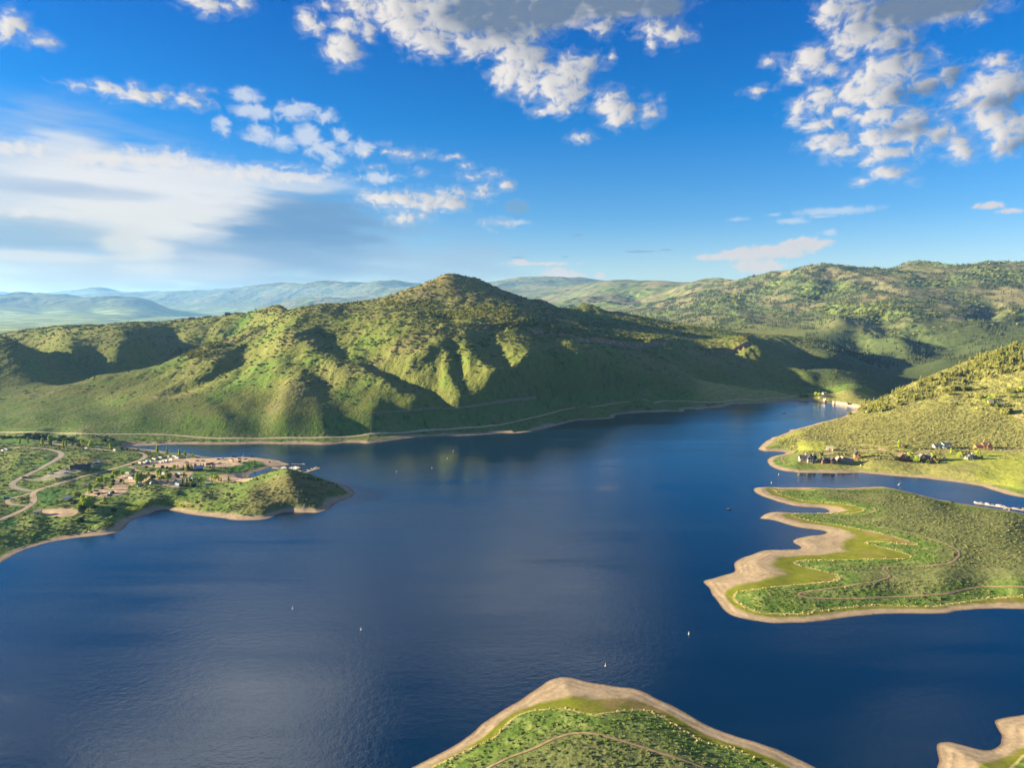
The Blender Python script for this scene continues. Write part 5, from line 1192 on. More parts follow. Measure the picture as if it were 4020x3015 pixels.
def gable(b, rf, cx, cy, w, d, e, r, ax, z0=0.0, oh=.6, th=.28):
    """walls into b, roof slabs into rf; ridge along ax"""
    if ax == 'x':
        b.add([(cx-w/2,cy-d/2,z0),(cx+w/2,cy-d/2,z0),(cx+w/2,cy+d/2,z0),(cx-w/2,cy+d/2,z0),(cx-w/2,cy-d/2,e),(cx+w/2,cy-d/2,e),(cx+w/2,cy+d/2,e),(cx-w/2,cy+d/2,e),(cx-w/2,cy,r-.02),(cx+w/2,cy,r-.02)],
              [(3,2,1,0),(0,1,5,4),(2,3,7,6),(1,2,6,9,5),(3,0,4,8,7),(4,5,9,8),(6,7,8,9)])
        sl = (r - e) / (d / 2)
        for s in (-1, 1):
            y1 = cy + s * (d / 2 + oh); ze = e - sl * oh
            rf.add([(cx-w/2-oh,cy,r+.05),(cx+w/2+oh,cy,r+.05),(cx+w/2+oh,y1,ze+.05),(cx-w/2-oh,y1,ze+.05),(cx-w/2-oh,cy,r+.05+th),(cx+w/2+oh,cy,r+.05+th),(cx+w/2+oh,y1,ze+.05+th),(cx-w/2-oh,y1,ze+.05+th)],
                   [(0,1,2,3),(7,6,5,4),(0,4,5,1),(1,5,6,2),(2,6,7,3),(3,7,4,0)])
    else:
        n0, m0 = len(b.v), len(rf.v)
        gable(b, rf, 0, 0, d, w, e, r, 'x', z0, oh, th)
        for L_, k in ((b.v, n0), (rf.v, m0)):
            for i in range(k, len(L_)): x, y, z = L_[i]; L_[i] = (cx - y, cy + x, z)
HOUSES = []
def house(name, label, S, size, rz, wall, roof, mods, wins=(), door=None, chim=(), deck=None, ext=(), group=None, cat_='house', y0=700, dz=-.15):
    """size: metres per module unit; mods (cx,cy,w,d,eave,ridge,axis); wins (face,u,z,w,h,offset)"""
    P = ray_hit(S, Zs, y0)[0]; k = size
    o = root(name, (P[0], P[1], P[2] + dz), rz)
    b, rf = MB(), MB()
    for cx, cy, w, d, e, r, ax in mods: gable(b, rf, cx*k, cy*k, w*k, d*k, e*k, r*k, ax, -1.2)
    b.obj('wall', W[wall], o); ro = rf.obj('roof', RF[roof], o)
    for f, u_, z, w, h, off in wins:
        q = MB(); g = MB(); u_, z, w, h, off = u_*k, z*k, w*k, h*k, off*k
        if f == 'f': q.box(u_-w/2-.12, u_+w/2+.12, off-.10, off+.02, z-.12, z+h+.12); g.box(u_-w/2, u_+w/2, off-.13, off-.105, z, z+h)
        elif f == 'l': q.box(off-.10, off+.02, u_-w/2-.12, u_+w/2+.12, z-.12, z+h+.12); g.box(off-.13, off-.105, u_-w/2, u_+w/2, z, z+h)
        else: q.box(off-.02, off+.10, u_-w/2-.12, u_+w/2+.12, z-.12, z+h+.12); g.box(off+.105, off+.13, u_-w/2, u_+w/2, z, z+h)
        wi = q.obj('window', TRIM, o); g.obj('pane', GLASS, wi)
    if door:
        f, u_, w, h, off = door; u_, w, h, off = u_*k, w*k, h*k, off*k
        q = MB()
        if f == 'f': q.box(u_-w/2, u_+w/2, off-.08, off+.02, 0, h)
        else: q.box(off-.08, off+.02, u_-w/2, u_+w/2, 0, h)
        q.obj('door', W['darkwood'], o)
    for cx, cy, w, z0, z1 in chim:
        MB().box((cx-w/2)*k, (cx+w/2)*k, (cy-w/2)*k, (cy+w/2)*k, z0*k, z1*k).box((cx-w/2)*k-.12, (cx+w/2)*k+.12, (cy-w/2)*k-.12, (cy+w/2)*k+.12, z1*k, z1*k+.2).obj('chimney', W['stone'], ro)
    if deck:
        x0, x1, y0_, y1_, z = [q*k for q in deck]; q = MB().box(x0, x1, y0_, y1_, z-.22, z); n = max(2, int((x1-x0)/3)+1)
        for i in range(n): px = x0+.15+(x1-x0-.3)*i/(n-1); q.box(px-.1, px+.1, y0_+.05, y0_+.25, -1.2, z-.22).box(px-.05, px+.05, y0_+.04, y0_+.14, z, z+1.0)
        q.box(x0, x1, y0_+.04, y0_+.12, z+.95, z+1.05); q.obj('deck', W['brownred'], o)
    for fn in ext: fn(o, k)
    tag(o, label, cat_, group); HOUSES.append(o); return o
# the lakeside houses: one photograph pixel is about a third of a metre there
HG = 'houses on the sunny shore'
house('stone_house', 'large pale stone lake house with a dark roof and two chimneys near the point', zV([(385,545)]), 1, R(-8), 'stone', 'dark',
      [(-6.3,2.2,7.5,9,4.6,8.0,'x'),(1.2,-.6,6.2,8,5.4,9.2,'y'),(5.2,3.6,8.6,9,4.8,8.8,'x')],
      [('f',-9.2,.9,1.3,2.2,-2.3),('f',-7.0,.9,1.3,2.2,-2.3),('f',-4.6,.9,1.3,2.2,-2.3),('f',.2,.9,1.5,2.0,-4.6),('f',2.4,.9,1.5,2.0,-4.6),('f',.2,3.7,1.5,2.2,-4.6),('f',2.4,3.7,1.5,2.2,-4.6),('l',-1.2,1,1.4,2.2,-1.9),('l',2,1,1.5,2.4,-10.05),('f',6.8,1,1.5,2,-.9)],
      ('f',-2.6,1.2,2.2,-2.3), [(-2.4,2.4,1.7,5,10.6),(5.6,-.2,1.5,4,9.8)], group=HG)
house('log_house', 'brown log house with red-brown front between two gables beside the stone house', zV([(960,572)]), 1, R(-4), 'brownred', 'dark',
      [(-5.8,-.6,4.2,6,3.4,6.2,'y'),(-.6,1.2,8.4,6,4.0,6.4,'x'),(4.9,-.4,5.6,8,4.6,8.2,'y')],
      [('f',-6.6,.8,1.1,1.6,-3.6),('f',-5,.8,1.1,1.6,-3.6),('f',-2,.9,1.6,1.8,-1.8),('f',.8,.9,1.6,1.8,-1.8),('f',4,.9,1.5,1.9,-4.4),('f',6,.9,1.5,1.9,-4.4),('f',4.9,3.9,2.2,1.9,-4.4)],
      ('f',-.6,1.1,2.2,-1.8), [], (-3.4,1.8,-3.6,-1.9,1.0), group=HG)
house('tan_house', 'tan house with lit double gables and a weathered roof right of the brown log house', zV([(1450,565)]), 1, R(-6), 'tan', 'tan',
      [(-7.2,2.0,4.6,6,4.2,7.0,'y'),(-3.8,-.6,4.6,7,4.2,7.6,'y'),(3.4,1.0,11.5,8,3.2,6.6,'x')],
      [('f',-7.6,1,1.4,1.8,-1.0),('f',-3.8,.9,2.2,2.2,-4.1),('f',1,.9,1.4,1.5,-3.0),('f',4,.9,1.4,1.5,-3.0),('f',7,.9,1.4,1.5,-3.0),('l',-.6,1,1.6,2,-6.1)],
      ('f',-1,1,2.1,-3.0), group=HG)
house('garage_barn', 'small cream-sided barn with a grey-tan roof above the stone house', zV([(1010,200)]), 1, R(-28), 'cream', 'tan', [(0,0,8.6,6.4,3.0,4.8,'x')], [('f',-2.2,.9,1.2,1.1,-3.2),('f',2.4,.9,1.2,1.1,-3.2),('r',0,.9,1.2,1.1,4.3)], ('f',.2,2.6,2.4,-3.2), group=HG)
house('tall_cabin', 'tall narrow orange cabin with a steep dark roof and long shadow', zV([(1800,440)]), 1, R(-12), 'orange', 'dark', [(-.6,.5,5.6,6.4,6.2,10.2,'y'),(2.1,-.4,2.4,5,4.6,6.8,'y')],
      [('f',-1.6,1,1.1,1.6,-2.7),('f',.6,1,1.1,1.6,-2.7),('f',-1.6,4.0,1.1,1.6,-2.7),('f',.6,4.0,1.1,1.6,-2.7),('f',-.5,7,1.2,1.3,-2.7),('l',.4,1,1.2,1.6,-3.4),('l',.4,4,1.2,1.6,-3.4)], ('f',2.1,.9,2.1,-2.9), [], (-3.2,1.4,-4.4,-2.8,.9), group=HG)
house('log_cabin', 'dark brown log cabin with an orange porch, left of the two cabins with trees between', zF([(345,630)]), 1, R(-8), 'log', 'brown', [(-2.4,1.2,7.6,8,4.6,9.4,'y'),(3.8,0,5.2,6,3.2,5.6,'x')],
      [('f',-4,1,1.3,1.7,-2.8),('f',-1.2,1,1.3,1.7,-2.8),('f',-2.5,4.8,2,2,-2.8),('f',3.4,1,1.3,1.4,-3.0)], ('f',5.2,1,2.1,-3.0), [(1.6,1.4,1.2,4,9.6)], (-6,6.2,-5.2,-3.1,1.1), group=HG)
house('log_cabin', 'honey-orange log house with grey roof, right of the two cabins with trees between', zF([(685,632)]), 1, R(-14), 'orange', 'grey', [(-5.2,-.4,6.4,8,4.8,8.8,'y'),(1.6,1.4,8,7,4.4,7.8,'x'),(6.6,-.2,5.2,7,4,7.4,'y')],
      [('f',-6.4,1,1.4,1.9,-4.4),('f',-4,1,1.4,1.9,-4.4),('f',-5.2,4.6,2.2,1.8,-4.4),('f',0,1,1.4,1.7,-2.1),('f',3,1,1.4,1.7,-2.1),('f',6.6,1,1.8,1.8,-3.7)], ('f',1.6,1,2.1,-2.1), [(.2,2,1.3,5,9.0)], (-8.4,-1,-6.4,-4.5,1.0), group=HG)
house('garage', 'long white garage with a dark roof beside the teal house', zF([(878,425)]), 1, R(-10), 'white', 'dark', [(0,0,11,7,3.0,4.9,'x')], [('l',0,.9,1.2,1.2,-5.5)], ('f',-2.6,3,2.4,-3.5), ext=[lambda o, k: MB().box(.8,3.6,-3.58,-3.48,0,2.4).obj('garage_door', W['darkwood'], o)], group=HG)
house('teal_house', 'two-storey teal house with white lower floor and flat dark roof', zF([(1005,432)]), 1, R(-10), 'teal', 'dark', [(0,0,9.6,8,6.0,7.4,'x'),(-3.4,-3.4,4,3,2.9,3.9,'x')],
      [('f',-3,3.7,1.4,1.5,-4),('f',0,3.7,1.4,1.5,-4),('f',3,3.7,1.4,1.5,-4),('f',1.4,.8,2.4,1.7,-4),('f',3.8,.8,1,1.7,-4),('l',0,3.7,1.4,1.5,-4.8)], ('f',-.8,1,2.1,-4), [], (-1.2,4.6,-5.6,-4.1,3.0), group=HG)
house('log_lodge', 'wide reddish-orange log lodge with a brown deck at the far right of the house road', zF([(1590,430)]), 1, R(-6), 'orange', 'brown', [(2.6,.8,9.2,8,4.2,7.6,'x'),(4.6,-1.6,5,5,3.8,6.8,'y'),(-6.6,.4,9,6.4,2.8,4.6,'x')],
      [('f',-9,1,1.3,1.3,-2.8),('f',-6,1,1.3,1.3,-2.8),('f',.2,1,1.5,1.6,-3.2),('f',3.8,1,1.3,1.6,-4.1),('f',5.4,1,1.3,1.6,-4.1)], ('f',-3.6,1,2.1,-2.8), [(.4,1.6,1.2,5,8.6)], (-2,7.4,-6,-4.2,.9), group=HG)
house('grey_house', 'grey and white house half hidden by poplars on the bright lawn', zF([(1378,602)]), 1, R(-8), 'grey', 'grey', [(-1.4,.4,10.4,8,3.4,6.2,'x'),(-2.4,-2.6,6,4,3.2,6.0,'y'),(5.6,.6,4,6,2.6,4.4,'x')],
      [('f',-4,1,1.3,1.5,-4.6),('f',-1,1,1.3,1.5,-4.6),('f',2,1,1.3,1.5,-3.6),('f',5.6,1,1.2,1.2,-2.4)], ('f',3.4,1,2.1,-3.6), [(2.4,1,1.6,5,7.6)], group=HG)
house('small_cabin', 'tiny brown cabin between two poplars beside the house road', zF([(362,432)]), 1, R(-10), 'log', 'brown', [(0,0,4.6,4.6,2.6,4.8,'y')], [('f',-1,.9,.9,1,-2.3)], ('f',.9,.9,2,-2.3), group=HG)
house('upper_house', 'pale yellow house with a grey roof among shrubs high on the slope', zR([(1265,625)]), 1, R(-16), 'yellow', 'grey', [(-1.6,-.4,7.4,7,3.6,5.8,'x'),(3.6,1,6,6,3.0,5.2,'x')],
      [('f',-3.6,.9,1.4,1.4,-3.9),('f',-.6,.9,1.4,1.4,-3.9),('f',4,.9,1.3,1.3,-2.0)], ('f',1.2,1,2.1,-3.9), group=HG, y0=900)
house('carport', 'small pinkish carport beside the upper yellow house', zR([(1575,668)]), 1, R(-12), 'brownred', 'tan', [(0,.6,5.2,4,2.4,3.4,'x')], [('f',1.4,.9,1,1,-1.4)], ('f',-.8,2.4,2.1,-1.4), group=HG, cat_='shed', y0=900)
house('dam_hut', 'small cream hut on the green knoll beside the dam', zG([(1055,362)]), 1, R(6), 'cream', 'tan', [(0,0,7.4,5,3.6,4.8,'x')], [('f',-2,1.2,1,1.2,-2.5),('f',2,1.2,1,1.2,-2.5)], ('f',0,1.3,2.2,-2.5), cat_='hut', y0=1200)
house('ridge_house', 'brown house on the skyline of the left ridge, the right of the two', zH1([(1657,437)]), 1, R(8), 'log', 'dark', [(-4,0,13,9,4.4,8.0,'x'),(7,0,9,7,3.2,5.4,'x')], [('f',-6,1,1.6,1.6,-4.5),('f',-2,1,1.6,1.6,-4.5)], ('f',1,1.1,2.1,-4.5), group='houses on the left ridge', y0=1500)
house('ridge_house', 'low dark house on the skyline of the left ridge beside a white garage', zH1([(1388,467)]), 1, R(4), 'log', 'dark', [(0,0,15,8,3.6,6.4,'x')], [('f',-4,1,1.6,1.4,-4),('f',3,1,1.6,1.4,-4)], ('f',0,1.1,2.1,-4), group='houses on the left ridge', y0=1500)
house('ridge_garage', 'small white garage on the left skyline ridge', zH1([(1328,470)]), 1, R(4), 'white', 'grey', [(0,0,9,7,3.0,5.0,'x')], [], ('f',0,3,2.4,-3.5), group='houses on the left ridge', cat_='garage', y0=1500)
# visitor centre: long gable roof, sunlight painted as a cream left gable, shade as a dark front
def vc_ext(o, k):
    q = MB()
    for i in range(9): x = (-11.5 + i * 2.9) * k; q.box(x-.14, x+.14, -6.3*k, -6.0*k, -.6, 3.0*k)
    q.box(-13*k, 12*k, -6.35*k, -5.95*k, 2.9*k, 3.2*k); q.obj('porch_posts', W['darkwood'], o)
    MB().box(-3.4*k,-2.2*k,.6*k,1.8*k,4.6*k,6.6*k).box(1.4*k,2.2*k,-.8*k,0,5.2*k,6.5*k).obj('roof_vent', RF['grey'], o)
    MB().prism([(-4.4*k,1.0*k),(4.4*k,1.0*k),(4.4*k,3.1*k),(0,5.7*k),(-4.4*k,3.1*k)], -13.0*k-.12, -13.0*k-.03, 'x').obj('lit_gable_panel', W['cream'], o)  # cream panel paints the sunlit look onto the left gable
house('visitor_centre', 'long visitor centre with a dark gabled roof and gable end coloured as lit', zB([(1400,612)]), .74, R(27), 'log', 'dark', [(0,0,26,9.5,3.1,5.9,'x'),(9,2.2,8,9,3.4,6.3,'y')],
      [('f',-8,1,1.8,1.3,-4.75),('f',-4,1,1.8,1.3,-4.75),('f',4,1,1.8,1.3,-4.75),('f',8,1,1.8,1.3,-4.75)], ('f',0,1.8,2.2,-4.75), ext=[vc_ext], cat_='visitor centre', y0=500)
def shelter(name, label, S, w, d, h, r, rz, roofm, group=None):
    P = ray_hit(S, Zs, 500)[0]; o = root(name, (P[0], P[1], P[2]), rz)
    tmp, rf = MB(), MB(); gable(tmp, rf, 0, 0, w, d, h, r, 'x', 0, .5, .2); rf.obj('roof', RF[roofm], o)
    for sx in (-1, 1):
        for sy in (-1, 1): MB().box(sx*w/2-.12, sx*w/2+.12, sy*d/2-.12, sy*d/2+.12, -.4, h).obj('post', W['darkwood'], o)
    MB().box(-1.2, 1.2, -.4, .4, .7, .8).box(-1.2, 1.2, -.85, -.6, .4, .46).box(-1.2, 1.2, .6, .85, .4, .46).box(-.9, -.75, -.7, .7, 0, .7).box(.75, .9, -.7, .7, 0, .7).obj('picnic_table', W['darkwood'], o)
    return tag(o, label, 'shelter', group)
o = shelter('pavilion', 'blue-roofed open pavilion beside the golden conifers', zC([(1460,648)]), 9, 6.5, 2.8, 5.2, R(24), 'blue')
MB().box(-4.4, 4.4, 2.8, 3.1, -.4, 2.7).obj('back_wall', W['darkwood'], o)
shelter('picnic_shelter', 'small blue-roofed shelter alone in the grass above the grove', zB([(1175,1178)]), 6.4, 4.6, 2.5, 4.0, R(16), 'blue')
shelter('picnic_shelter', 'dark maroon picnic shelter at the front of the gravel lot, left of the pair', zC([(1630,592)]), 3.4, 2.6, 2.2, 2.9, R(10), 'brown', 'maroon picnic shelters')
shelter('picnic_shelter', 'dark maroon picnic shelter at the front of the gravel lot, right of the pair', zC([(1720,592)]), 2.6, 2.4, 2.0, 2.7, R(10), 'brown', 'maroon picnic shelters')
def toilet(label, S, w, d, h, rz, wall, roof): return house('restroom', label, S, 1, rz, wall, roof, [(0,0,w,d,h,h+1.0,'x')], [('f',-w*.28,1.6,.6,.4,-d/2)], ('f',w*.2,.95,2.05,-d/2), cat_='restroom', y0=500)
toilet('small cream block restroom at the road fork below the junction', zB([(657,1408)]), 5.2, 4.4, 2.7, R(12), 'cream', 'tan')
toilet('small orange-cream restroom beside the tallest clump of cottonwoods', zC([(440,932)]), 4.2, 3.6, 2.7, R(30), 'cream', 'tan')
toilet('orange-cream restroom at the left edge of the campground', zB([(1520,932)]), 6.2, 4.2, 2.6, R(15), 'cream', 'tan')
toilet('small orange-topped restroom hut in front of the conifers', zC([(1312,655)]), 3.0, 2.8, 2.4, R(20), 'orange', 'tan')
toilet('tiny pinkish hut at the bend of the campground lane', zC([(320,672)]), 2.6, 2.4, 2.2, R(20), 'cream', 'tan')
# ------------------------------------------------------------------ dam
def dam():
    A = at_z(zG([(1222,462)]), 5.2)[0]; B = at_z(zG([(1408,512)]), 5.0)[0]; B2 = at_z(zG([(1424,492)]), 5.0)[0]; Cc = at_z(zG([(1640,536)]), 5.0)[0]
    a = Vector((*A, 0)); c = Vector((*Cc, 0)); d = (c - a); L_ = d.length; rz = math.atan2(d.y, d.x)
    o = root('dam', a, rz)
    MB().prism([(-3.0,-3),(.4,5.2),(3.0,5.2),(8,-22),(-3.0,-22)], -6, 0, 'x').obj('abutment', CONC, o)
    n = 7
    for i in range(n):
        x0 = L_ * i / n; x1 = L_ * (i + 1) / n - .15
        if i == 3: continue
        MB().add([(x0,-1.6,-3),(x1,-1.6,-3),(x1,9,-22),(x0,9,-22),(x0,-1.0,5.2),(x1,-1.0,5.2),(x1,2.4,5.2),(x0,2.4,5.2)], [(3,2,1,0),(4,5,6,7),(0,1,5,4),(1,2,6,5),(2,3,7,6),(3,0,4,7)]).obj('wall_block', CONC, o)
    x0 = L_ * 3 / n; x1 = L_ * 4 / n
    MB().add([(x0,-1.3,-3),(x1,-1.3,-3),(x1,9,-22),(x0,9,-22),(x0,-.8,2.6),(x1,-.8,2.6),(x1,2.4,2.6),(x0,2.4,2.6)], [(3,2,1,0),(4,5,6,7),(0,1,5,4),(1,2,6,5),(2,3,7,6),(3,0,4,7)]).obj('spillway', CONC, o)
    q = MB().box(x0+1, x0+1.4, -1.2, 2.4, 2.6, 6.4).box(x1-1.4, x1-1, -1.2, 2.4, 2.6, 6.4).box(x0, x1, -.6, 2, 6.0, 6.5); q.obj('gate_frame', W['darkwood'], o)
    q = MB()
    for i in range(26): x = L_ * i / 25; q.box(x-.06, x+.06, 2.1, 2.2, 5.2, 6.2)
    q.box(0, L_, 2.1, 2.2, 6.1, 6.25); q.obj('railing', CONC, o)
    MB().box(L_-1, L_+9, -3, 4, -4, 7.2).box(L_+2, L_+6, -1, 3, 7.2, 9.6).obj('gatehouse', CONC, o)
    tag(o, 'concrete dam wall in warm light at the far end of the lake', 'dam')
    P = at_z(zG([(1063,478)]), .2)[0]; t = root('intake_tower', (P[0], P[1], 0), .3)
    MB().box(-2, 2, -2, 2, -3, 4.5).obj('shaft', CONC, t); MB().prism([(-2.6,4.5),(2.6,4.5),(0,7.6)], -2.6, 2.6).obj('cap', W['white'], t); MB().box(-2.06,-2.0,-.6,.6,1,3).obj('door', W['darkwood'], t)
    tag(t, 'small white gabled intake tower at the waterline left of the dam', 'tower')
dam()
POLE = mat('weathered_pole', (.13, .095, .065), .9, .2, 3)
def pole(S, h, label, arms=1):
    P = ray_hit(S, Zs, 950)[0]; o = root('utility_pole', P, .2)
    MB().cyl((0,0,-.5), 'z', .22, h+.5, 7, .15).obj('post', POLE, o)
    for i in range(arms): MB().box(-1.6, 1.6, -.08, .08, h-.9-i*1.4, h-.7-i*1.4).cyl((-1.4,0,h-.7-i*1.4), 'z', .06, .25, 6).cyl((1.4,0,h-.7-i*1.4), 'z', .06, .25, 6).obj('crossarm', POLE, o)
    tag(o, label, 'pole', 'utility poles along the hill')
for S, h, lb in [(zH2([(720,1146)]), 13, 'utility pole standing alone low on the big hill, left of the central gullies'), (zH3([(608,1040)]), 12, 'utility pole on the small lit spur above the far shore'), (zH3([(803,1036)]), 10, 'utility pole in shade, left of the pair right of the lit spur'),
                 (zH3([(950,1030)]), 10, 'utility pole in shade, right of the pair right of the lit spur'), (zG([(160,345)]), 15, 'tall utility pole at the edge of the sunlit patch on the far slope'), (zG([(1303,322)]), 10, 'utility pole on top of the knoll beside the dam'), (zG([(978,345)]), 7, 'short pole beside the cream hut at the dam'), (zH4([(797,1070)]), 8, 'thin pole behind the dam knoll, farthest right')]: pole(S, h, lb)
# ------------------------------------------------------------------ vehicles
TYRE = mat('tyre_rubber', (.02, .02, .02), .9, .1, 5)
PAINT = {}
def paint(c):
    if c not in PAINT:
        col = {'white': (.56, .55, .52), 'silver': (.42, .44, .46), 'dark': (.035, .035, .042), 'blue': (.05, .10, .22), 'red': (.32, .035, .03), 'maroon': (.13, .035, .035), 'tan': (.45, .36, .25), 'green': (.10, .24, .18), 'cream': (.54, .46, .34), 'teal': (.16, .36, .34), 'grey': (.16, .165, .17), 'pale blue': (.38, .52, .62), 'orange': (.55, .2, .05), 'yellow': (.62, .5, .08)}[c]
        PAINT[c] = mat(c.replace(' ', '_') + '_paint', col, .35, .06, .8, .5)
    return PAINT[c]
VMESH = {}
def part(key, fn):
    if key not in VMESH: VMESH[key] = fn()
    return VMESH[key]
def wheel_mesh(r=.35, w=.24): return part(('wheel', r), lambda: MB().cyl((0, -w/2, 0), 'y', r, w, 12).mesh('wheel', TYRE))
def car_mesh(kind, c):
    def fn():
        L_, Wd = {'car': (4.6, 1.8), 'suv': (4.8, 1.9), 'pickup': (5.6, 1.95), 'van': (6.2, 2.1)}[kind]; h = Wd / 2
        if kind == 'car': pr = [(-2.3,.35),(2.3,.35),(2.3,.75),(1.2,.95),(.5,1.42),(-1.0,1.45),(-1.8,1.0),(-2.3,.9)]
        elif kind == 'suv': pr = [(-2.4,.4),(2.4,.4),(2.4,.95),(1.2,1.1),(.6,1.72),(-2.1,1.75),(-2.4,1.1)]
        elif kind == 'pickup': pr = [(-2.8,.5),(2.8,.5),(2.8,1.1),(1.6,1.2),(1.0,1.82),(-.5,1.85),(-.7,1.2),(-2.8,1.2)]
        else: pr = [(-3.1,.4),(3.1,.4),(3.1,1.1),(2.4,1.3),(1.9,2.3),(-3.0,2.4),(-3.1,1.2)]
        return MB().prism(pr, -h, h).mesh('body', paint(c), bevel=.08)
    return part((kind, c), fn)
def win_mesh(kind):
    def fn():
        h = {'car': .9, 'suv': .95, 'pickup': .975, 'van': 1.05}[kind] + .012; b = MB()
        pr = {'car': [(.95,.98),(.45,1.34),(-.95,1.36),(-1.5,1.0)], 'suv': [(1.05,1.12),(.58,1.6),(-2.0,1.62),(-2.2,1.15)], 'pickup': [(1.45,1.24),(.95,1.72),(-.42,1.74),(-.55,1.24)], 'van': [(2.2,1.4),(1.8,2.1),(1.0,2.1),(1.0,1.4)]}[kind]
        b.prism(pr, h, h + .012); b.prism(pr, -h - .012, -h); return b.mesh('windows', GLASS)
    return part(('win', kind), fn)
CAR_NO = []
def car(S, kind, c, rz, label, group=None, dz=0, y0=300):
    P = ray_hit(S, Zs, y0)[0]; nm = {'car': 'parked_car', 'suv': 'parked_suv', 'pickup': 'pickup_truck', 'van': 'parked_van'}[kind]
    o = root(nm, (P[0], P[1], P[2] + .02), R(rz)); link('body', car_mesh(kind, c), o); link('windows', win_mesh(kind), o)
    wb, tr = {'car': (1.4, .8), 'suv': (1.45, .84), 'pickup': (1.8, .86), 'van': (2.0, .92)}[kind]
    for sx in (-1, 1):
        for sy in (-1, 1): w = link('wheel', wheel_mesh(), o); w.location = (sx * wb, sy * tr, .35)
    tag(o, label, {'car': 'car', 'suv': 'car', 'pickup': 'truck', 'van': 'van'}[kind], group); return o
def trailer(S, c, rz, label, L_=7.5, group=None, kind='travel_trailer', y0=300):
    P = ray_hit(S, Zs, y0)[0]; o = root(kind, (P[0], P[1], P[2] + .02), R(rz), .78); h = L_ / 2
    if kind == 'motorhome': pr = [(-h,.5),(h,.5),(h,1.3),(h-.5,2.0),(h-.2,3.0),(-h,3.15)]
    else: pr = [(-h,.55),(h-.9,.55),(h-.1,1.2),(h-.25,2.3),(h-1.0,2.85),(-h+.4,2.9),(-h,2.5)]
    link('body', part((kind, c, L_), lambda: MB().prism(pr, -1.2, 1.2).mesh('body', paint(c), bevel=.1)), o)
    link('stripe', part((kind, 'st', L_), lambda: MB().box(-h+.2, h-1.0, -1.225, -1.2, 1.0, 1.3).box(-h+.2, h-1.0, 1.2, 1.225, 1.0, 1.3).mesh('stripe', paint('grey'))), o)
    for x in (-h*.5, h*.25): link('window', part((kind, 'w', x), lambda: MB().box(x-.6, x+.6, -1.23, -1.2, 1.5, 2.2).box(x-.6, x+.6, 1.2, 1.23, 1.5, 2.2).mesh('window', GLASS)), o)
    link('door', part((kind, 'd', L_), lambda: MB().box(-.5, .3, -1.24, -1.2, .6, 2.4).mesh('door', paint('silver'))), o)
    for sy in (-1, 1):
        for x in ((-.6, .3) if kind != 'motorhome' else (-h*.55, h*.6)): w = link('wheel', wheel_mesh(.36), o); w.location = (x - .3, sy * 1.0, .36)
    if kind != 'motorhome': link('hitch', part(('hitch', L_), lambda: MB().bar((h-1, .7, .55), (h+1.1, 0, .5), .06).bar((h-1, -.7, .55), (h+1.1, 0, .5), .06).mesh('hitch', POLE)), o)
    tag(o, label, 'motorhome' if kind == 'motorhome' else 'trailer', group); return o
GV = 'vehicles in the gravel lot'; GC = 'vehicles at the campsites'
T = trailer
T(zC([(445,538)]),'cream',-30,'cream travel trailer at the left end of the front row in the gravel lot',7.5,GV); T(zC([(525,535)]),'white',-30,'white travel trailer second in the front row of the gravel lot',7,GV)
T(zC([(690,472)]),'white',-32,'largest white trailer in the rear row of the gravel lot',10,GV); T(zC([(800,445)]),'cream',-31,'cream trailer right of the largest white trailer in the rear row',8,GV)
T(zC([(620,512)]),'cream',-32,'cream trailer between the two rows at the left of the gravel lot',8,GV); T(zC([(565,508)]),'silver',-32,'silver trailer left of the cream one between the lot rows',6,GV)
T(zC([(945,428)]),'tan',-50,'tan box trailer at the back edge of the gravel lot',6,GV); T(zC([(1040,430)]),'white',-26,'white motorhome with dark stripe at the back edge of the gravel lot',9.5,GV,'motorhome')
T(zC([(1088,450)]),'white',-26,'white trailer just in front of the striped motorhome',8,GV); T(zC([(985,480)]),'white',-27,'boxy white motorhome alone in the middle of the gravel lot',7.5,GV,'motorhome')
T(zC([(805,522)]),'white',-35,'white trailer at the left of the bright middle row in the lot',6.5,GV); T(zC([(850,508)]),'cream',-35,'cream trailer in the centre of the bright middle row in the lot',6.5,GV); T(zC([(900,500)]),'white',-35,'white trailer at the right of the bright middle row in the lot',8,GV)
T(zC([(2028,498)]),'tan',-25,'tan motorhome alone on the right half of the gravel lot',8,GV,'motorhome')
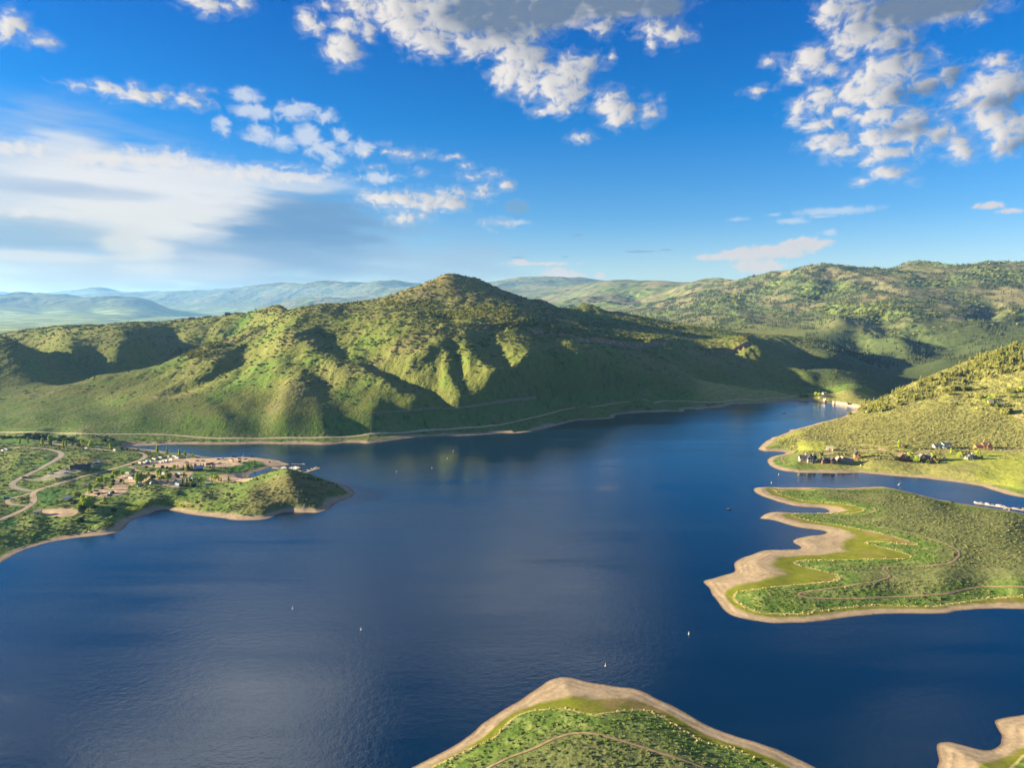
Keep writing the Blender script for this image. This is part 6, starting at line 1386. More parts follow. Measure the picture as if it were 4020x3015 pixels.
for x, y, k, c, rz, lb in [(720,530,'pickup','green',15,'pale green pickup in front of the bright middle row'),(650,482,'suv','dark',24,'dark car behind the cream trailer in the left of the lot'),(590,525,'suv','dark',24,'black car at the front left of the gravel lot'),(480,548,'pickup','grey',22,'grey pickup between the first two front-row trailers'),(760,458,'suv','dark',20,'dark car left of the rear cream trailer'),(865,442,'pickup','dark',20,'dark pickup right of the rear cream trailer'),
    (1150,440,'suv','dark',10,'dark car right of the striped motorhome, left of the pair'),(1205,438,'pickup','dark',10,'dark pickup right of the striped motorhome, right of the pair'),(1270,434,'pickup','silver',5,'silver pickup at the back edge of the lot'),(1438,440,'car','grey',5,'grey car by the shore grass at the back of the lot'),
    (1238,520,'pickup','tan',12,'tan pickup alone near the front of the gravel lot'),(1440,492,'car','dark',5,'dark car mid lot, left of two'),(1540,492,'car','dark',5,'dark car mid lot, right of two'),(1808,466,'suv','maroon',10,'dark maroon car beside a white pickup on the right half of the lot'),(1870,454,'pickup','white',5,'white pickup on the right half of the lot'),(1932,466,'car','silver',10,'silver car right of the white pickup'),(2032,464,'car','silver',0,'pale grey car behind the tan motorhome'),(2170,462,'suv','maroon',0,'maroon car at the right end of the gravel lot'),
    (1590,548,'suv','white',80,'white car at the left of the row of four facing the pavilion'),(1622,545,'suv','dark',80,'dark car second in the row of four facing the pavilion'),(1662,541,'suv','maroon',80,'maroon car third in the row of four facing the pavilion'),(1700,537,'suv','dark',80,'black car at the right of the row of four facing the pavilion'),(1830,534,'car','grey',10,'grey car alone right of the row of four')]:
    car(zC([(x, y)]), k, c, rz, lb, GV)
car(zD([(182,462)]), 'suv', 'maroon', 5, 'maroon car parked near the tip of the gravel spit', GV); car(zD([(285,462)]), 'car', 'maroon', 5, 'maroon car farthest out on the gravel spit', GV)
for x, y, c, rz, L_, lb in [(232,718,'white',5,7,'white trailer at the upper left corner of the campground'),(290,806,'white',8,9,'long white trailer beside the tallest cottonwood clump'),(850,722,'white',10,6,'small white trailer behind the pinkish trailer'),(890,745,'cream',30,7.5,'pinkish cream trailer between two cottonwoods'),(1130,730,'pale blue',15,7,'pale blue trailer among the upper campsites'),(1065,882,'white',18,7,'white trailer behind the pale blue one at the front campsites'),(1095,912,'pale blue',12,8.5,'long pale blue trailer at the front of the campground'),(1345,808,'pale blue',5,4.5,'short pale blue trailer near the dark slope'),(345,768,'dark',2,9,'long black trailer beside the tallest cottonwoods')]:
    T(zC([(x, y)]), c, -rz - 15, lb, L_, GC)
for x, y, k, c, rz, lb in [(1630,902,'van','white',20,'white van alone at the front right of the campground'),(620,822,'car','blue',30,'blue car under the dark round tree'),(880,804,'car','teal',20,'teal car among the upper campsites'),(1410,860,'car','pale blue',20,'pale blue car right of the front campsites'),(962,905,'car','tan',10,'tan car on the front loop lane')]:
    car(zC([(x, y)]), k, c, rz, lb, GC)
for x, y, k, c, rz, lb in [(430,782,'suv','dark',28,'dark car driving on the paved road'),(885,722,'pickup','teal',15,'teal pickup in the visitor centre lot'),(1160,645,'suv','blue',80,'dark blue car by the entrance of the visitor centre lot'),(1145,700,'car','silver',20,'silver car beside the lot island'),(112,1148,'suv','blue',20,'dark blue car at the edge of the small dirt loop'),(1660,528,'pickup','silver',20,'silver pickup beyond the visitor centre, left of three'),(1695,524,'car','white',20,'white car beyond the visitor centre, middle of three'),(1735,520,'suv','silver',20,'silver car beyond the visitor centre, right of three'),
    (945,176,'car','white',40,'white car in the back meadow, left of a pair'),(985,174,'suv','white',10,'white car in the back meadow, right of a pair'),(568,143,'car','white',0,'white car far back in the meadow'),(1435,243,'car','red',80,'small red car beside a shrub at the back'),(1775,928,'car','red',20,'red car by the bright green bush at the lower campsites'),(1670,1018,'suv','dark',10,'black car beside the loop lane of the lower campsites'),(1910,1090,'suv','dark',10,'dark car next to the pale green tent'),(20,292,'suv','dark',5,'dark car at the left edge beside parked trailers')]:
    car(zB([(x, y)]), k, c, rz, lb, 'cars about the campground')
for x, y, c, rz, L_, lb in [(1505,280,'white',5,6,'low white trailer beside the back track'),(1695,272,'teal',5,7,'white-and-teal trailer beside the back track'),(1998,312,'cream',20,7,'cream trailer near the neck of the inlet'),(62,298,'red',60,5,'red trailer at the left edge of the meadow'),(50,322,'white',10,6.5,'white trailer in front of the red one at the left edge'),(122,305,'pale blue',10,5,'pale trailer right of the red one at the left edge'),(92,298,'white',30,5,'small white trailer between red and pale ones at the left edge')]:
    T(zB([(x, y)]), c, -rz - 15, lb, L_, 'trailers in the back meadow')
def tent(S, c, w, h, label):
    P = ray_hit(S, Zs, 500)[0]; o = root('tent', P, .3); n = 12; rings = []
    for k in range(5):
        a = k / 4 * math.pi / 2 * .96; rings.append([(w/2*math.cos(a)*math.cos(2*math.pi*i/n), w/2*.8*math.cos(a)*math.sin(2*math.pi*i/n), h*math.sin(a)) for i in range(n)])
    MB().loft(rings).obj('canopy', paint(c), o, smooth_=True); MB().prism([(-.5,0),(.5,0),(0,h*.7)], -w*.4-.02, -w*.4+.25).obj('door', paint('grey'), o); tag(o, label, 'tent', 'tents at the campsites')
tent(zC([(662,885)]), 'grey', 6.2, 3.0, 'large dark grey dome tent near the dark round tree'); tent(zB([(1920,1058)]), 'teal', 3.4, 1.8, 'pale green dome tent at the lower campsites'); tent(zV([(1915,655)]), 'yellow', 2.4, 1.6, 'bright yellow tent on the grass below the tall cabin'); tent(zG([(985,418)]), 'yellow', 4.5, 2.4, 'yellow-green tent on the bank left of the dam'); tent(zR([(850,770)]), 'yellow', 4.0, 2.2, 'yellowish mound tent beside tan rocks on the upper slope')
# ------------------------------------------------------------------ docks and boats
DECKM = plank_mat('dock_planks', (.40, .31, .22)); HULL = {c: paint(c) for c in ('white', 'cream', 'red', 'dark', 'tan', 'grey', 'blue')}
SAIL = mat('white_cloth', (.75, .73, .70), .8, .05, 2)
def boat_mesh(kind, c):
    def fn():
        L_, w = {'runabout': (6.2, 2.2), 'pontoon': (7.6, 2.6), 'sailboat': (7.0, 2.3), 'skiff': (4.6, 1.7)}[kind]; rings = []
        if kind == 'pontoon':
            b = MB()
            for s in (-1, 1): b.cyl((-L_/2, s * .85, .1), 'x', .38, L_, 8, .3)
            return b.box(-L_/2, L_/2-.3, -w/2, w/2, .42, .6).mesh('hull', HULL[c])
        for t in np.linspace(0, 1, 8):
            x = -L_/2 + L_ * t; k = (1 - t ** 3) ** .7 if t < 1 else .03; k = max(k, .04); z1 = .85 + .35 * t * t
            rings.append([(x, -w/2*k, z1), (x, -w/2*.72*k, -.05), (x, 0, -.3 * (1 - t * .7)), (x, w/2*.72*k, -.05), (x, w/2*k, z1)])
        return MB().loft(rings).mesh('hull', HULL[c], bevel=0)
    return part(('hull', kind, c), fn)
def boat(S, kind, c, rz, label, group=None, top=None, z=0.0, sc=.72):
    P = at_z(S, z)[0]; nm = {'runabout': 'motorboat', 'pontoon': 'pontoon_boat', 'sailboat': 'sailboat', 'skiff': 'rowing_boat'}[kind]
    o = root(nm, (P[0], P[1], z), R(rz), sc); link('hull', boat_mesh(kind, c), o)
    if kind == 'pontoon':
        link('railing', part(('rail',), lambda: MB().box(-3.7,3.4,-1.28,-1.22,.6,1.3).box(-3.7,3.4,1.22,1.28,.6,1.3).box(3.34,3.4,-1.2,1.2,.6,1.3).mesh('railing', paint('silver'))), o)
        link('awning', part(('awn', top or 'cream'), lambda: MB().box(-2.6,.9,-1.2,1.2,2.5,2.62).bar((-2.4,-1.15,.6),(-2.4,-1.15,2.5),.04).bar((.7,-1.15,.6),(.7,-1.15,2.5),.04).bar((-2.4,1.15,.6),(-2.4,1.15,2.5),.04).bar((.7,1.15,.6),(.7,1.15,2.5),.04).mesh('awning', paint(top or 'cream'))), o)
        link('seat', part(('pseat',), lambda: MB().box(-3.4,-2.6,-1.0,1.0,.6,1.05).box(1.2,2.8,-1.1,-.6,.6,1.05).box(1.2,2.8,.6,1.1,.6,1.05).mesh('seat', paint('tan'))), o)
    elif kind == 'runabout':
        link('windshield', part(('wsh',), lambda: MB().prism([(.5,1.0),(1.2,1.0),(.7,1.6)], -.85, .85).mesh('windshield', GLASS)), o)
        link('deck', part(('rdeck', c), lambda: MB().box(-2.6,.4,-.75,.75,.87,1.0).mesh('deck', paint('tan'))), o)
        link('motor', part(('mot',), lambda: MB().box(-3.5,-3.05,-.22,.22,.1,1.35).mesh('motor', paint('dark'))), o)
        if top: link('canopy', part(('rcan', top), lambda: MB().prism([(-2.4,2.1),(.6,2.1),(.4,2.25),(-2.2,2.25)], -.95, .95).bar((-2.2,-.9,.9),(-2.2,-.9,2.1),.04).bar((.4,-.9,.9),(.4,-.9,2.1),.04).bar((-2.2,.9,.9),(-2.2,.9,2.1),.04).bar((.4,.9,.9),(.4,.9,2.1),.04).mesh('canopy', paint(top))), o)
    elif kind == 'sailboat':
        link('cabin', part(('cab',), lambda: MB().prism([(-1.4,.9),(1.6,1.0),(1.2,1.5),(-1.2,1.5)], -.7, .7).mesh('cabin', paint('white'), bevel=.06)), o)
        link('mast', part(('mast',), lambda: MB().cyl((.6,0,1.0), 'z', .10, 8.6, 6, .06).mesh('mast', paint('white'))), o)
        link('boom', part(('boom',), lambda: MB().cyl((-2.6,0,2.0), 'x', .16, 3.2, 6).mesh('boom', SAIL)), o)
    else:
        link('bench', part(('bench',), lambda: MB().box(-1.2,-.9,-.7,.7,.6,.7).box(.5,.8,-.7,.7,.6,.7).mesh('bench', paint('tan'))), o)
    return tag(o, label, 'boat', group)
def dock(name, label, S, w, fingers=(), y=None):
    P = at_z(S, .3); o = root(name, (P[0][0], P[0][1], 0)); base = P[0]
    for a, b in zip(P[:-1], P[1:]):
        d = b - a; L_ = np.hypot(*d); e = link('walkway', MB().box(0, L_, -w/2, w/2, .25, .5).box(.2, L_-.2, -w/2+.1, -w/2+.4, -.25, .25).box(.2, L_-.2, w/2-.4, w/2-.1, -.25, .25).mesh('walkway', DECKM), o)
        e.location = (a[0]-base[0], a[1]-base[1], 0); e.rotation_euler = (0, 0, math.atan2(d[1], d[0]))
    for (fa, fb) in fingers:
        a, b = at_z(fa, .3)[0], at_z(fb, .3)[0]; d = b - a; L_ = np.hypot(*d)
        e = link('finger', MB().box(0, L_, -w*.35, w*.35, .22, .47).mesh('finger', DECKM), o); e.location = (a[0]-base[0], a[1]-base[1], 0); e.rotation_euler = (0, 0, math.atan2(d[1], d[0]))
    return tag(o, label, 'dock')
dock('marina_dock', 'main marina dock running out from the spit behind the little hill', zM([(170,322),(400,345),(560,355),(640,400),(720,460),(840,490)]), 2.4, [(zM([(600,375)]), zM([(900,340)])), (zM([(680,430)]), zM([(1000,380)])), (zM([(720,455)]), zM([(920,430)])), (zM([(640,400)]), zM([(1180,345)]))])
dock('marina_dock', 'long outer dock slanting out to its tip right of the marina', zM([(1000,560),(1180,540),(1400,465),(1620,400),(1810,338)]), 2.4, [(zM([(1300,498)]), zM([(1060,415)])), (zM([(1500,436)]), zM([(1370,405)]))])
dock('fishing_pier', 'thin straight pier ending in a small platform beyond the marina', zM([(830,200),(1000,202),(1235,204)]), 1.6)
MBG = 'boats moored in the marina'
for x, y, kd, c, rz, tp, lb in [(530,352,'pontoon','cream',10,'cream','cream pontoon boat nearest the shore end of the marina dock'),(600,335,'pontoon','white',14,'cream','white pontoon boat behind the shore end of the marina dock'),(635,385,'pontoon','white',5,'white','white-canopied pontoon boat at the first dock bend'),(660,425,'runabout','cream',20,'cream','cream motorboat at the second dock bend'),(700,475,'pontoon','cream',0,'tan','tan-canopied pontoon boat by the brown hilltop'),(745,395,'runabout','tan',16,'tan','tan motorboat left in the middle boat row'),(800,375,'pontoon','white',16,'cream','white pontoon boat left of the mast in the middle row'),(860,352,'pontoon','cream',14,'white','white-topped pontoon boat just left of the tall mast'),(805,455,'runabout','white',20,'cream','white motorboat with canopy in the front boat row'),
    (830,475,'pontoon','white',10,'cream','white pontoon boat at the right end of the front row'),(920,420,'runabout','white',10,None,'open white motorboat right of the front boat row'),(965,390,'pontoon','tan',12,'tan','tan pontoon boat right of the mast'),(985,330,'pontoon','white',8,'white','largest white pontoon boat in the back row'),(1050,345,'pontoon','cream',8,'cream','cream pontoon boat second from the right in the back row'),(1110,335,'runabout','white',8,'white','white motorboat near the right end of the back row'),(1160,352,'runabout','dark',8,None,'dark motorboat at the right end of the back row'),(1090,385,'skiff','dark',10,None,'small dark boat in front of the back row'),(975,545,'pontoon','cream',5,'yellow','yellow-topped pontoon boat at the near end of the outer dock'),(1150,515,'pontoon','white',8,'yellow','white pontoon boat with yellow awning on the outer dock'),(1240,478,'runabout','dark',18,'maroon','maroon-canopied motorboat on the outer dock'),
    (1560,378,'runabout','tan',18,'maroon','tan motorboat with maroon canopy near the outer dock tip'),(1640,350,'skiff','white',18,None,'small white boat near the outer dock tip'),(1705,340,'runabout','white',30,'cream','white motorboat with cream canopy at the outer dock tip'),(1770,335,'skiff','cream',20,None,'cream skiff at the very tip of the outer dock'),(1265,205,'runabout','white',15,None,'white motorboat at the end of the thin pier'),(515,462,'skiff','white',60,None,'small white boat left of the brown hilltop')]:
    boat(zM([(x, y)]), kd, c, rz - 42, lb, MBG, tp)
boat(zM([(920,372)]), 'sailboat', 'white', 10, 'white sailboat with the tallest mast in the marina', MBG); boat(zM([(1008,505)]), 'sailboat', 'white', 10, 'white sailboat moored between the marina docks', MBG)
boat(zD([(245,421)]), 'sailboat', 'white', 8, 'white sailboat beached on the inlet side of the gravel spit')
dock('private_dock', 'long narrow dock with boats beyond the sagebrush peninsula', zF([(1450,1292),(1600,1306),(1880,1348),(2010,1365),(2212,1393),(2350,1410)]), 2.0, [(zF([(1990,1363)]), zF([(1975,1402)]))])
PB = 'boats at the long private dock'
for x, y, kd, c, rz, tp, lb in [(1465,1282,'runabout','white',85,'cream','white boat with cream canopy at the left end of the long dock'),(1515,1300,'pontoon','white',5,'cream','white pontoon boat second on the long dock'),(1555,1293,'runabout','white',20,'white','white motorboat third on the long dock'),(1640,1308,'pontoon','cream',70,'white','cream pontoon boat standing apart on the long dock'),(1722,1315,'skiff','white',5,None,'little white boat in the gap of the long dock'),(1815,1330,'pontoon','tan',70,'orange','orange-topped pontoon boat on the long dock'),(1860,1330,'runabout','cream',20,'tan','cream motorboat right of the orange-topped boat'),(1900,1352,'pontoon','white',5,'white','white pontoon boat with white awning mid dock'),(1928,1380,'runabout','white',0,None,'open white motorboat on the near side of the long dock'),(2065,1375,'pontoon','white',10,'grey','white pontoon boat with grey awning on the long dock'),(2130,1372,'runabout','red',20,'red','red-canopied motorboat on the long dock'),(2208,1388,'runabout','dark',60,'white','dark motorboat at the right picture edge of the long dock')]:
    boat(zF([(x, y)]), kd, c, -rz * .6 - 20, lb, PB, tp, 0.0, .62)
boat(zG([(472,634)]), 'pontoon', 'red', 10, 'small pinkish boat crossing the far arm near the dam', None, 'white')
boat(zP1([(272,202)]), 'runabout', 'dark', 10, 'dark fishing boat off the peninsula bays', None, None)
boat(zF([(285,1003)]), 'sailboat', 'white', 5, 'white sailboat anchored in the channel below the houses', None, None, 0.0, .52)
def buoy(S, label, c='white', r=.45):
    P = at_z(S, 0)[0]; o = root('buoy', (P[0], P[1], 0))
    MB().cyl((0,0,-.4), 'z', r, .7, 12, r).cyl((0,0,.3), 'z', r*.55, 1.3, 10, r*.2).obj('float', paint(c), o); MB().cyl((0,0,1.6), 'z', r*.22, .4, 8).obj('marker', paint('orange'), o)
    tag(o, label, 'buoy', 'buoys on the open lake')
FULL = lambda pts: np.array(pts, float) * 1.81735
for x, y, lb, c in [(780,1362,'white buoy on dark water left of the near point','white'),(632,1316,'pale buoy in the left half of the open lake','white'),(1488,1371,'white buoy just left of the peninsula tip','white'),(1308,1440,'orange-white buoy just beyond the near point','cream'),(979,975,'white buoy nearest the foot of the hill','white'),(966,991,'white buoy below the one nearest the hill','white'),(933,1012,'white buoy farther out in front of the hill','white'),(856,1020,'tiny buoy off the marina','white')]: buoy(FULL([(x, y)]), lb, c)
buoy(zE([(621,847)]), 'white buoy off the hillside point, upper of two'); buoy(zE([(505,975)]), 'white buoy off the peninsula tip, lower of two')
# ------------------------------------------------------------------ brush, grass tufts and far woods (countless: one object each)
def field(A, x, y):
    return ground_z(x, y, A)
def clump(name, shape, n, m, seed, leaf): return bpy.data.objects.new(name, crown_mesh(name, shape, n, m, seed, leaf))
def scatter(name, label, x, y, hgt, wid, kinds, sink=.12):
    keep = np.abs(x / y) < .80; x, y, hgt, wid = x[keep], y[keep], hgt[keep], wid[keep]
    z = field(Zs, x, y) - sink * hgt
    n = len(x)
    me = bpy.data.meshes.new(name); me.vertices.add(n); me.vertices.foreach_set('co', np.stack([x, y, z], 1).astype(np.float32).ravel())
    a = me.attributes.new('size', 'FLOAT_VECTOR', 'POINT'); a.data.foreach_set('vector', np.stack([wid, wid * rng.uniform(.8, 1.25, n), hgt], 1).astype(np.float32).ravel())
    a = me.attributes.new('turn', 'FLOAT', 'POINT'); a.data.foreach_set('value', (rng.random(n) * 6.283).astype(np.float32))
    o = bpy.data.objects.new(name, me); COL.objects.link(o)
    cl = bpy.data.collections.new(name + "_kinds")
    for k in kinds: cl.objects.link(k)
    g = bpy.data.node_groups.new(name + "_spread", 'GeometryNodeTree')
    g.interface.new_socket('Geometry', in_out='INPUT', socket_type='NodeSocketGeometry'); g.interface.new_socket('Geometry', in_out='OUTPUT', socket_type='NodeSocketGeometry')
    gi, go = g.nodes.new('NodeGroupInput'), g.nodes.new('NodeGroupOutput')
    ip = g.nodes.new('GeometryNodeInstanceOnPoints'); ci = g.nodes.new('GeometryNodeCollectionInfo')
    ci.inputs['Collection'].default_value = cl; ci.inputs['Separate Children'].default_value = True; ci.inputs['Reset Children'].default_value = True
    s = g.nodes.new('GeometryNodeInputNamedAttribute'); s.data_type = 'FLOAT_VECTOR'; s.inputs['Name'].default_value = 'size'
    t = g.nodes.new('GeometryNodeInputNamedAttribute'); t.data_type = 'FLOAT'; t.inputs['Name'].default_value = 'turn'
    cx = g.nodes.new('ShaderNodeCombineXYZ'); ri = g.nodes.new('FunctionNodeRandomValue'); ri.data_type = 'INT'; ri.inputs['Max'].default_value if False else None
    for i_ in ri.inputs:
        if i_.name == 'Max' and i_.type == 'INT': i_.default_value = len(kinds) - 1
        if i_.name == 'Min' and i_.type == 'INT': i_.default_value = 0
    lk = g.links.new
    lk(gi.outputs[0], ip.inputs['Points']); lk(ci.outputs[0], ip.inputs['Instance']); ip.inputs['Pick Instance'].default_value = True
    lk([q for q in ri.outputs if q.type == 'INT'][0], ip.inputs['Instance Index'])
    lk(s.outputs[0], ip.inputs['Scale']); lk(t.outputs[0], cx.inputs[2]); lk(cx.outputs[0], ip.inputs['Rotation']); lk(ip.outputs[0], go.inputs[0])
    md = o.modifiers.new('spread', 'NODES'); md.node_group = g
    tag(o, label, kind='stuff'); return o
def pick(n, x0, x1, y0, y1, prob):
    x = rng.uniform(x0, x1, n); y = rng.uniform(y0, y1, n)
    p = prob(x, y); k = rng.random(n) < p
    return x[k], y[k]
LM['sage'] = leaf_mat('sagebrush', (.095, .115, .036), (.29, .285, .10), .1)
LM['sage_lit'] = leaf_mat('lit_sagebrush', (.19, .195, .055), (.42, .38, .13), .1)  # lighter copy of the sage, colour raised to offset the low sun
LM['brush'] = leaf_mat('oak_brush', (.070, .105, .022), (.24, .25, .055), .15)
LM['straw'] = leaf_mat('dead_grass', (.46, .36, .15), (.66, .55, .28), .1)
LM['grassc'] = leaf_mat('meadow_clump', (.075, .135, .022), (.18, .25, .05), .15)
LM['aspen'] = leaf_mat('aspen_leaves', (.17, .20, .04), (.34, .33, .08), .2)
sages = [clump('sage_clump', 'bush', 44, LM['sage'], 900 + k, .24) for k in range(4)]
brushes = [clump('brush_clump', 'bush', 60, LM['brush'], 920 + k, .22) for k in range(4)]
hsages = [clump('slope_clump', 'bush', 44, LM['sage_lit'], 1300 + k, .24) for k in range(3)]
straws = [clump('straw_tuft', 'bush', 30, LM['straw'], 940 + k, .26) for k in range(3)]
grasses = [clump('grass_clump', 'bush', 30, LM['grassc'], 950 + k, .26) for k in range(3)]
LM['far_pine'] = leaf_mat('far_conifers', (.055, .080, .034), (.125, .135, .05), .1)
fpines = [clump('far_pine', 'cone', 90, LM['far_pine'], 1400 + k, .13) for k in range(3)]
pines = [clump('pine', 'cone', 110, LM['conifer'], 960 + k, .12) for k in range(3)]
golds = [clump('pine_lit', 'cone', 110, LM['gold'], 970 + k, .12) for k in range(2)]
aspens = [clump('aspen', 'column', 90, LM['aspen'], 980 + k, .11) for k in range(3)]
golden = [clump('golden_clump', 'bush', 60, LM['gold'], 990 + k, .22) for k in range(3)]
Fvd = np.where(spit_r, vd, -60.0); Frd = rd; Flots = np.maximum(np.maximum(lots, sm(ISLE) * 0 - 60), -60)
FnA, FnB = nA, nB
# sagebrush on the peninsula and the near points
x, y = pick(90000, 150, 800, 500, 920, lambda x, y: smooth(4, 22, field(Fvd, x, y) + 9 * field(FnA, x, y)) * (.55 + .45 * smooth(-.1, .3, field(FnB, x, y))) * smooth(.3, 1.2, field(Frd, x, y)) * .8)
x2, y2 = pick(16000, -140, 330, 240, 480, lambda x, y: smooth(1, 9, field(Fvd, x, y) + 3 * field(FnA, x, y)) * smooth(.3, 1.2, field(Frd, x, y)) * (.45 + .55 * smooth(-.1, .3, field(FnA, x, y))))
x = np.concatenate([x, x2]); y = np.concatenate([y, y2]); h_ = .28 + .85 * rng.random(len(x)) ** 2.2
scatter('sagebrush', 'grey-green sagebrush covering the peninsula and near point', x, y, h_, h_ * rng.uniform(.9, 1.5, len(x)), sages)
# greener clumps near the edge
x, y = pick(60000, 150, 760, 500, 920, lambda x, y: smooth(.5, 2, field(Fvd, x, y)) * (1 - smooth(14, 30, field(Fvd, x, y))) * .5 * smooth(.2, 1, field(Frd, x, y)))
x2, y2 = pick(14000, -140, 330, 240, 480, lambda x, y: smooth(.4, 2, field(Fvd, x, y)) * .7 * smooth(.2, 1, field(Frd, x, y)))
x = np.concatenate([x, x2]); y = np.concatenate([y, y2]); h_ = rng.uniform(.25, .7, len(x))
scatter('meadow_grass', 'fresh green grass clumps behind the old waterline', x, y, h_, h_ * rng.uniform(1.4, 2.4, len(x)), grasses)
# bleached tufts along the old waterline
def along(P, step, jit, p=.75):
    seg = np.linalg.norm(np.diff(P, axis=0), axis=1); s = np.concatenate([[0], np.cumsum(seg)]); t = np.arange(0, s[-1], step); t = t[rng.random(len(t)) < p * (.5 + smooth(-.3, .2, fbm(t / 18, t * 0, 2, 4)))]
    return np.interp(t, s, P[:, 0]) + rng.normal(0, jit, len(t)), np.interp(t, s, P[:, 1]) + rng.normal(0, jit, len(t))
a1 = along(veg_spit, .8, .9, .5); a2 = along(veg_near, .7, .7, .55); 
x = np.concatenate([a1[0], a2[0]]); y = np.concatenate([a1[1], a2[1]]); h_ = rng.uniform(.2, .8, len(x))
scatter('dead_grass', 'bleached dead grass tufts along the old waterline', x, y, h_, h_ * rng.uniform(.8, 1.5, len(x)), straws)
# brush of the campground headland
x, y = pick(90000, -760, 60, 560, 1010, lambda x, y: (field(SDg, x, y) > 9) * (field(Fvd, x, y) < -50) * smooth(.6, 3, field(Frd, x, y)) * (field(Flots, x, y) < -1) * smooth(-.25, .35, field(FnB, x, y) + .5 * field(FnA, x, y)) * .38 * np.where(field(sm(lush), x, y) > 0, .1, 1))
h_ = rng.uniform(.5, 1.4, len(x))
scatter('undergrowth', 'dark green brush over the campground headland', x, y, h_, h_ * rng.uniform(1.1, 1.9, len(x)), brushes[:2] + sages[:2] + grasses[:2])
# right-hand slope
x, y = pick(120000, 330, 1050, 860, 1400, lambda x, y: (field(rightside * 1.0, x, y) > .5) * (field(SDg, x, y) > 11) * smooth(.6, 3, field(Frd, x, y)) * np.where(field(sm(lawn), x, y) > -2, .12, 1) * smooth(-.4, .35, field(FnB, x, y) + .5 * field(FnA, x, y)) * .6)
h_ = rng.uniform(.7, 1.7, len(x))
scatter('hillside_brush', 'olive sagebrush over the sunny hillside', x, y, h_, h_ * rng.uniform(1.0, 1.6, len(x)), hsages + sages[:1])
# oak brush on the hill
FZ = Zg
x, y = pick(210000, -1700, 1500, 1010, 2500, lambda x, y: (field(hillw, x, y) > .15) * ((x < .47 * y) | (y > 1500)) * smooth(.02, .42, field(FnA, x, y) * .7 + field(FnB, x, y) * .7 + .18 * smooth(60, 150, field(FZ, x, y))) * (.45 + .55 * smooth(30, 110, field(FZ, x, y))) * .6 + field(canyon, x, y) * .30 * smooth(-.4, .2, field(FnA, x, y) + field(FnB, x, y)))
h_ = rng.uniform(.8, 3.2, len(x)) * (.55 + .45 * smooth(20, 90, field(FZ, x, y)))
scatter('oak_brush', 'clumps of oak brush over the big hill', x, y, h_, h_ * rng.uniform(1.3, 2.3, len(x)), brushes)
gp = poly_sd([patch(zH2, [(850,350),(1150,330),(1350,330),(1720,330),(1900,430),(2200,560),(1900,540),(1500,500),(1200,470),(900,420)])], 40) if False else None
gx, gy = [], []
for zf, cx, cy, rx_, ry_, n in [(zH2,1030,365,140,40,160),(zH2,1250,440,200,28,200),(zH2,1430,400,130,50,120),(zH2,1700,500,220,36,260),(zH2,1650,410,100,60,120),(zH2,2050,550,160,24,120),(zH3,420,600,120,16,120),(zH3,620,612,120,8,80),(zH2,820,350,60,20,60),(zH1,1400,715,130,40,160),(zH1,1550,650,80,26,90),(zH3,1120,680,60,8,40),(zH3,1310,610,50,20,60),(zH3,900,520,200,16,120),(zH1,1800,415,200,10,60)]:
    S = np.stack([cx + rng.normal(0, rx_ * .5, n), cy + rng.normal(0, ry_ * .5, n)], 1); P = ray_hit(zf(S), Zs, 1000); gx.append(P[:, 0]); gy.append(P[:, 1])
x = np.concatenate(gx); y = np.concatenate(gy); h_ = rng.uniform(2.0, 5.0, len(x))
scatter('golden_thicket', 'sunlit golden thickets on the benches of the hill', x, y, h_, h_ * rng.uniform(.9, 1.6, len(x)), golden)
# woods on the foreground slope at the right
wood = [(zH4, [(960,1150),(1130,1100),(1250,1030),(1420,965),(1560,915),(1700,855),(1900,765),(2100,705),(2240,690),(2240,900),(2000,950),(1800,990),(1600,1080),(1500,1130),(1300,1150),(1180,1200),(1050,1210)], 480), (zH4, [(880,1215),(1000,1180),(1200,1190),(1160,1210),(950,1240)], 70)]
gx, gy = [], []
for zf, pts, n in wood:
    p = np.array(pts, float); q = np.stack([rng.uniform(p[:, 0].min(), p[:, 0].max(), n * 4), rng.uniform(p[:, 1].min(), p[:, 1].max(), n * 4)], 1)
    ins = np.zeros(len(q), bool); j = len(p) - 1
    for i in range(len(p)):
        c = (p[i, 1] > q[:, 1]) != (p[j, 1] > q[:, 1]); xx = (p[j, 0] - p[i, 0]) * (q[:, 1] - p[i, 1]) / (p[j, 1] - p[i, 1] + 1e-9) + p[i, 0]; ins ^= c & (q[:, 0] < xx); j = i
    q = q[ins]; nn = fbm(q[:, 0] / 90, q[:, 1] / 40, 2, 9); q = q[nn > -.28][:n]
    P = ray_hit(zf(q), Zs, 1050); P = P[P[:, 1] < 1460]; gx.append(P[:, 0]); gy.append(P[:, 1])
x = np.concatenate(gx); y = np.concatenate(gy); k = rng.random(len(x)) < .55; h_ = rng.uniform(5, 11, len(x))
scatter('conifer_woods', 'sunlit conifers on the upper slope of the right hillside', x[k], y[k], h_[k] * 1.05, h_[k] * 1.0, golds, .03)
scatter('aspen_woods', 'pale aspens mixed into the woods of the right hillside', x[~k], y[~k], h_[~k] * .85, h_[~k] * 1.0, aspens + golden[:1], .03)
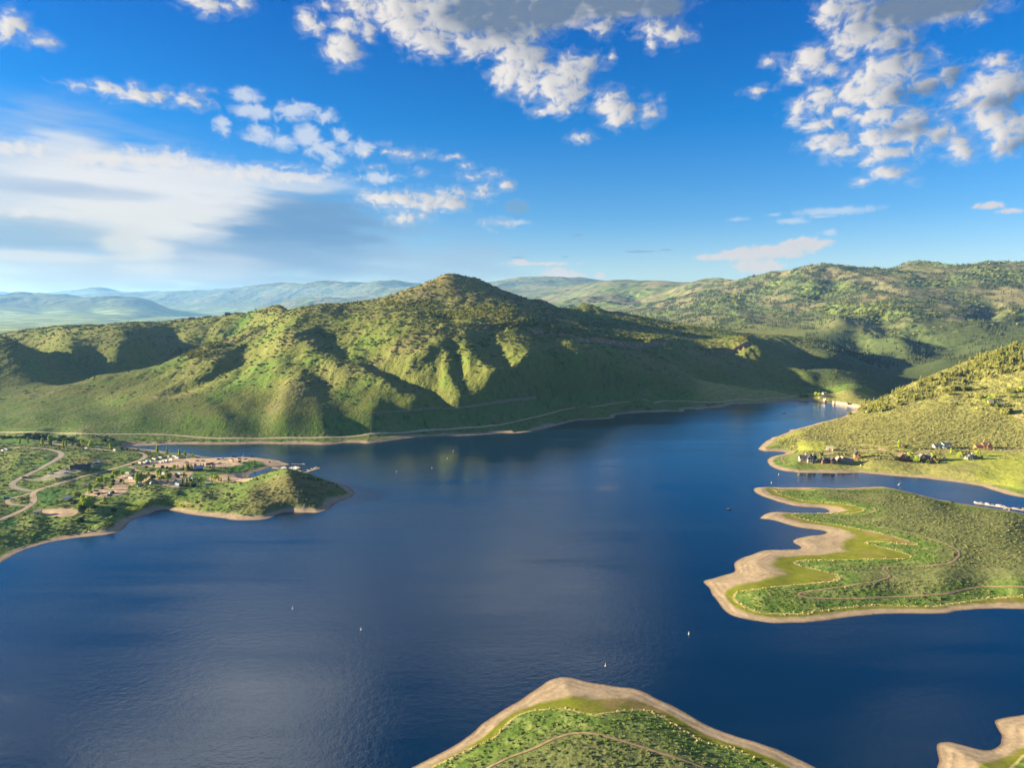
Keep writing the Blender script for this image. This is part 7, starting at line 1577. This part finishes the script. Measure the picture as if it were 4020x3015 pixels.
# woods of the far mountain
FnE = fbm(X / 85, Y / 120, 4, 124) + .25 * fbm(X / 600, Y / 600, 3, 126)
x, y = pick(160000, 100, 4300, 2250, 5300, lambda x, y: ((field(mountw, x, y) > .2) | (field(canyon, x, y) > .4)) * (smooth(.02, .30, field(FnE, x, y)) * .42 + .04))
h_ = rng.uniform(7, 15, len(x))
scatter('mountain_forest', 'dark conifer forest over the mountain beyond the canyon', x, y, h_, h_ * 1.1, fpines, .03)
x, y = pick(60000, 100, 4300, 2250, 5000, lambda x, y: (field(mountw, x, y) > .2) * smooth(.0, .35, -field(nE, x, y) * .7 + .5 * field(FnA, x, y)) * .3)
h_ = rng.uniform(5, 9, len(x))
scatter('aspen_groves', 'lighter green aspen groves on the mountain', x, y, h_, h_ * 1.7, [clump('aspen_round', 'bush', 60, LM['aspen'], 1200 + k, .22) for k in range(2)], .03)

# ------------------------------------------------------------------ an unseen cloud added far to the left, shaped to shade the lower hill
def build_shade_cloud():
    import bmesh
    bm = bmesh.new()
    up = Vector((-sun_dir.x, -sun_dir.y, 0)).normalized() * sun_dir.z + Vector((0, 0, math.hypot(sun_dir.x, sun_dir.y)))   # across the light, upwards
    side = sun_dir.cross(up).normalized()
    base = Vector((-300, 1490, 0)) + sun_dir * 5200
    r = random.Random(4)
    for s_, w_, ra, rb in [(-130,-120,260,110),(-240,-50,170,80),(60,-110,250,110),(260,-170,230,100),(-40,-30,190,60),(-200,-190,240,90),(150,-60,150,60),(-250,10,110,40),(330,-150,130,90),(400,-20,110,70),(410,50,90,36),(380,-120,120,70)]:
        c = base + side * (-s_) + up * w_
        m = bmesh.ops.create_icosphere(bm, subdivisions=3, radius=1)
        for v in m['verts']:
            d = v.co.copy(); k = 1 + .16 * math.sin(5 * d.x + s_) * math.cos(4 * d.y + w_) + .08 * math.sin(11 * d.z + s_)
            v.co = c + side * (d.x * ra * k) + up * (d.y * rb * k) + sun_dir * (d.z * 330 * k)
    bmesh.ops.recalc_face_normals(bm, faces=bm.faces)
    me = bpy.data.meshes.new("cloud"); bm.to_mesh(me); bm.free()
    m = bpy.data.materials.new("shade_cloud_vapour"); m.use_nodes = True
    t = m.node_tree; t.nodes.clear(); o_ = t.nodes.new('ShaderNodeOutputMaterial'); v_ = t.nodes.new('ShaderNodeVolumePrincipled')
    v_.inputs['Color'].default_value = (.9, .92, .95, 1); v_.inputs['Density'].default_value = .0011
    t.links.new(v_.outputs[0], o_.inputs['Volume']); me.materials.append(m)
    o = bpy.data.objects.new("cloud", me); COL.objects.link(o); tag(o, "unseen cloud added left of the view to shade the lower hill", kind='stuff')
build_shade_cloud()

# ------------------------------------------------------------------ haze: the air over the valley
def build_haze():
    x0, x1, y0, y1, z0, z1 = -42000, 42000, -300, 50000, -80, 640
    vs_ = [(x, y, z) for z in (z0, z1) for y in (y0, y1) for x in (x0, x1)]
    fs = [(0, 2, 3, 1), (4, 5, 7, 6), (0, 1, 5, 4), (2, 6, 7, 3), (0, 4, 6, 2), (1, 3, 7, 5)]
    me = bpy.data.meshes.new("haze"); me.from_pydata(vs_, [], fs); me.update()
    m = bpy.data.materials.new("haze"); m.use_nodes = True
    t = m.node_tree; t.nodes.clear()
    o_ = t.nodes.new('ShaderNodeOutputMaterial'); v_ = t.nodes.new('ShaderNodeVolumePrincipled')
    v_.inputs['Color'].default_value = (.24, .54, 1.0, 1); v_.inputs['Density'].default_value = HAZE_DENSITY
    v_.inputs['Anisotropy'].default_value = .2
    t.links.new(v_.outputs[0], o_.inputs['Volume'])
    me.materials.append(m)
    o = bpy.data.objects.new("haze", me); COL.objects.link(o)
    tag(o, "thin blue haze over the valley and far ranges", kind='stuff')
HAZE_DENSITY = 2.7e-5
build_haze()
